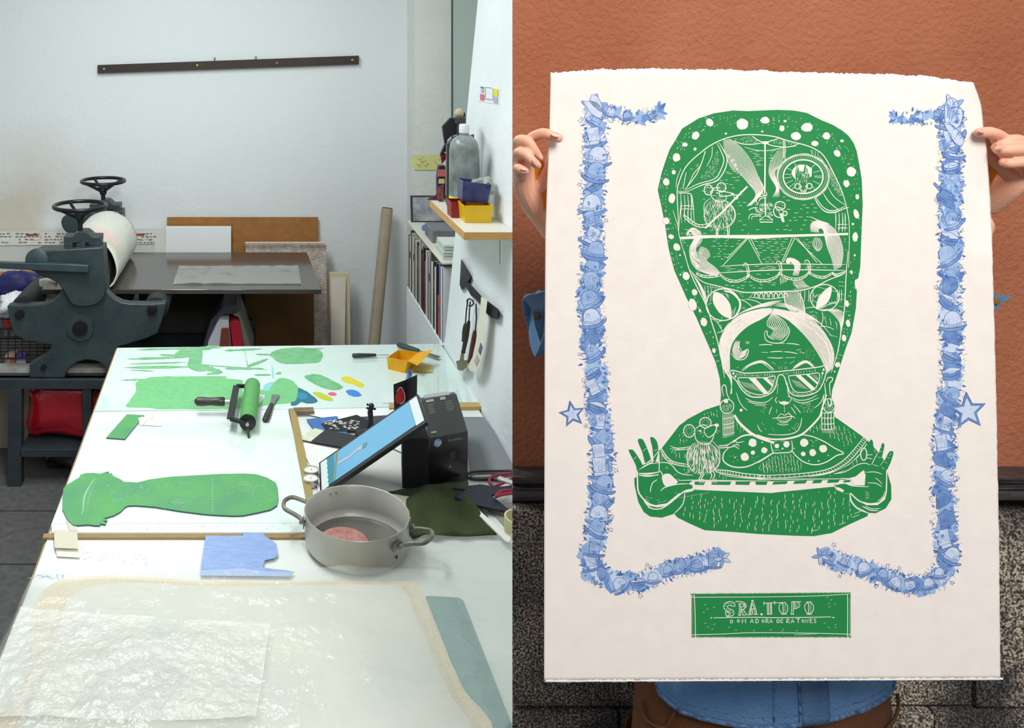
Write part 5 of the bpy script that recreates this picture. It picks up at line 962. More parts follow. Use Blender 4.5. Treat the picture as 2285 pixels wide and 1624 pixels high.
# ================= the artwork printed on the sheet =================
def dens(P, step):
    out = [P[0]]
    for a, b_ in zip(P, P[1:]):
        n_ = max(1, int((b_-a).length/step)); out += [a.lerp(b_, i/n_) for i in range(1, n_+1)]
    return out
class Art:
    def __init__(s, o, st=0): s.mb = MB(); s.o = o; s.tr = (1, 0, 0); s.st = st; s.k = 0
    def to(s, g):
        k, ox, oy = {'P': (1, 0, 0), 'A': (4.388, 1440, 230), 'B': (4.388, 1440, 560), 'C': (4.921, 1390, 880), 'D': (4.921, 1690, 880), 'E': (5.7125, 1520, 1300)}[g]; s.tr = (k, ox, oy); return s
    def p(s, x, y): k, ox, oy = s.tr; return Vector((ox+x/k, oy+y/k, 0))
    def fill(s, pts, sm=0, mi=0, raw=False, do=0):
        q = pts if raw else [s.p(*p) for p in pts]
        if sm: q = catmull(q, sm, True)
        s.k = (s.k+1) % 24; do += s.k*s.st
        s.mb.poly([AP(v.x, v.y, s.o+do) for v in q], mi)
    def line(s, pts, w=1.0, sm=3, mi=0, taper=.5, wob=0, raw=False, do=0):
        q = pts if raw else [s.p(*p) for p in pts]
        if sm and len(q) > 2: q = catmull(q, sm)
        n_ = len(q); l = []; r = []; s.k = (s.k+1) % 24; do += s.k*s.st
        for i, v in enumerate(q):
            d = q[min(i+1, n_-1)]-q[max(i-1, 0)]
            if d.length < 1e-6: d = Vector((1, 0, 0))
            d.normalize(); ww = w*.5*(1-taper*(abs(2*i/(n_-1)-1)**3)) + (R.uniform(-wob, wob) if wob else 0)
            l.append(AP(v.x-d.y*ww, v.y+d.x*ww, s.o+do)); r.append(AP(v.x+d.y*ww, v.y-d.x*ww, s.o+do))
        s.mb.add(l+r, [(i, i+1, n_+i+1, n_+i) for i in range(n_-1)], [mi][0])
    def dot(s, x, y, rx, ry=None, rot=0, n=14, mi=0, jit=.08, do=0):
        ry = ry or rx; c = s.p(x, y); k = s.tr[0]; ca, sa = cos(rot), sin(rot); q = []
        for i in range(n): t = 2*pi*i/n; j = 1+R.uniform(-jit, jit); a, b_ = rx/k*j*cos(t), ry/k*j*sin(t); q.append(c+Vector((a*ca-b_*sa, a*sa+b_*ca, 0)))
        s.fill(q, raw=True, mi=mi, do=do)
    def strands(s, c1, c2, n, w=.9, wob=1.2, part=False):
        a = catmull([s.p(*p) for p in c1], 4); b_ = catmull([s.p(*p) for p in c2], 4); m = min(len(a), len(b_))
        a = [a[int(i*(len(a)-1)/(m-1))] for i in range(m)]; b_ = [b_[int(i*(len(b_)-1)/(m-1))] for i in range(m)]
        for k in range(n):
            t = (k+.5)/n; q = [a[i].lerp(b_[i], t)+Vector((R.uniform(-1, 1), R.uniform(-1, 1), 0))*wob*.18 for i in range(m)]
            if part: i0 = R.randint(0, m//3); i1 = R.randint(2*m//3, m); q = q[i0:i1]
            if len(q) > 2: s.line(q, w, 0, raw=True, taper=.7)
    def ladder(s, c1, c2, n, w=.8):
        a = catmull([s.p(*p) for p in c1], 6); b_ = catmull([s.p(*p) for p in c2], 6)
        for k in range(n+1):
            t = k/n; s.line([a[int(t*(len(a)-1))], b_[int(t*(len(b_)-1))]], w, 0, raw=True, taper=.2)
    def hatch(s, poly, ang, dx, dy, ln, w=.8, jit=.35, skip=.1, bow=0):
        P = [s.p(*p) for p in poly]; k = s.tr[0]; dx, dy, ln = dx/k, dy/k, ln/k; ca, sa = cos(ang), sin(ang)
        xs = [p.x for p in P]; ys = [p.y for p in P]; cx, cy = (min(xs)+max(xs))/2, (min(ys)+max(ys))/2; Rr = sqrt((max(xs)-min(xs))**2+(max(ys)-min(ys))**2)/2
        ni, nj = int(Rr/dx)+1, int(Rr/dy)+1
        for i in range(-ni, ni+1):
            for j in range(-nj, nj+1):
                if R.random() < skip: continue
                u = (i+(.5 if j % 2 else 0)+R.uniform(-jit, jit))*dx; v = (j+R.uniform(-jit, jit)*.6)*dy; l = ln*R.uniform(.6, 1.25)/2
                c = Vector((cx+u*ca-v*sa, cy+u*sa+v*ca, 0)); d = Vector((ca, sa, 0))*l+Vector((-sa, ca, 0))*R.uniform(-.12, .12)*l
                if inside(P, c-d) and inside(P, c+d): s.line([c-d, c, c+d] , w, 0, raw=True, taper=.6)
def inside(P, c):
    r = False; j = len(P)-1
    for i in range(len(P)):
        a, b_ = P[i], P[j]
        if (a.y > c.y) != (b_.y > c.y) and c.x < (b_.x-a.x)*(c.y-a.y)/(b_.y-a.y)+a.x: r = not r
        j = i
    return r
G = Art(.0010, .00001)
L = Art(.0014, .00001)
def PT(g, pts): k, ox, oy = {'P': (1, 0, 0), 'A': (4.388, 1440, 230), 'B': (4.388, 1440, 560), 'C': (4.921, 1390, 880), 'D': (4.921, 1690, 880), 'E': (5.7125, 1520, 1300)}[g]; return [Vector((ox+x/k, oy+y/k, 0)) for x, y in pts]
# --- green shapes
headpts = PT('A', [(860, 72), (1000, 78), (1290, 66), (1450, 72), (1580, 95), (1720, 165), (1840, 215), (1930, 270), (1990, 320), (2040, 390), (2070, 470), (2095, 600), (2120, 750), (2128, 1000), (2120, 1200), (2105, 1600)])+PT('B', [(2085, 265), (2050, 290), (2052, 360), (2072, 390), (2062, 560), (2020, 800), (1960, 960), (1900, 1150), (1830, 1360), (1822, 1440), (1850, 1470), (1862, 1520), (1850, 1560)])+PT('D', [(840, 190), (850, 245), (1000, 350), (1160, 465), (1215, 510), (1300, 600), (1400, 730), (1420, 830), (1185, 770), (1090, 780), (1000, 820), (845, 870), (870, 905), (1000, 935), (400, 945), (0, 958)])+PT('C', [(1300, 952), (1000, 945), (770, 942), (680, 890), (600, 860), (500, 760), (400, 750), (392, 620), (430, 585), (520, 470), (620, 340), (720, 265), (900, 170), (1080, 110)])+PT('B', [(735, 1490), (742, 1400), (730, 1250), (690, 1090), (600, 880), (500, 650), (400, 450), (285, 190), (235, 0)])+PT('A', [(225, 1400), (195, 1200), (160, 1020), (122, 850), (160, 680), (200, 560), (240, 450), (290, 370), (360, 250), (520, 150), (670, 100)])
G.fill(headpts, raw=True)
G.to('C').fill([(125, 920), (160, 900), (160, 850), (210, 775), (330, 735), (430, 745), (520, 755), (600, 850), (670, 885), (768, 890), (768, 945), (720, 980), (765, 1000), (765, 1030), (680, 1062), (660, 1220), (560, 1310), (430, 1352), (300, 1340), (230, 1290), (170, 1180), (130, 1000)])
for f in ([(65, 620), (90, 605), (125, 625), (215, 775), (160, 840), (140, 770)], [(165, 510), (190, 485), (235, 520), (315, 740), (255, 775), (215, 640)], [(300, 480), (330, 470), (375, 520), (388, 630), (345, 750), (325, 590)]): G.fill(f, 3)
G.to('D')
for f in ([(1215, 560), (1245, 495), (1270, 520), (1275, 640), (1255, 780), (1180, 765), (1195, 640)], [(1365, 550), (1382, 535), (1396, 560), (1368, 690), (1345, 790), (1255, 780), (1320, 680)], [(1440, 640), (1470, 620), (1495, 650), (1418, 840), (1340, 790), (1400, 720)]): G.fill(f, 2)
G.fill([(845, 880), (930, 850), (1090, 775), (1180, 755), (1340, 775), (1420, 830), (1470, 1000), (1472, 1150), (1410, 1250), (1300, 1303), (1220, 1300), (1100, 1230), (1030, 1130), (1020, 1090), (950, 1080), (870, 1040), (840, 990), (950, 970), (1050, 1000), (1180, 1000), (1190, 880), (1165, 830), (1080, 900), (1000, 920), (870, 910)])
G.to('P').fill([(v.x, v.y) for v in PT('C', [(780, 1045), (1100, 1060), (1624, 1082)])+PT('D', [(250, 1070), (600, 1035), (840, 1012), (870, 1050), (950, 1083), (1022, 1095), (1035, 1135), (1105, 1235), (1218, 1308), (1210, 1335), (1000, 1430), (820, 1520), (620, 1555), (400, 1550), (0, 1530)])+PT('C', [(1200, 1508), (900, 1490), (720, 1410), (600, 1350), (565, 1310), (650, 1230), (680, 1070)]) if True])
G.to('C')
for a, b_ in ((600, 720), (790, 895), (975, 1180), (1240, 1390), (1460, 1580)): G.fill([(a, 955), (b_+12, 957), (b_-6, 993), (a-2 if a > 700 else a+10, 990)])
G.to('D')
for a, b_ in ((20, 100), (170, 335), (400, 545), (608, 715), (770, 905), (950, 1030)): G.fill([(a+12, 962-a*.03), (b_, 960-b_*.03), (b_-16, 992-b_*.03), (a-8, 994-a*.03)])
# title plate with zigzag rim
G.to('E'); z = []; rz_ = random.Random(2)
x = 115
while x < 2160: z.append((x, 150-18*(x-115)/2045)); z.append((x+9, 132-14*(x-115)/2045+rz_.uniform(-4, 4))); x += 18
y = 120
while y < 700: z.append((2168-2*rz_.random(), y)); z.append((2150, y+8)); y += 17
x = 2172
while x > 125: z.append((x, 682+rz_.uniform(-3, 3))); z.append((x-9, 704+rz_.uniform(-5, 4))); x -= 18
y = 700
while y > 145: z.append((128, y)); z.append((140, y-8)); y -= 17
G.fill(z)
g_ink = mat('green_print_ink', (22, 130, 62), .6, col2=(26, 135, 70), nscale=12)
G.mb.build('green_figure', g_ink, parent=PRN, smooth=False)
# --- white carved lines: hat rim dots
L.to('A')
for x, y, rx, ry, ro in ((630, 190, 40, 34, 1.0), (492, 318, 34, 44, .5), (388, 405, 27, 20, 0), (487, 450, 14, 16, 0), (305, 530, 38, 42, 0), (278, 677, 20, 22, 0), (205, 772, 30, 38, -.4), (260, 932, 33, 46, 0), (205, 1152, 30, 36, -.5), (252, 1308, 30, 22, .3), (308, 1410, 33, 38, -.5), (950, 205, 58, 54, 0), (1172, 168, 45, 34, 0), (1338, 247, 26, 28, 0), (1368, 177, 16, 12, 0), (1145, 278, 12, 9, 0), (788, 298, 12, 10, 0), (1582, 238, 54, 44, 0), (1474, 322, 50, 40, 0), (1775, 320, 38, 34, .5), (1660, 395, 36, 26, 0), (1926, 370, 18, 14, 0), (1878, 492, 36, 30, .8), (2016, 672, 48, 48, 0), (1968, 788, 30, 36, -.3), (2076, 917, 19, 26, 0), (2065, 1085, 26, 46, -.3), (2032, 1184, 12, 12, 0), (2055, 1310, 26, 46, 0), (2050, 1490, 9, 12, 0), (340, 1488, 9, 9, 0)): L.dot(x, y, rx, ry, ro)
L.to('B')
for x, y, rx, ry in ((398, 245, 34, 42), (482, 405, 26, 32), (462, 525, 40, 60), (342, 232, 9, 9), (534, 582, 12, 16), (572, 696, 32, 42), (672, 974, 17, 26), (2018, 207, 13, 20), (1974, 515, 19, 34), (1986, 708, 21, 38), (1946, 852, 22, 34), (1884, 1113, 26, 26), (1854, 1180, 7, 10), (938, 1558, 15, 14), (2076, 330, 24, 60)): L.dot(x, y, rx, ry, -.2)
# hat rim ticks
rim_o = PT('A', [(700, 130), (1000, 120), (1400, 100), (1650, 170), (1900, 300), (2000, 450), (2060, 700), (2090, 1000), (2080, 1500)]); 
def ticks(g, c, n, spread, w=1.0, l=4.5, ang=None):
    q = catmull(PT(g, c), 8)
    for i in range(n):
        t = R.random()*(len(q)-2); v = q[int(t)]; d = (q[int(t)+1]-q[int(t)]).normalized(); nn = Vector((-d.y, d.x, 0)); c0 = v+nn*R.uniform(-spread, spread); dd = d if ang is None else Vector((cos(ang), sin(ang), 0)); ll = l*R.uniform(.5, 1.1)/2
        L.line([c0-dd*ll, c0, c0+dd*ll], w, 0, raw=True, taper=.7)
ticks('A', [(340, 420), (480, 260), (700, 180), (1000, 190), (1400, 180), (1650, 260), (1880, 400), (1990, 560), (2050, 900), (2070, 1500)], 150, 14)
ticks('A', [(330, 420), (210, 700), (180, 880), (230, 1180), (300, 1600)], 55, 9); ticks('B', [(280, 60), (440, 420), (620, 800), (730, 1200)], 60, 8); ticks('B', [(2040, 50), (2010, 400), (1985, 700), (1930, 950), (1850, 1200)], 46, 7)
# inner arch outline of the hat picture
L.to('A'); L.line([(425, 1610), (330, 1290), (322, 1120), (312, 900), (325, 790), (400, 620), (560, 470), (700, 380), (860, 325), (1040, 308), (1250, 325), (1400, 370), (1560, 410), (1660, 450), (1750, 520), (1850, 700), (1930, 880), (1985, 1090), (1998, 1260), (1990, 1610)], 2.2, 5)
L.line([(340, 860), (350, 950), (338, 1100), (325, 1270)], 1.2); L.line([(300, 830), (310, 740), (350, 640)], 1.2); L.line([(270, 1050), (300, 1140), (318, 1200)], 1.2); L.line([(285, 1180), (310, 1230)], 1.0)
# left curtain
L.line([(400, 850), (520, 790), (680, 740), (740, 650), (770, 560), (745, 480), (700, 390)], 2.0); L.line([(420, 862), (560, 800), (700, 760), (780, 650), (800, 540), (760, 450), (720, 385)], 2.2, wob=.25)
L.line([(385, 850), (500, 700), (560, 560), (585, 470)], 1.8); L.line([(370, 845), (395, 700), (405, 680)], 1.4); L.line([(600, 620), (650, 520), (655, 420)], 1.4); L.line([(400, 840), (440, 760), (480, 680), (540, 610), (590, 470)], 1.5)
L.hatch([(480, 780), (690, 720), (735, 560), (700, 420), (660, 560), (560, 700)], .9, 22, 13, 14, 1.0); L.hatch([(330, 850), (370, 740), (400, 680), (380, 840)], .9, 18, 12, 12, .9); L.hatch([(420, 650), (560, 500), (530, 620), (450, 740)], 0, 60, 22, 50, .9)
# sagging rope + curtains bars left
L.line([(318, 865), (430, 862)], 2.6, wob=.3); L.line([(320, 880), (430, 884), (460, 940), (480, 1170)], 2.2, wob=.3)
for x in (345, 380, 415, 445): L.line([(x, 900), (x+8, 1000), (x+2, 1080), (x+10, 1170)], 1.5, wob=.25)
for y in (1010, 1040): L.line([(345, y), (400, y-6), (480, y)], 1.4, wob=.25)
# hair ropes top centre
L.strands([(760, 360), (780, 470), (880, 640), (1000, 780), (1080, 900), (990, 1010)], [(830, 350), (930, 420), (1040, 560), (1110, 720), (1160, 850), (1040, 1000)], 13, 1.3)
L.strands([(760, 440), (800, 560), (850, 660)], [(880, 560), (900, 620), (920, 690)], 6, 1.1)
L.line([(1110, 720), (1140, 790), (1170, 850), (1160, 900)], 1.4)
# top bow and drape
L.line([(1170, 385), (1120, 372), (1040, 320)], 2); L.line([(1170, 385), (1060, 402), (950, 400), (870, 370)], 2); L.line([(1170, 385), (1230, 370), (1310, 345)], 2); L.line([(1170, 390), (1260, 420), (1400, 430), (1500, 400)], 2); L.dot(1175, 388, 34, 16)
L.line([(970, 430), (1080, 460), (1200, 465), (1330, 440), (1480, 420)], 1.4); L.hatch([(850, 350), (1020, 320), (1140, 380), (1060, 395), (920, 390)], .2, 26, 14, 16, 1); L.hatch([(1220, 385), (1340, 340), (1500, 400), (1380, 420)], .2, 26, 14, 16, 1)
L.line([(1172, 400), (1172, 620), (1170, 880)], 3.2, 0, taper=0); L.line([(1172, 920), (1178, 1110)], 2.6, taper=0)
L.line([(1352, 365), (1352, 540)], 1.5, taper=0); L.line([(1366, 365), (1368, 560)], 1.5, taper=0)
L.hatch([(1010, 440), (1160, 470), (1160, 640), (1080, 620), (1030, 540)], 0, 55, 17, 44, .9); L.hatch([(1190, 470), (1300, 450), (1250, 620), (1190, 640)], 0, 50, 17, 40, .9)
# right hair rope
L.strands([(1300, 450), (1220, 580), (1210, 700), (1280, 830), (1240, 920)], [(1390, 450), (1330, 600), (1270, 680), (1310, 820), (1310, 920)], 8, 1.2)
# wheel ring and inner mouse
def ring(cx, cy, rx, ry, w, n=40, wob=0): L.line([(cx+rx*cos(2*pi*i/n), cy+ry*sin(2*pi*i/n)) for i in range(n+1)], w, 0, taper=0, wob=wob)
ring(1545, 720, 195, 165, 3.0); ring(1545, 722, 250, 215, 2.2, wob=.3); ring(1545, 722, 262, 226, 1.2, wob=.3)
for i in range(74):
    a = 2*pi*i/74; L.line([(1545+212*cos(a), 722+178*sin(a)), (1545+246*cos(a), 722+210*sin(a))], 1.1, 0)
for a in (0.08, .5, 2.7, 2.4, 3.05, 3.3, 3.7, 4.2, 5.4, 5.9, 6.25, .9, 2.2): L.line([(1545+110*cos(a), 715+95*sin(a)), (1545+185*cos(a), 720+158*sin(a))], 1.8, 0)
L.dot(1535, 680, 102, 80)
# right curtain + hanging bars
L.line([(1660, 925), (1690, 990), (1760, 1060), (1850, 1070), (1930, 1040), (1990, 1020)], 2.4, wob=.3); L.line([(1670, 915), (1710, 985), (1780, 1045), (1860, 1050), (1960, 1010)], 1.8, wob=.2); L.line([(1740, 880), (1800, 970), (1900, 1050)], 1.8); L.line([(1790, 820), (1850, 920), (1960, 1000)], 1.5)
L.hatch([(1700, 510), (1830, 660), (1940, 900), (1910, 930), (1820, 800), (1790, 620), (1690, 540)], .9, 17, 12, 14, 1.2, skip=0); L.line([(1620, 460), (1640, 500)], 1.6); L.line([(1640, 460), (1625, 520)], 1.2)
for x in (1862, 1895, 1930, 1955): L.line([(x, 1075), (x+4, 1160), (x-2, 1260)], 1.7, wob=.25)
for y in (1190, 1225): L.line([(1880, y), (1940, y-4), (1980, y)], 1.6, wob=.2)
L.line([(1668, 465), (1660, 545)], 1.4); L.line([(1690, 480), (1690, 560)], 1.4)
# background dashes of the scene
L.hatch([(500, 900), (560, 780), (760, 700), (960, 720), (980, 900), (560, 960)], 0, 70, 36, 40, 1.0, skip=.25); L.hatch([(880, 950), (1000, 900), (1000, 1240), (880, 1260)], 0, 70, 36, 40, 1.0, skip=.3); L.hatch([(1330, 900), (1640, 960), (1760, 1080), (1600, 1120), (1560, 1250), (1250, 1250), (1230, 1190), (1390, 1170)], -.03, 76, 40, 38, 1.1, skip=.2); L.hatch([(340, 1180), (560, 1230), (900, 1240), (1240, 1190), (1200, 1270), (340, 1300)], 0, 80, 34, 36, 1.0, skip=.35); L.hatch([(780, 620), (980, 690), (930, 720), (760, 690)], 0, 50, 20, 40, .9)
L.hatch([(1010, 1330), (1440, 1325), (1340, 1550), (1150, 1560)], 0, 62, 22, 42, 1.0); L.hatch([(640, 1350), (960, 1335), (770, 1570), (640, 1500)], 0, 62, 26, 40, 1.0); L.hatch([(1500, 1340), (1640, 1330), (1680, 1500), (1640, 1520)], 0, 50, 22, 36, 1.0); L.hatch([(340, 1340), (430, 1340), (450, 1560), (420, 1590)], 0, 50, 24, 34, .9); L.hatch([(1940, 1320), (1985, 1320), (1980, 1560), (1950, 1560)], 0, 30, 22, 26, .9)
# tightrope beam and trapezoid rigging
L.fill([(340, 1310), (420, 1305), (560, 1292), (1100, 1290), (1500, 1285), (1985, 1270), (1985, 1292), (1400, 1312), (1080, 1330), (700, 1318), (560, 1325), (345, 1334)])
for a, b_ in (((1000, 1330), (760, 1590)), ((985, 1330), (800, 1520)), ((1010, 1330), (1145, 1580)), ((1035, 1330), (1120, 1500)), ((1440, 1315), (1330, 1570)), ((1465, 1315), (1350, 1560)), ((1470, 1325), (1735, 1580)), ((1490, 1322), (1680, 1560))): L.line([a, b_], 1.8, 0, taper=.2)
# mouse builder
def ear(cx, cy, rx, ry, n=7):
    ring(cx, cy, rx, ry, 2.0, 18)
    for i in range(n): a = 2*pi*i/n; L.line([(cx+rx*.4*cos(a), cy+ry*.4*sin(a)), (cx+rx*.9*cos(a), cy+ry*.9*sin(a))], 1.1, 0)
def fur(cx, cy, rx, ry, n, lean=0, w=1.1, l=.34):
    for i in range(n):
        a = R.uniform(0, 2*pi); r = sqrt(R.random()); x, y = cx+rx*r*cos(a), cy+ry*r*sin(a); d = ry*l*R.uniform(.6, 1.2); o_ = (x-cx)/rx*.35+lean; L.line([(x-o_*d*.5, y-d/2), (x+R.uniform(-4, 4), y), (x+o_*d*.5, y+d/2)], w, 0, taper=.8)
def edge(cx, cy, rx, ry, n, l, w=1.3):
    for i in range(n): a = 2*pi*i/n; x, y = cx+rx*cos(a), cy+ry*sin(a); L.line([(x-l*.15*cos(a)+l*.5*sin(a), y-l*.6), (x, y), (x+l*.1*cos(a), y+l*.6)], w, 0, taper=.8)
# left mouse with pole
ear(618, 850, 42, 50); ear(745, 825, 44, 46); L.line([(640, 860), (650, 920), (700, 960), (770, 960), (800, 920)], 2.0); L.line([(660, 850), (740, 860), (860, 885), (850, 900), (740, 915), (725, 880), (735, 860)], 2.0); L.line([(640, 870), (680, 830), (730, 828)], 1.8)
L.dot(852, 888, 12, 9); L.dot(705, 880, 12, 6); L.line([(700, 920), (750, 900)], 1); L.line([(715, 935), (755, 905)], 1)
fur(725, 1090, 140, 135, 150); edge(725, 1090, 150, 140, 44, 34); L.line([(640, 930), (580, 980), (575, 1060), (590, 1160), (640, 1210)], 1.4); L.line([(800, 960), (860, 1020), (885, 1100), (850, 1180), (780, 1220)], 1.4)
L.line([(585, 1225), (760, 1060), (885, 930), (1000, 815)], 4.0, 0, taper=.1); L.line([(870, 935), (870, 905), (900, 900), (905, 930), (890, 945)], 1.8)
L.line([(615, 1180), (520, 1190), (440, 1140), (380, 1090)], 2.0); L.line([(640, 1205), (530, 1215), (430, 1165), (370, 1100)], 2.0); L.ladder([(615, 1180), (520, 1190), (440, 1140), (380, 1090)], [(640, 1205), (530, 1215), (430, 1165), (370, 1100)], 9, 1.2)
for x in (700, 810): L.line([(x-8, 1200), (x-4, 1300), (x-24, 1325)], 2.0); L.line([(x+14, 1195), (x+10, 1300), (x+30, 1325)], 2.0); L.line([(x, 1300), (x+2, 1340)], 1.8)
# middle hanging mouse
ear(1320, 1005, 50, 42); ear(1368, 1080, 20, 22, 4); L.line([(1270, 1010), (1255, 1060), (1280, 1110), (1330, 1120)], 2.2); L.line([(1270, 1010), (1330, 1030), (1350, 1060)], 2); L.fill([(1318, 1080), (1340, 1078), (1365, 1160), (1350, 1168)]); L.line([(1310, 1070), (1345, 1165), (1350, 1100)], 1.8); L.dot(1292, 1050, 8, 5); L.dot(1310, 1062, 7, 5); 
for i in range(60):
    x, y = R.uniform(1080, 1250), R.uniform(980, 1120); L.line([(x-18, y-10), (x, y), (x+20, y+R.uniform(-4, 8))], 1.2, 0, taper=.8)
L.line([(1190, 905), (1110, 920), (1085, 960), (1110, 990)], 2.2); L.line([(1190, 920), (1130, 935), (1110, 965)], 1.8); L.line([(1100, 1020), (1040, 1030), (1010, 1050)], 1.8); L.line([(1090, 1090), (1030, 1090), (1010, 1140)], 1.8); L.line([(1100, 1110), (1050, 1110), (1040, 1140)], 1.4); L.line([(1140, 860), (1160, 900), (1190, 895), (1180, 870)], 1.8)
L.line([(1180, 1100), (1120, 1140), (1125, 1165), (1245, 1165), (1245, 1140), (1190, 1105)], 2.2, 0); L.line([(1125, 1142), (1245, 1142)], 1.6, 0)
# wheel mouse (upside down)
for i in range(70):
    x = R.uniform(1470, 1610); y = R.uniform(690, 790)
    if (x-1540)**2/72**2+(y-735)**2/62**2 < 1: L.line([(x, y-14), (x+R.uniform(-6, 6), y+14)], 1.1, 0)
# drapes right: long horse-tail rope
L.strands([(1620, 1260), (1620, 1180), (1700, 1150), (1820, 1200), (1900, 1300), (1940, 1450), (1920, 1600)], [(1700, 1270), (1700, 1230), (1740, 1240), (1760, 1330), (1780, 1420), (1820, 1520), (1850, 1640)], 15, 1.5); L.strands([(1660, 1310), (1630, 1380), (1680, 1450)], [(1710, 1320), (1740, 1400), (1700, 1450)], 6, 1.4); L.line([(1610, 1110), (1700, 1150), (1800, 1180)], 1.8); L.line([(1615, 1150), (1680, 1170)], 1.4)
# left rope of hair
L.strands([(430, 1290), (440, 1230), (500, 1225), (545, 1300), (500, 1400), (520, 1520), (640, 1620)], [(400, 1300), (420, 1250), (470, 1290), (470, 1340), (430, 1430), (450, 1560), (520, 1660)], 9, 1.4); L.strands([(540, 1400), (610, 1430), (640, 1500)], [(520, 1440), (560, 1500), (600, 1540)], 7, 1.2); ring(455, 1300, 22, 18, 1.8, 12)
L.strands([(540, 1240), (560, 1340), (500, 1420)], [(500, 1240), (520, 1330), (470, 1400)], 4, 1.2)
# --- lower hat part
L.to('B'); L.line([(380, 0), (420, 150), (480, 300), (600, 540), (650, 700), (700, 860), (740, 1040), (775, 1240)], 2.2, 4); L.line([(1985, 0), (1965, 250), (1950, 560), (1915, 800), (1880, 1000), (1820, 1190)], 2.2, 4)
L.strands([(440, 10), (450, 120), (540, 200), (700, 250)], [(540, 0), (600, 90), (690, 160), (735, 215)], 12, 1.5)
L.line([(735, 150), (990, 135), (1290, 125), (1700, 130), (1960, 130)], 1.8); L.line([(700, 215), (960, 200), (1300, 185), (1700, 185), (1960, 190)], 2.0)
L.hatch([(740, 160), (970, 150), (970, 190), (740, 200)], 0, 90, 12, 70, .9); L.hatch([(1040, 150), (1290, 140), (1290, 175), (1040, 185)], 0, 90, 12, 70, .9); L.hatch([(1540, 145), (1800, 145), (1800, 175), (1540, 175)], 0, 90, 12, 70, .9)
rope = [[(500, 210), (560, 235), (640, 240), (735, 225)], [(735, 225), (800, 270), (900, 285), (990, 250), (1010, 225)], [(1010, 225), (1080, 270), (1180, 280), (1280, 245), (1310, 205)], [(1310, 205), (1380, 250), (1480, 265), (1560, 240), (1600, 200)], [(1600, 200), (1680, 240), (1760, 245), (1830, 205)], [(1830, 205), (1870, 225), (1950, 200)]]
for c in rope:
    c2 = [(x, y+20) for x, y in c]; L.line(c, 1.6); L.line(c2, 1.8); L.ladder(c, c2, 13, 1.4)
for x, y in ((990, 170), (1310, 150), (1590, 140)): L.line([(x-30, y-20), (x-20, y-50), (x+10, y-40), (x+28, y+30), (x+20, y+90)], 1.8); L.line([(x-10, y-30), (x+8, y+30), (x+4, y+90)], 1.4); L.line([(x+14, y-34), (x+18, y+60)], 1.2)
L.strands([(1375, 110), (1390, 70), (1460, 75), (1520, 130), (1500, 240)], [(1400, 130), (1420, 110), (1440, 120), (1460, 160), (1440, 240)], 10, 1.4)
L.strands([(1440, 280), (1450, 330), (1500, 380)], [(1540, 280), (1580, 330), (1620, 350)], 8, 1.4); L.strands([(1310, 250), (1320, 330)], [(1400, 260), (1390, 300)], 5, 1.3)
L.hatch([(720, 300), (1000, 290), (1300, 280), (1300, 340), (1000, 390), (800, 350)], 0, 75, 28, 40, 1.1); L.hatch([(1050, 215), (1280, 205), (1250, 240), (1080, 250)], 0, 60, 22, 36, 1); L.hatch([(1420, 340), (1560, 300), (1540, 370), (1440, 390)], 0, 60, 28, 36, 1)
# big curved rim
L.line([(440, 190), (560, 300), (700, 340), (860, 380), (980, 405), (1150, 400), (1350, 395), (1520, 385), (1680, 340), (1800, 280), (1930, 230), (1960, 190)], 2.4, 5)
L.strands([(450, 210), (520, 330), (600, 540)], [(500, 270), (560, 360), (610, 470)], 7, 1.1)
# left ball and right ball
ring(760, 525, 165, 155, 2.4); L.fill([(665, 420), (690, 400), (760, 430), (830, 520), (845, 640), (820, 660), (740, 620), (680, 540), (660, 480)], 3); L.line([(770, 390), (850, 410), (920, 480), (925, 560), (880, 640)], 4.5)
L.hatch([(750, 400), (830, 400), (850, 440), (810, 480)], 1.1, 9, 60, 50, 1.1); L.hatch([(600, 500), (660, 490), (665, 540), (610, 580)], -.2, 60, 9, 44, 1.1); L.hatch([(840, 560), (900, 530), (890, 620), (850, 640)], 1.9, 9, 60, 50, 1.1); L.hatch([(700, 640), (740, 630), (800, 665), (740, 680)], 1.9, 9, 60, 34, 1.1)
ring(1755, 455, 140, 128, 2.0); L.fill([(1820, 345), (1815, 440), (1770, 520), (1680, 570), (1672, 545), (1690, 470), (1740, 400)], 3)
for x, y in ((1650, 430), (1800, 500)): L.line([(x, y), (x+15, y+25), (x+28, y-5), (x+42, y+20), (x+55, y-10), (x+66, y+20)], 1.8, 0, taper=0)
L.line([(1680, 350), (1880, 400)], 1.5); L.line([(1640, 480), (1700, 520)], 1.5); L.line([(1700, 575), (1800, 520), (1890, 500)], 1.5); L.line([(1620, 490), (1640, 500)], 1.5)
# brick columns / tiles behind
for x in (580, 610, 640): L.line([(x, 340), (x+6, 400), (x-2, 500)], 1.1)
for y in (345, 395): L.line([(600, y), (800, y+30)], 1.1)
for i in range(9): x = 660+i*30; L.line([(x, 340+i*4), (x, 370+i*4)], 1.1)
for i in range(7): x = 1070+i*48; L.line([(x, 460), (x+2, 425), (x+16, 412), (x+32, 425), (x+34, 460)], 2.2)
L.line([(1060, 410), (1380, 400)], 1.6); L.line([(1020, 450), (1200, 470), (1380, 450)], 1.6)
for c in ([(920, 470), (990, 500), (1060, 560)], [(1000, 470), (1080, 490), (1160, 530)], [(940, 480), (1000, 470)], [(1060, 410), (1000, 480)], [(1560, 560), (1650, 550), (1720, 580)], [(1700, 740), (1780, 740), (1850, 770)], [(1730, 590), (1740, 660), (1720, 740)], [(1800, 820), (1880, 840)], [(640, 660), (700, 690), (760, 800)], [(700, 800), (760, 780), (820, 700)], [(700, 700), (760, 680), (830, 670)]): L.line(c, 1.5)
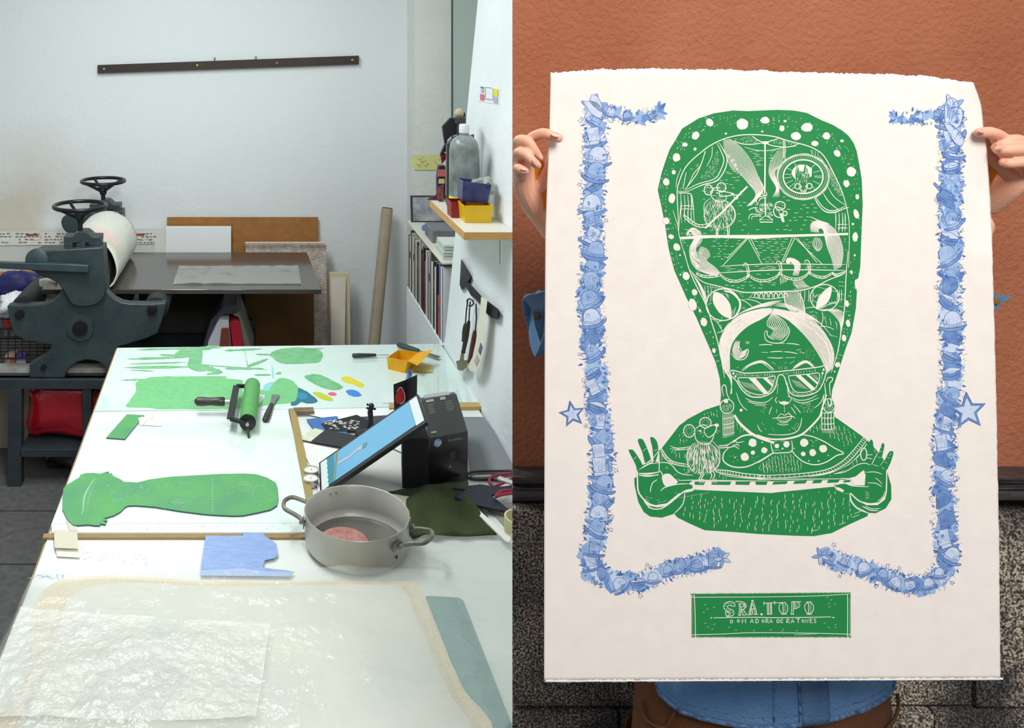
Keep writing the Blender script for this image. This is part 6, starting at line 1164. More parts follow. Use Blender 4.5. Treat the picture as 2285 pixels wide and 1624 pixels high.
for x in (1520, 1560, 1600, 1640, 1880, 1920, 1900): L.line([(x, 380), (x+2, 430), (x-4, 500)], 1.3)
for y in (300, 340, 420, 470, 540): L.line([(1890, y), (1950, y+6)], 1.2)
L.hatch([(900, 400), (980, 420), (960, 460), (920, 440)], 0, 30, 14, 24, .9); L.hatch([(930, 520), (1030, 540), (960, 580), (930, 600)], -.3, 40, 14, 30, .9); L.hatch([(1600, 580), (1700, 600), (1690, 720), (1600, 640)], .4, 40, 16, 34, .9); L.hatch([(1740, 620), (1900, 700), (1880, 800), (1740, 720)], 1.4, 22, 50, 40, .9); L.hatch([(700, 720), (780, 700), (740, 790)], 1.2, 18, 30, 28, .9)
# ribbon of hair falling through rim
L.strands([(1355, 395), (1370, 520), (1440, 600), (1550, 650)], [(1490, 390), (1540, 470), (1560, 560), (1558, 640)], 12, 1.5); L.line([(1355, 395), (1370, 520), (1440, 600), (1550, 650), (1560, 560), (1530, 450), (1490, 390)], 1.6)
L.strands([(1700, 575), (1800, 590), (1900, 700), (1910, 820)], [(1870, 560), (1940, 600), (1945, 660), (1930, 740)], 8, 1.4)
# fringe
L.strands([(1240, 560), (1100, 570), (900, 640), (770, 780), (720, 950), (780, 1200)], [(1240, 600), (1150, 660), (1000, 740), (880, 860), (830, 980), (830, 1180)], 24, 1.35, 1.5)
L.strands([(1230, 540), (1080, 560), (930, 610), (830, 670)], [(1350, 480), (1200, 500), (1000, 570), (860, 660)], 8, 1.4)
L.strands([(1250, 560), (1450, 600), (1650, 680), (1790, 850), (1850, 1000), (1830, 1150)], [(1240, 600), (1400, 680), (1560, 830), (1660, 960), (1730, 1080), (1780, 1200)], 22, 1.35, 1.5)
L.strands([(1260, 540), (1400, 560), (1560, 640), (1700, 700), (1800, 800)], [(1300, 500), (1420, 530), (1600, 620), (1730, 720), (1830, 840)], 5, 1.4)
L.strands([(1240, 600), (1180, 720), (1250, 780), (1200, 850)], [(1250, 600), (1380, 700), (1400, 800), (1330, 880)], 10, 1.5); L.line([(1165, 800), (1180, 870), (1250, 900), (1350, 890), (1410, 800), (1400, 740)], 2); L.line([(1165, 800), (1190, 780), (1200, 830), (1260, 870)], 1.8)
L.strands([(880, 880), (850, 980), (900, 1060), (990, 1020)], [(930, 880), (920, 960), (950, 990), (1000, 960)], 8, 1.5); L.line([(920, 930), (950, 985), (1005, 960), (1000, 1020), (960, 1060), (890, 1060), (840, 1000)], 2)
# head band with ticks
L.line([(1100, 590), (950, 660), (850, 780), (800, 920)], 1.8); L.line([(1105, 610), (980, 680), (890, 790), (830, 900)], 1.6); L.ladder([(1100, 590), (950, 660), (850, 780), (800, 920)], [(1105, 610), (980, 680), (890, 790), (830, 900)], 34, 1.0)
L.line([(1280, 590), (1480, 640), (1680, 740), (1800, 880), (1840, 1060)], 2.2); L.line([(1300, 620), (1470, 670), (1650, 780), (1770, 920), (1820, 1090)], 1.8); L.ladder([(1280, 590), (1480, 640), (1680, 740), (1800, 880), (1840, 1060)], [(1300, 620), (1470, 670), (1650, 780), (1770, 920), (1820, 1090)], 40, 1.1)
L.strands([(735, 1000), (760, 1150), (830, 1260), (850, 1400)], [(820, 1100), (830, 1180), (850, 1280), (830, 1400)], 5, 1.4)
# forehead lines
for c in ([(1110, 922), (1180, 915), (1245, 920)], [(1320, 905), (1365, 905)], [(1380, 905), (1450, 908), (1510, 920)], [(1140, 992), (1200, 993)], [(1220, 988), (1290, 982), (1345, 985)], [(1355, 985), (1430, 992), (1490, 1005)], [(1195, 1043), (1300, 1048), (1350, 1045)], [(1370, 1045), (1470, 1042)], [(1480, 970), (1525, 962)], [(1510, 985), (1560, 1000)]): L.line(c, 1.8)
for i in range(26): x = R.uniform(1490, 1660); y = 960+R.uniform(0, 130); L.line([(x, y), (x+9, y+3)], 1, 0)
for i in range(8): L.line([(975+R.uniform(0, 40), 880+R.uniform(0, 30)), (985+R.uniform(0, 40), 884+R.uniform(0, 30))], 1, 0)
# brows
L.strands([(935, 1170), (1010, 1110), (1130, 1070), (1210, 1110), (1275, 1170)], [(960, 1175), (1030, 1125), (1130, 1095), (1190, 1130), (1240, 1175)], 6, 1.3, 2, True); L.strands([(1425, 1170), (1480, 1110), (1570, 1070), (1640, 1110), (1680, 1150)], [(1430, 1180), (1500, 1130), (1570, 1095), (1620, 1130), (1650, 1150)], 6, 1.3, 2, True)
for x in (1310, 1335, 1365, 1385): L.line([(x, 1130), (x, 1160)], 1.3, 0)
L.line([(1240, 1085), (1275, 1110)], 1.3); L.line([(1365, 1100), (1380, 1090)], 1.3); L.line([(1410, 1105), (1460, 1075)], 1.3); L.line([(895, 1145), (912, 1135)], 1.2)
# glasses
L.line([(835, 1180), (850, 1168), (900, 1178), (980, 1195), (1120, 1190), (1300, 1180), (1500, 1160), (1700, 1135), (1750, 1122), (1775, 1140), (1768, 1200), (1740, 1290), (1690, 1370), (1600, 1410), (1500, 1420), (1420, 1390), (1385, 1310), (1360, 1230), (1320, 1210), (1295, 1240), (1280, 1320), (1230, 1390), (1130, 1430), (1020, 1420), (940, 1350), (890, 1270), (840, 1220), (832, 1190)], 2.2, 4, taper=0)
L.line([(905, 1240), (930, 1300), (980, 1360), (1070, 1400), (1170, 1400), (1230, 1350), (1255, 1280), (1270, 1225), (1190, 1238), (1060, 1240), (910, 1238)], 1.8, 3, taper=0); L.line([(1400, 1220), (1420, 1300), (1460, 1370), (1530, 1385), (1620, 1370), (1680, 1320), (1705, 1200), (1600, 1205), (1400, 1222)], 1.8, 3, taper=0)
L.fill([(1010, 1245), (1080, 1245), (1210, 1395), (1165, 1402)]); L.fill([(1150, 1245), (1195, 1242), (1255, 1310), (1245, 1330)]); L.fill([(1465, 1215), (1515, 1212), (1665, 1345), (1630, 1365)]); L.fill([(1570, 1208), (1600, 1206), (1695, 1290), (1688, 1310)])
for i in range(9): L.line([(930+i*14, 1275+i*3), (985+i*20, 1335+i*6)], 1, 0)
for i in range(7): L.line([(1430+i*12, 1260+i*3), (1490+i*18, 1330+i*5)], 1, 0)
for i in range(5): L.line([(1210+i*8, 1250), (1240+i*5, 1285)], 1, 0)
for i in range(4): L.line([(1630+i*14, 1212), (1680+i*5, 1260)], .9, 0)
frame_o = [(900, 1205), (1000, 1215), (1130, 1215), (1280, 1205)]; ticks('B', [(890, 1205), (1000, 1218), (1130, 1216), (1290, 1205)], 90, 2.6, .9, 2.2); ticks('B', [(1350, 1200), (1500, 1190), (1700, 1165)], 70, 2.4, .9, 2.2); ticks('B', [(900, 1270), (960, 1360), (1060, 1420), (1180, 1410), (1255, 1340), (1285, 1250)], 110, 1.8, .9, 2.2); ticks('B', [(1370, 1240), (1410, 1350), (1500, 1405), (1620, 1390), (1710, 1300), (1735, 1190)], 110, 1.8, .9, 2.2)
for x, y in ((862, 1198), (882, 1228), (1746, 1162), (1735, 1195)): L.dot(x, y, 10, 13)
# face wrinkles
for c in ([(980, 1440), (1060, 1475), (1180, 1480), (1250, 1430)], [(1000, 1470), (1080, 1495), (1190, 1500)], [(1070, 1510), (1170, 1515)], [(1430, 1430), (1500, 1460), (1600, 1450), (1680, 1410)], [(1440, 1450), (1510, 1485), (1600, 1475), (1700, 1435)], [(1530, 1500), (1620, 1490)], [(890, 1385), (920, 1470), (960, 1530), (1000, 1560)], [(1650, 1540), (1720, 1480), (1750, 1400)], [(1390, 1290), (1400, 1400), (1430, 1440)], [(1300, 1300), (1290, 1400)], [(1290, 1430), (1272, 1460), (1290, 1490)], [(1395, 1420), (1430, 1440), (1415, 1480)]): L.line(c, 1.6)
L.fill([(1298, 1460), (1320, 1478), (1360, 1468), (1400, 1480), (1410, 1470), (1405, 1495), (1360, 1508), (1320, 1495)])
# ears
L.line([(765, 1420), (750, 1340), (770, 1310), (790, 1330), (800, 1400), (830, 1460)], 2); L.line([(1770, 1280), (1790, 1240), (1830, 1240), (1830, 1270), (1805, 1300), (1810, 1420)], 2.2); L.line([(1755, 1290), (1765, 1400), (1760, 1500)], 2)
# face contour
L.line([(1725, 1600), (1740, 1500), (1750, 1400)], 1.4)
# --- C : left lower part
L.to('C'); L.line([(1225, 225), (1270, 300), (1350, 380), (1430, 440), (1540, 490), (1660, 530)], 6.0, 4, taper=.3); L.to('D'); L.line([(0, 445), (120, 485), (260, 492), (400, 470), (500, 430), (600, 340), (680, 250), (700, 200), (720, 120), (760, 0)], 4.2, 4, taper=.4)
L.line([(1, 330), (20, 380), (50, 410)], 1.6); L.line([(115, 435), (260, 445), (380, 430), (450, 390), (480, 310), (487, 255)], 1.9)
L.line([(165, 262), (215, 258), (300, 250), (380, 240), (415, 260)], 2); L.line([(215, 258), (260, 212), (300, 228), (340, 208), (375, 240), (350, 285), (290, 297), (235, 285), (215, 258)], 1.7)
for i in range(7): L.line([(250+i*18, 262), (252+i*18, 282)], 1.1, 0)
L.line([(215, 320), (280, 335), (340, 328)], 1.5); L.line([(235, 305), (290, 313), (340, 305)], 1.2); L.line([(295, 115), (300, 200)], 1.6)
for c in ([(160, 135), (140, 180), (130, 220)], [(215, 160), (210, 205)], [(370, 140), (400, 180), (420, 215)], [(395, 110), (450, 170), (475, 205)], [(340, 190), (350, 215)]): L.line(c, 1.6)
L.hatch([(470, 120), (560, 110), (640, 100), (600, 200), (480, 200)], .5, 30, 20, 18, 1); L.hatch([(20, 140), (110, 110), (110, 180), (40, 220)], -.5, 36, 22, 22, 1); L.hatch([(310, 400), (370, 370), (440, 270), (470, 330), (420, 410)], 1.1, 22, 20, 16, 1); L.hatch([(20, 280), (60, 300), (110, 400), (50, 360)], 1, 40, 30, 14, .9); L.hatch([(150, 350), (200, 360), (180, 410)], .9, 26, 20, 14, .9)
# earrings
L.to('C'); ring(1143, 130, 75, 78, 2, 20); L.hatch([(1080, 110), (1200, 100), (1200, 160), (1143, 200), (1085, 160)], 1.4, 13, 18, 13, 1.2, skip=0); L.dot(1132, 75, 26, 20)
for i in range(8): L.line([(1095+i*16, 205), (1098+i*17, 330), (1100+i*16, 480-i*4)], 1.3)
for y in (265, 330, 370, 440): L.line([(1095, y), (1160, y-5), (1230, y-25)], 1.3)
L.hatch([(1100, 440), (1225, 430), (1220, 470), (1100, 490)], 1.55, 9, 40, 30, 1)
L.to('D'); ring(785, 120, 66, 74, 2, 20); L.hatch([(730, 100), (845, 80), (840, 150), (785, 190), (730, 160)], 1.4, 13, 18, 13, 1.2, skip=0); L.line([(770, 60), (790, 130), (815, 100), (800, 40)], 3)
for x in (710, 743, 778, 812, 843): L.line([(x, 195), (x-4, 290), (x+2, 400)], 1.7, wob=.15)
for y in (200, 258, 322, 380): L.line([(700, y), (775, y+4), (850, y-3)], 1.7)
for i in range(10): L.line([(715+i*12, 385), (717+i*12, 425)], 1, 0)
# mouse on shoulder
L.to('C'); ear(728, 400, 62, 70, 11); ear(905, 310, 64, 58, 10)
L.line([(795, 380), (840, 345), (900, 335), (940, 360)], 2); L.line([(790, 420), (800, 490), (860, 540), (940, 540), (985, 490), (1000, 430)], 2.2); L.line([(890, 400), (910, 370), (1010, 330), (1030, 350), (1010, 420), (950, 470), (915, 450), (890, 400)], 2.2); L.dot(1030, 338, 24, 20); L.line([(905, 430), (870, 470)], 1.2); L.line([(900, 415), (840, 430)], 1.2); L.line([(1015, 390), (1060, 405)], 1.2); L.line([(1010, 400), (1045, 430)], 1.2); L.dot(850, 400, 14, 10); L.line([(815, 405), (840, 392)], 1.5)
fur(885, 700, 165, 155, 230, w=1.2, l=.42); edge(885, 700, 180, 165, 46, 44)
L.line([(790, 530), (720, 600), (700, 700), (730, 800), (800, 870)], 1.6); L.line([(980, 510), (1050, 590), (1065, 690), (1040, 790), (960, 860)], 1.6)
L.line([(740, 572), (600, 590), (520, 565)], 1.8); L.line([(740, 598), (610, 608), (560, 600)], 1.8); L.ladder([(740, 572), (640, 586), (590, 590)], [(740, 598), (640, 606), (590, 606)], 9, 1.2); L.line([(560, 600), (530, 640)], 1.6); L.line([(585, 605), (560, 650)], 1.6); L.line([(560, 590), (515, 600)], 1.6)
L.line([(1050, 560), (1150, 552), (1230, 500), (1250, 530), (1330, 515)], 2); L.line([(1060, 590), (1170, 580), (1230, 570), (1275, 600)], 2); L.line([(1200, 560), (1260, 550), (1275, 570)], 1.8); L.ladder([(1060, 562), (1150, 555)], [(1060, 588), (1150, 580)], 6, 1.2)
L.line([(835, 850), (860, 885), (835, 925), (850, 960)], 2); L.line([(860, 850), (885, 885), (860, 925), (890, 960)], 2); L.line([(955, 850), (975, 885), (960, 930)], 2); L.line([(990, 840), (1010, 885), (985, 930)], 2)
for x in (845, 985): 
    for i in range(4): L.line([(x+i*13, 925), (x-6+i*17, 975)], 1.8)
# pearl rope left hand & garland
L.line([(425, 590), (480, 680), (560, 740), (700, 765)], 2.2); L.line([(410, 600), (460, 700), (560, 765), (720, 795)], 2.0); L.ladder([(425, 590), (480, 680), (560, 740), (700, 765)], [(410, 600), (460, 700), (560, 765), (720, 795)], 16, 1.6)
L.line([(1010, 825), (1150, 835), (1350, 870), (1620, 890)], 2.0); L.line([(1020, 850), (1150, 875), (1350, 905), (1620, 918)], 2.0); L.ladder([(1010, 825), (1150, 835), (1350, 870), (1620, 890)], [(1020, 850), (1150, 875), (1350, 905), (1620, 918)], 32, 1.6); L.line([(1060, 870), (1250, 910), (1620, 932)], 1.6, wob=.5)
L.to('D'); L.line([(0, 890), (300, 880), (600, 855), (800, 810), (960, 710), (1080, 580), (1170, 465)], 2.0); L.line([(0, 918), (300, 915), (620, 885), (830, 840), (1000, 740), (1120, 610), (1210, 490)], 2.0); L.ladder([(0, 890), (300, 880), (600, 855), (800, 810), (960, 710), (1080, 580), (1170, 465)], [(0, 918), (300, 915), (620, 885), (830, 840), (1000, 740), (1120, 610), (1210, 490)], 84, 1.2); L.line([(560, 905), (800, 860), (1000, 770), (1130, 650), (1200, 540)], 1.6, wob=.5); L.line([(0, 935), (400, 930), (1000, 925)], 1.8)
L.to('C'); L.line([(610, 945), (760, 940), (1000, 942), (1624, 952)], 1.8)
# collar left, right, knot
L.line([(1660, 545), (1540, 470), (1430, 445), (1330, 450), (1250, 490), (1210, 530)], 3.2); L.line([(1160, 590), (1110, 640), (1100, 720), (1160, 775), (1250, 800), (1370, 790), (1500, 730), (1660, 640)], 2.8)
for x, y, r in ((1423, 530, 45), (1338, 685, 46), (1427, 638, 24), (1552, 612, 34), (1230, 690, 8), (1528, 527, 8)): L.dot(x, y, r)
L.hatch([(1150, 680), (1280, 640), (1270, 760), (1180, 750)], -.5, 40, 34, 12, 1); L.hatch([(1400, 700), (1500, 640), (1480, 720), (1400, 760)], -.6, 30, 30, 14, 1)
L.to('D'); L.line([(470, 440), (600, 460), (740, 520), (850, 590), (950, 645), (870, 670), (760, 740), (640, 772), (520, 745), (430, 680), (375, 610)], 2.4, 3, taper=.2); L.line([(150, 510), (155, 580), (180, 640), (260, 640), (370, 630), (385, 570), (375, 505)], 2.2); L.line([(0, 750), (80, 700), (175, 640)], 3.2); L.line([(165, 520), (210, 512)], 1.5); L.line([(260, 512), (350, 515)], 1.5); L.line([(170, 612), (250, 612)], 1.3)
for x, y, r in ((513, 530, 44), (722, 596, 43), (608, 638, 38), (503, 652, 26), (214, 565, 25), (320, 548, 34), (276, 594, 10), (565, 728, 8), (672, 730, 9), (405, 592, 7), (778, 668, 7)): L.dot(x, y, r)
L.hatch([(580, 480), (660, 500), (640, 560), (580, 580)], 0, 34, 30, 24, 1.2)
# shoulder hatching
L.to('C'); L.hatch([(700, 290), (900, 190), (1080, 160), (1100, 240), (960, 260), (820, 250)], 1.5, 26, 34, 26, 1.0); L.hatch([(600, 440), (660, 400), (680, 480), (740, 500), (640, 560), (580, 500)], 1.5, 20, 34, 26, 1.0); L.hatch([(470, 560), (560, 480), (560, 560), (500, 640)], 1.55, 13, 70, 80, 1.0); L.hatch([(560, 640), (700, 620), (700, 720), (600, 700), (560, 680)], 1.55, 14, 50, 50, 1.0); L.hatch([(1240, 300), (1400, 430), (1260, 430)], 1.5, 24, 30, 20, 1.0); L.hatch([(600, 800), (720, 800), (760, 850), (660, 860)], 1.5, 22, 40, 34, 1); L.hatch([(1040, 870), (1300, 930), (1040, 930)], 1.5, 22, 34, 30, 1); L.hatch([(1480, 790), (1620, 720), (1620, 860), (1500, 860)], 1.5, 20, 44, 36, 1); L.hatch([(400, 620), (440, 640), (470, 740), (400, 720)], 1.5, 16, 50, 40, 1)
L.to('D'); L.hatch([(20, 760), (180, 660), (370, 650), (520, 760), (480, 850), (60, 870)], 1.45, 18, 34, 26, 1.0, skip=.05); L.hatch([(540, 400), (680, 300), (700, 410), (600, 430)], 1.5, 20, 34, 26, 1); L.hatch([(840, 300), (960, 340), (1120, 460), (1000, 600), (860, 520), (740, 460)], 1.3, 34, 42, 34, 1.1); L.hatch([(930, 820), (1080, 700), (1160, 720), (1080, 780)], 1.4, 18, 50, 46, 1); L.hatch([(740, 890), (850, 870), (840, 910), (740, 920)], 1.4, 16, 40, 34, 1); L.hatch([(1280, 580), (1310, 620), (1290, 680)], 1.3, 12, 50, 50, 1)
# hands
L.to('C'); L.line([(160, 850), (160, 960), (175, 1080), (260, 1180), (360, 1225), (480, 1210), (600, 1120), (680, 1060), (765, 1040)], 3.4, 4, taper=.3); L.line([(200, 1110), (280, 1230), (380, 1260), (480, 1220), (620, 1110)], 2.4); L.line([(270, 1240), (360, 1262), (440, 1250)], 1.4)
L.fill([(200, 1130), (260, 1190), (360, 1215), (480, 1195), (620, 1080), (620, 1110), (500, 1210), (380, 1240), (280, 1220)]); L.line([(680, 1062), (660, 1200), (560, 1310)], 2.2); L.fill([(430, 900), (460, 872), (515, 872), (560, 915), (605, 960), (560, 990), (485, 1012), (450, 990), (430, 930)], 2)
L.line([(270, 765), (440, 745), (530, 770), (600, 850), (680, 880), (770, 885)], 2); L.line([(415, 1060), (460, 1020), (600, 985), (720, 980)], 2.2); L.line([(375, 935), (320, 980), (298, 1075)], 2); L.line([(160, 865), (280, 870), (400, 850)], 3.2, wob=.6); L.line([(175, 885), (280, 895), (390, 880)], 2.4, wob=.8); L.line([(395, 620), (400, 740), (395, 850)], 2); L.line([(225, 770), (310, 720), (390, 620)], 2.2, wob=.5); L.line([(170, 830), (250, 780), (330, 740)], 2.4, wob=.6)
for a, b_ in (((115, 710), (150, 685)), ((218, 622), (262, 590)), ((345, 620), (378, 600))): L.line([a, b_], 1.6, 0)
for c in ([(370, 1160), (395, 1155)], [(385, 1190), (420, 1178)], [(440, 1180), (475, 1160)], [(240, 1140), (290, 1170)], [(250, 1120), (280, 1135)], [(290, 1130), (325, 1145)], [(465, 810), (500, 812)], [(470, 798), (498, 795)], [(570, 1085), (590, 1075)], [(560, 885), (585, 875)], [(590, 940), (600, 920)], [(610, 945), (620, 925)], [(680, 870), (740, 820)], [(700, 870), (760, 830)]): L.line(c, 1.2)
L.line([(400, 830), (430, 870), (440, 920)], 2); L.fill([(680, 1062), (760, 1032), (780, 1042), (770, 1060), (690, 1078)])
L.to('D'); L.line([(840, 870), (960, 850), (1090, 775), (1180, 755), (1240, 775)], 1.8); L.line([(1270, 772), (1330, 785)], 1.8); L.line([(1365, 800), (1395, 820)], 1.8); L.line([(1420, 830), (1418, 1000), (1405, 1110), (1340, 1190), (1230, 1200), (1120, 1170), (1040, 1100), (1020, 1080)], 3.0, 4, taper=.3); L.fill([(1100, 1165), (1200, 1215), (1320, 1215), (1405, 1150), (1410, 1100), (1330, 1185), (1230, 1195), (1130, 1170)]); L.line([(1018, 1090), (1030, 1170), (1100, 1250), (1220, 1302)], 3.4); L.line([(1150, 1225), (1240, 1270), (1330, 1275)], 2); L.line([(1180, 1225), (1260, 1255), (1350, 1250)], 1.6)
L.line([(845, 1015), (870, 990), (960, 975), (1040, 1003), (1180, 1012), (1225, 1010)], 1.8); L.fill([(850, 1015), (900, 1022), (955, 1052), (935, 1072), (880, 1050)]); L.line([(1200, 855), (1290, 850), (1370, 875)], 1.6); L.line([(1210, 970), (1300, 975), (1370, 1015)], 1.6); L.line([(1295, 915), (1340, 950), (1370, 985)], 1.4); L.line([(1165, 830), (1195, 860)], 1.5)
for y in (1065, 1085, 1105, 1125, 1145): L.line([(1185, y), (1225, y+6-(y-1100)*.3)], 1.1, 0)
L.line([(1190, 665), (1265, 660)], 2.6); L.line([(1190, 695), (1262, 705)], 2.6); ring(1168, 655, 34, 68, 2.2, 20); L.line([(1255, 770), (1280, 720), (1320, 640)], 1.6); L.line([(1350, 780), (1400, 710)], 1.6)
for a, b_ in (((1340, 620), (1370, 628)), ((1318, 685), (1360, 695)), ((1425, 690), (1455, 700)), ((1395, 740), (1430, 755)), ((1470, 640), (1455, 670)), ((1362, 570), (1358, 590))): L.line([a, b_], 1.3, 0)
L.line([(945, 940), (1020, 935), (1030, 965)], 1.3); L.fill([(1035, 930), (1090, 905), (1165, 840), (1186, 880), (1178, 995), (1060, 995), (1040, 970)]); L.line([(1310, 1180), (1380, 1120), (1400, 1060)], 1.4)
# skirt dashes
L.to('P'); low_ = [(v.x, v.y) for v in PT('C', [(760, 1080), (1624, 1100)])+PT('D', [(600, 1070), (850, 1050), (1000, 1110), (1080, 1230), (1150, 1300), (1000, 1400), (800, 1490), (620, 1530), (0, 1510)])+PT('C', [(1200, 1485), (900, 1465), (730, 1390), (620, 1330), (700, 1200)])]
L.hatch(low_, 1.62, 8.5, 16, 9.5, 1.25, jit=.42, skip=.22); L.hatch(low_, 1.2, 22, 30, 3, .9, jit=.5, skip=.3)
L.to('D'); L.line([(605, 1460), (590, 1530)], 1.6); L.line([(600, 1498), (665, 1485)], 1.8); L.line([(1040, 1350), (1120, 1320)], 2); L.line([(1060, 1310), (1140, 1280)], 1.8); L.line([(895, 1430), (970, 1405)], 2)
L.to('C'); L.line([(620, 1135), (950, 1075)], .8, 0)
# --- title plate lines and letters
L.to('E'); L.line([(130, 185), (700, 182), (1200, 178), (1700, 168), (2130, 145)], 1.3, 3, taper=0); L.line([(130, 665), (600, 650), (900, 636), (1500, 640), (2170, 655)], 1.4, 3, taper=0); L.line([(165, 150), (178, 400), (182, 700)], 1.6, 2, taper=0); L.line([(2120, 150), (2122, 400), (2118, 690)], 1.6, 2, taper=0); L.line([(415, 447), (900, 440), (1250, 446), (1910, 435)], 1.7, 3, taper=.1); L.dot(385, 446, 12, 8); L.dot(1940, 443, 14, 8)
L.line([(125, 190), (155, 150)], 1.3); L.line([(135, 680), (165, 700)], 1.3); L.line([(2130, 690), (2160, 660)], 1.3); L.line([(2130, 130), (2155, 150)], 1.3); L.line([(1440, 662), (1550, 658), (1800, 645)], .9)
for i in range(22): L.line([(140+(i % 2)*6, 220+i*20), (146+(i % 2)*6, 230+i*20)], 1, 0); L.line([(2140+(i % 2)*6, 200+i*20), (2146+(i % 2)*6, 210+i*20)], 1, 0)
for x, y in ((307, 280), (418, 313), (332, 337), (287, 378), (307, 516), (421, 528), (341, 562), (397, 592), (1865, 183), (1914, 217), (1880, 266), (1962, 268), (1890, 305), (1830, 514), (1970, 532), (1880, 568), (1964, 568), (1143, 600), (1300, 592), (1288, 615), (1472, 610), (930, 608), (697, 603), (612, 568)): L.line([(x-13, y+3), (x+14, y-3)], 1.3, 0)
def pl(*ps, w=1.5, t=.1): 
    for c in ps: L.line(c, w, 3 if len(c) > 3 else 0, taper=t)
# S
pl([(686, 300), (675, 255), (625, 240), (570, 255), (542, 300), (560, 345), (600, 365), (625, 395), (600, 420), (570, 420)], [(686, 300), (650, 298), (620, 285), (590, 300), (600, 325), (650, 345), (672, 375), (660, 415), (610, 428), (575, 422), (565, 370), (590, 375), (605, 395)])
pl([(565, 270), (610, 258)], [(555, 300), (575, 290)], [(570, 330), (590, 340)], [(630, 385), (655, 375)], [(620, 265), (665, 270)], [(600, 350), (640, 362)], w=.9)
# R
pl([(697, 236), (760, 240), (810, 258), (828, 300), (800, 335), (760, 340)], [(697, 236), (700, 250)], [(735, 250), (745, 330), (735, 410)], [(755, 262), (755, 300), (765, 330), (750, 410)], [(760, 262), (790, 270), (795, 300), (760, 315)], [(725, 414), (765, 412)], [(760, 340), (790, 410)], [(785, 335), (835, 405)], [(775, 412), (835, 408)], [(805, 268), (812, 320)]); pl([(770, 355), (790, 350)], [(780, 380), (805, 372)], [(795, 270), (815, 280)], [(798, 300), (822, 298)], w=.9)
# A
pl([(890, 225), (925, 225)], [(905, 228), (880, 330), (860, 408)], [(912, 228), (950, 330), (965, 408)], [(902, 260), (890, 330), (880, 408)], [(905, 260), (930, 330), (945, 405)], [(880, 335), (940, 332)], [(845, 410), (905, 405)], [(925, 405), (978, 402)], [(905, 335), (915, 400)]); pl([(885, 350), (905, 345)], [(885, 370), (908, 365)], [(882, 390), (910, 385)], w=.9)
L.dot(1025, 402, 17, 12)
# T
pl([(1055, 262), (1195, 252)], [(1055, 240), (1056, 285)], [(1192, 232), (1195, 278)], [(1095, 262), (1100, 400)], [(1112, 262), (1115, 400)], [(1150, 258), (1155, 400)], [(1095, 402), (1158, 400)], [(1140, 260), (1142, 395)], [(1195, 256), (1250, 255)])
for y in range(275, 395, 18): L.line([(1115, y), (1140, y+5)], .9, 0)
# O
pl([(1245, 255), (1330, 250)], [(1300, 252), (1260, 275), (1248, 320), (1262, 370), (1300, 400)], [(1295, 255), (1300, 400)], [(1320, 252), (1352, 290), (1358, 340), (1340, 385), (1305, 400)], [(1275, 400), (1345, 400)])
for y in range(270, 390, 16): L.line([(1305, y), (1335, y+8)], 1, 0)
# P
pl([(1405, 240), (1530, 242)], [(1410, 245), (1405, 400)], [(1430, 245), (1428, 400)], [(1395, 402), (1442, 402)], [(1445, 245), (1448, 325)], [(1480, 245), (1510, 270), (1505, 305), (1470, 325), (1430, 335)])
for y in range(258, 315, 14): L.line([(1452, y), (1490, y+6)], 1, 0)
# O
pl([(1590, 246), (1665, 244)], [(1620, 248), (1582, 275), (1574, 310), (1590, 365), (1625, 400)], [(1622, 250), (1625, 398)], [(1640, 248), (1680, 280), (1688, 325), (1670, 375), (1630, 400)], [(1598, 403), (1668, 402)])
for y in range(268, 385, 16): L.line([(1632, y), (1665, y+9)], 1, 0)
# DOMADORA DE RATONES
def glyph(ch, x, y, s):
    D = {'D': [[(0, 0), (0, 1)], [(0, 0), (.6, .1), (.75, .5), (.6, .9), (0, 1)]], 'O': [[(.4, .1), (.1, .3), (.1, .7), (.4, .95), (.7, .7), (.7, .3), (.4, .1)]], 'M': [[(0, 1), (.05, 0), (.4, .6), (.75, 0), (.8, 1)]], 'A': [[(0, 1), (.38, 0), (.75, 1)], [(.15, .65), (.6, .65)]], 'R': [[(0, 0), (0, 1)], [(0, 0), (.55, .1), (.6, .4), (0, .5), (.7, 1)]], 'E': [[(.6, 0), (0, 0), (0, 1), (.6, 1)], [(0, .5), (.5, .5)]], 'T': [[(0, .05), (.8, 0)], [(.4, 0), (.4, 1)]], 'N': [[(0, 1), (0, 0), (.65, 1), (.65, 0)]], 'S': [[(.6, .1), (.3, 0), (.05, .2), (.3, .5), (.6, .75), (.3, 1), (0, .85)]]}
    for c in D[ch]: L.line([(x+a*s, y+b_*s) for a, b_ in c], 1.5, 0, taper=0)
for ch, x, y, s in (('D', 630, 475, 38), ('O', 712, 465, 42), ('M', 778, 460, 56), ('A', 882, 458, 52), ('D', 950, 462, 50), ('O', 1025, 465, 44), ('R', 1080, 462, 50), ('A', 1125, 460, 52), ('D', 1222, 468, 42), ('E', 1272, 465, 44), ('R', 1345, 462, 52), ('A', 1400, 460, 52), ('T', 1470, 458, 54), ('O', 1535, 465, 44), ('N', 1585, 462, 50), ('E', 1642, 460, 50), ('S', 1690, 460, 50)): glyph(ch, x, y, s)
w_ink = mat('carved_paper', (240, 231, 220), .85)
L.mb.build('white_lines', w_ink, parent=PRN, smooth=False)
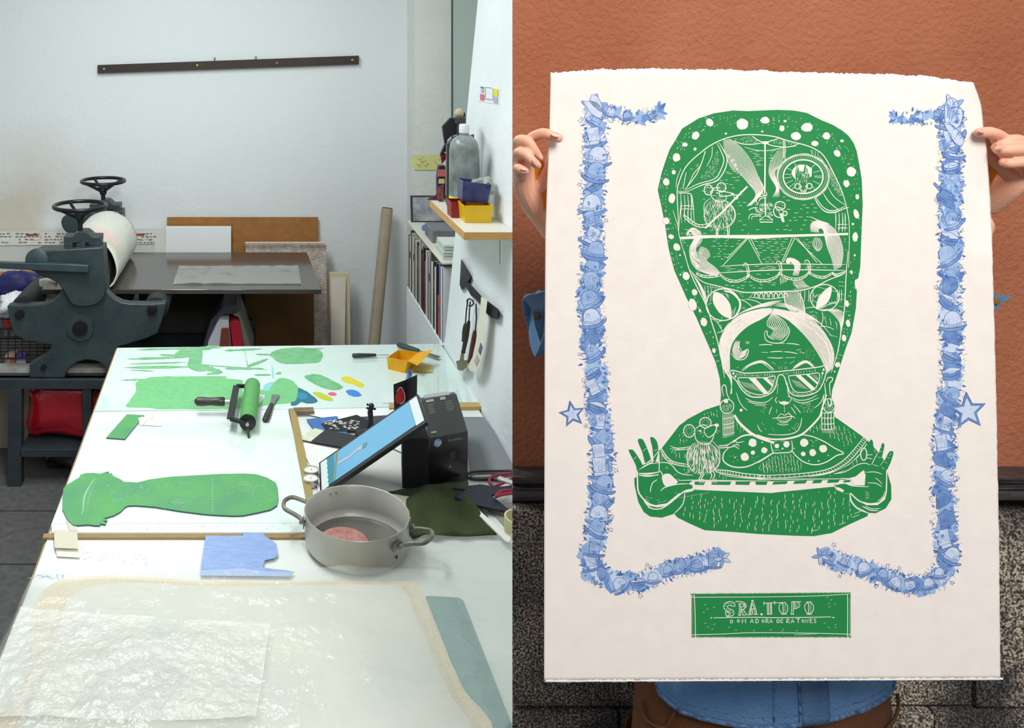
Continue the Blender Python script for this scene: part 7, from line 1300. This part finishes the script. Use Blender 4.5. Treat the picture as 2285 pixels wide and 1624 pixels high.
# green overlays drawn back over the white (mouse in the wheel, nose shade)
O = Art(.0018); O.to('A')
O.fill([(1470, 700), (1478, 640), (1490, 600), (1510, 660), (1545, 665), (1568, 600), (1590, 660), (1610, 720), (1600, 780), (1545, 800), (1485, 785)], 3)
O.mb.build('green_overlay', g_ink, parent=PRN, smooth=False)
O = Art(.0020, .00001); O.to('A'); L = O
for i in range(50):
    x = R.uniform(1480, 1600); y = R.uniform(660, 785); O.line([(x, y-12), (x+R.uniform(-5, 5), y+12)], 1.0, 0)
for x in (1492, 1578): O.line([(x-12, 690), (x-4, 640), (x+2, 605), (x+12, 640), (x+18, 690)], 1.4)
ring(1492, 815, 30, 26, 2, 14); ring(1605, 812, 28, 26, 2, 14); O.line([(1500, 800), (1520, 850), (1545, 885), (1575, 850), (1590, 800)], 2); O.line([(1530, 840), (1548, 870), (1565, 838)], 1.6); O.dot(1530, 820, 6); O.dot(1568, 818, 6)
O.mb.build('white_lines', w_ink, parent=PRN, smooth=False)
# --- blue garland
BL = [mat('blue_wash', (204, 214, 232), .8, col2=(186, 202, 228), nscale=90), mat('blue_light', (136, 166, 210), .8, col2=(166, 190, 222), nscale=70), mat('blue_mid', (92, 130, 190), .8, col2=(128, 160, 206), nscale=80), mat('blue_dark', (66, 102, 164), .8, col2=(96, 132, 186), nscale=80), mat('blue_line', (58, 88, 148), .8)]
Bl = Art(.0009); Bl.to('P'); rg = random.Random(99)
def lay(k): return (k % 14)*.00005
def hat(cx, cy, s, rot, kind, k):
    ca, sa = cos(rot), sin(rot); t = lambda x, y: (cx+(x*ca-y*sa)*s, cy+(x*sa+y*ca)*s); d0 = lay(k); cf = rg.choice([0, 0, 0, 1, 1]); lw = 1.0
    def F_(pts, mi, sm=3): Bl.fill([t(*p) for p in pts], sm, mi, do=d0)
    def L_(pts, w=lw, sm=3): Bl.line([t(*p) for p in pts], w, sm, 4, do=d0+.00003, taper=.2)
    if kind == 0:      # bowler
        br = [(-.85, .25), (-.4, .42), (.3, .42), (.85, .22), (.8, .40), (.3, .62), (-.4, .62), (-.85, .42)]; dm = [(-.55, .32), (-.55, -.1), (-.38, -.5), (0, -.66), (.38, -.5), (.55, -.1), (.55, .3)]
        F_(br, 2); F_(dm, cf); L_(dm, sm=4); L_(br+[br[0]]); L_([(-.55, .1), (0, .22), (.55, .08)]); L_([(-.56, .2), (0, .32), (.56, .18)])
        for i in range(6): x, y = rg.uniform(-.4, .4), rg.uniform(-.45, 0); L_([(x, y), (x+.02, y+.08)], .6, 0)
    elif kind == 1:    # top hat
        bd = [(-.42, -.75), (.42, -.7), (.36, .4), (-.38, .4)]; br = [(-.75, .35), (0, .45), (.75, .35), (.7, .52), (0, .62), (-.7, .52)]
        F_(br, 2); F_(bd, cf, 0); L_(bd+[bd[0]], sm=0); L_(br+[br[0]]); L_([(-.4, .18), (.38, .18)])
        for i in range(9): x = -.36+i*.09; L_([(x, -.65+rg.uniform(0, .3)), (x, .0+rg.uniform(-.2, .1))], .7, 0)
    elif kind == 2:    # boater
        tp_ = [(-.6, -.3), (0, -.48), (.6, -.3), (.6, -.2), (0, -.05), (-.6, -.2)]; bd = [(-.6, -.2), (.6, -.2), (.55, .25), (0, .4), (-.55, .25)]
        F_(bd, 2, 0); F_(tp_, cf); L_(tp_+[tp_[0]]); L_([(-.6, -.2), (-.55, .25), (0, .4), (.55, .25), (.6, -.2)], sm=0); L_([(-.58, 0), (0, .14), (.58, 0)])
        for i in range(8): x = -.5+i*.14; L_([(x, .05), (x-.02, .25)], .7, 0)
    elif kind == 3:    # scarf / beard / swirl
        pt = [(-.5, -.6), (.1, -.75), (.5, -.3), (.35, .3), (.1, .75), (-.2, .4), (-.5, 0)]; F_(pt, rg.choice([1, 2, 2])); L_(pt+[pt[0]])
        for i in range(7): a = -.4+i*.13; L_([(a, -.55), (a+.1, -.1), (a*.3+.05, .6)], .7)
    elif kind == 4:    # cowboy hat
        br = [(-.9, .2), (-.4, .35), (.3, .4), (.9, .15), (.8, .45), (.2, .62), (-.6, .55)]; dm = [(-.5, .3), (-.45, -.4), (-.2, -.65), (0, -.45), (.2, -.65), (.45, -.4), (.5, .3)]
        F_(br, 2); F_(dm, cf); L_(dm); L_(br+[br[0]]); L_([(-.5, .12), (0, .2), (.5, .1)])
        for i in range(10): x, y = rg.uniform(-.38, .38), rg.uniform(-.4, .05); L_([(x, y), (x+.03, y+.07)], .6, 0)
    else:              # bow petal cluster
        for a in (0, 1.3, 2.6, 3.9, 5.2):
            q = [(0, 0), (.35*cos(a-.5), .35*sin(a-.5)), (.8*cos(a), .8*sin(a)), (.35*cos(a+.5), .35*sin(a+.5))]; F_(q, rg.choice([0, 1, 1])); L_(q+[q[0]]); L_([(.15*cos(a), .15*sin(a)), (.6*cos(a), .6*sin(a))], .6)
def leaf(x, y, a, s, k, mi=3):
    q = [(x, y), (x+s*.5*cos(a-.45), y+s*.5*sin(a-.45)), (x+s*cos(a), y+s*sin(a)), (x+s*.5*cos(a+.45), y+s*.5*sin(a+.45))]; Bl.fill(q, 2, mi, do=lay(k)); Bl.line([q[0], q[2]], .6, 0, 4, do=lay(k)+.00003)
def star5(cx, cy, s, a0, k, thick=False):
    o = [(cx+s*(1 if i % 2 == 0 else .45)*cos(a0+i*pi/5), cy+s*(1 if i % 2 == 0 else .45)*sin(a0+i*pi/5)) for i in range(10)]
    if thick:
        inn = [(cx+(x-cx)*.74, cy+(y-cy)*.74) for x, y in o]; Bl.fill(o, 0, 2, do=.0009); Bl.fill(inn, 0, 0, do=.00096); Bl.line(o+[o[0]], 1.4, 0, 4, do=.001, taper=0); Bl.line(inn+[inn[0]], 1.1, 0, 4, do=.001, taper=0)
        for i in range(10):
            for t in range(5): u = t/5; j = (i+1) % 10; Bl.line([(o[i][0]+(o[j][0]-o[i][0])*u, o[i][1]+(o[j][1]-o[i][1])*u), (inn[i][0]+(inn[j][0]-inn[i][0])*u, inn[i][1]+(inn[j][1]-inn[i][1])*u)], .8, 0, 4, do=.001)
        for i in range(16): x, y = cx+rg.uniform(-.35, .35)*s, cy+rg.uniform(-.35, .35)*s; Bl.line([(x, y), (x+2.5, y-.8)], .7, 0, 4, do=.001)
    else: Bl.line(o+[o[0]], .8, 0, 4, do=lay(k)+.00003, taper=0)
paths = [([(1325, 250), (1328, 330), (1322, 450), (1322, 560), (1318, 660), (1322, 760), (1330, 850), (1335, 930), (1345, 1010), (1338, 1110), (1330, 1190), (1318, 1250), (1350, 1290), (1420, 1300), (1500, 1270), (1570, 1255), (1610, 1240)], 27), ([(1345, 250), (1400, 258), (1440, 262), (1470, 250)], 15), ([(2122, 250), (2124, 340), (2120, 450), (2122, 560), (2120, 660), (2124, 760), (2124, 850), (2112, 930), (2108, 1010), (2106, 1100), (2110, 1190), (2115, 1250), (2080, 1300), (2010, 1300), (1940, 1275), (1880, 1255), (1835, 1240)], 27), ([(2110, 255), (2060, 262), (2010, 262)], 14)]
cnt = 0
for P_, wd in paths:
    q = catmull([Vector((a, b_, 0)) for a, b_ in P_], 8); q = dens(q, 3.0); N_ = len(q)
    for i in range(0, N_, 3):        # soft pale wash below everything
        v = q[i]; Bl.dot(v.x+rg.uniform(-7, 7), v.y+rg.uniform(-7, 7), wd*.9*(1 if i < N_*.85 else .7), wd*.62, rg.uniform(0, 3), 10, rg.choice([0, 1, 1, 2]), .22, do=-.0002+lay(i//3)*.3)
    for i in range(0, N_-1, 3):
        v = q[i]; d = (q[i+1]-v).normalized(); nn = Vector((-d.y, d.x, 0)); k = (i//3)
        f = 1 if i < N_*.8 else .8
        for sd in (-1, 1):
            for _ in range(1 if rg.random() < .8 else 2):
                a = math.atan2(nn.y*sd, nn.x*sd)+rg.uniform(-1.2, 1.2); c0 = v+nn*sd*wd*rg.uniform(.45, .95)*f; leaf(c0.x, c0.y, a, rg.uniform(5, 12)*f, k, rg.choice([1, 2, 2, 3, 3]))
            for _ in range(2):
                a = math.atan2(nn.y*sd, nn.x*sd)+rg.uniform(-.9, .9); c0 = v+nn*sd*wd*rg.uniform(.7, 1.0)*f; Bl.line([(c0.x, c0.y), (c0.x+rg.uniform(4, 9)*cos(a), c0.y+rg.uniform(4, 9)*sin(a))], .8, 0, 4, do=lay(k)+.00002)
            if rg.random() < .35: a0 = v+nn*sd*wd*rg.uniform(.2, .8); Bl.dot(a0.x, a0.y, rg.uniform(3, 7), rg.uniform(2, 5), rg.uniform(0, 3), 9, rg.choice([2, 3]), .2, do=lay(k)+.00001)
    i = 4; kk = 0
    while i < N_-3:
        v = q[i]; d = (q[min(i+1, N_-1)]-v).normalized(); nn = Vector((-d.y, d.x, 0)); kk += 1; f = (1 if i < N_*.78 else .72)*(wd/27)
        c0 = v+nn*rg.uniform(-8, 8)*f; hat(c0.x, c0.y, rg.uniform(27, 37)*f, rg.uniform(-.7, .7), rg.choice([0, 1, 2, 0, 4, 3, 0]), kk*3)
        for _ in range(3):
            c1 = v+nn*rg.uniform(-1, 1)*wd*.9+d*rg.uniform(-8, 8); a = rg.uniform(0, 6.28)
            Bl.line([(c1.x, c1.y), (c1.x+7*cos(a), c1.y+7*sin(a)), (c1.x+9*cos(a+.9), c1.y+9*sin(a+.9)), (c1.x+4*cos(a+1.7), c1.y+4*sin(a+1.7))], .9, 3, 4, do=lay(kk*3+2)+.00004)
        if rg.random() < .5:
            c2 = v+nn*rg.choice([-1, 1])*wd*1.15; star5(c2.x, c2.y, rg.uniform(4, 6), rg.uniform(0, 1), kk)
        i += rg.randint(9, 13)
# corner bows, end petals, big stars
for cx, cy, s, ro in ((1326, 240, 30, -.3), (2124, 240, 30, .5)): hat(cx, cy, s*1.35, ro, 5, 12)
for cx, cy in ((1612, 1246), (1832, 1240)): hat(cx, cy, 26, .4, 5, 12)
for q_ in ([(1302, 226), (1330, 228), (1345, 250), (1338, 264), (1318, 252)], [(1316, 228), (1320, 212), (1332, 214), (1342, 232), (1342, 250)]): Bl.fill(q_, 3, 0, do=.0008); Bl.line(q_+[q_[0]], 1.0, 3, 4, do=.00085)
for q_ in ([(2109, 272), (2108, 240), (2116, 221), (2130, 220), (2138, 236), (2126, 262), (2120, 274)], [(2118, 272), (2124, 244), (2144, 240), (2148, 262), (2136, 286), (2120, 276)], [(2108, 278), (2126, 280), (2150, 308), (2146, 324), (2130, 318)]): Bl.fill(q_, 3, 0, do=.0008); Bl.line(q_+[q_[0]], 1.1, 3, 4, do=.00085)
star5(1277, 924, 30, -1.75, 0, True); star5(2160, 917, 43, -1.66, 0, True)
for a in range(8): leaf(1468+rg.uniform(-4, 4), 248+rg.uniform(-3, 3), -2.0+a*.55, rg.uniform(14, 26), a, rg.choice([1, 2, 3])); leaf(2000, 262, 1.6+a*.45, rg.uniform(13, 24), a, rg.choice([1, 2, 3]))
Bl.mb.build('blue_garland', BL, parent=PRN, smooth=False)
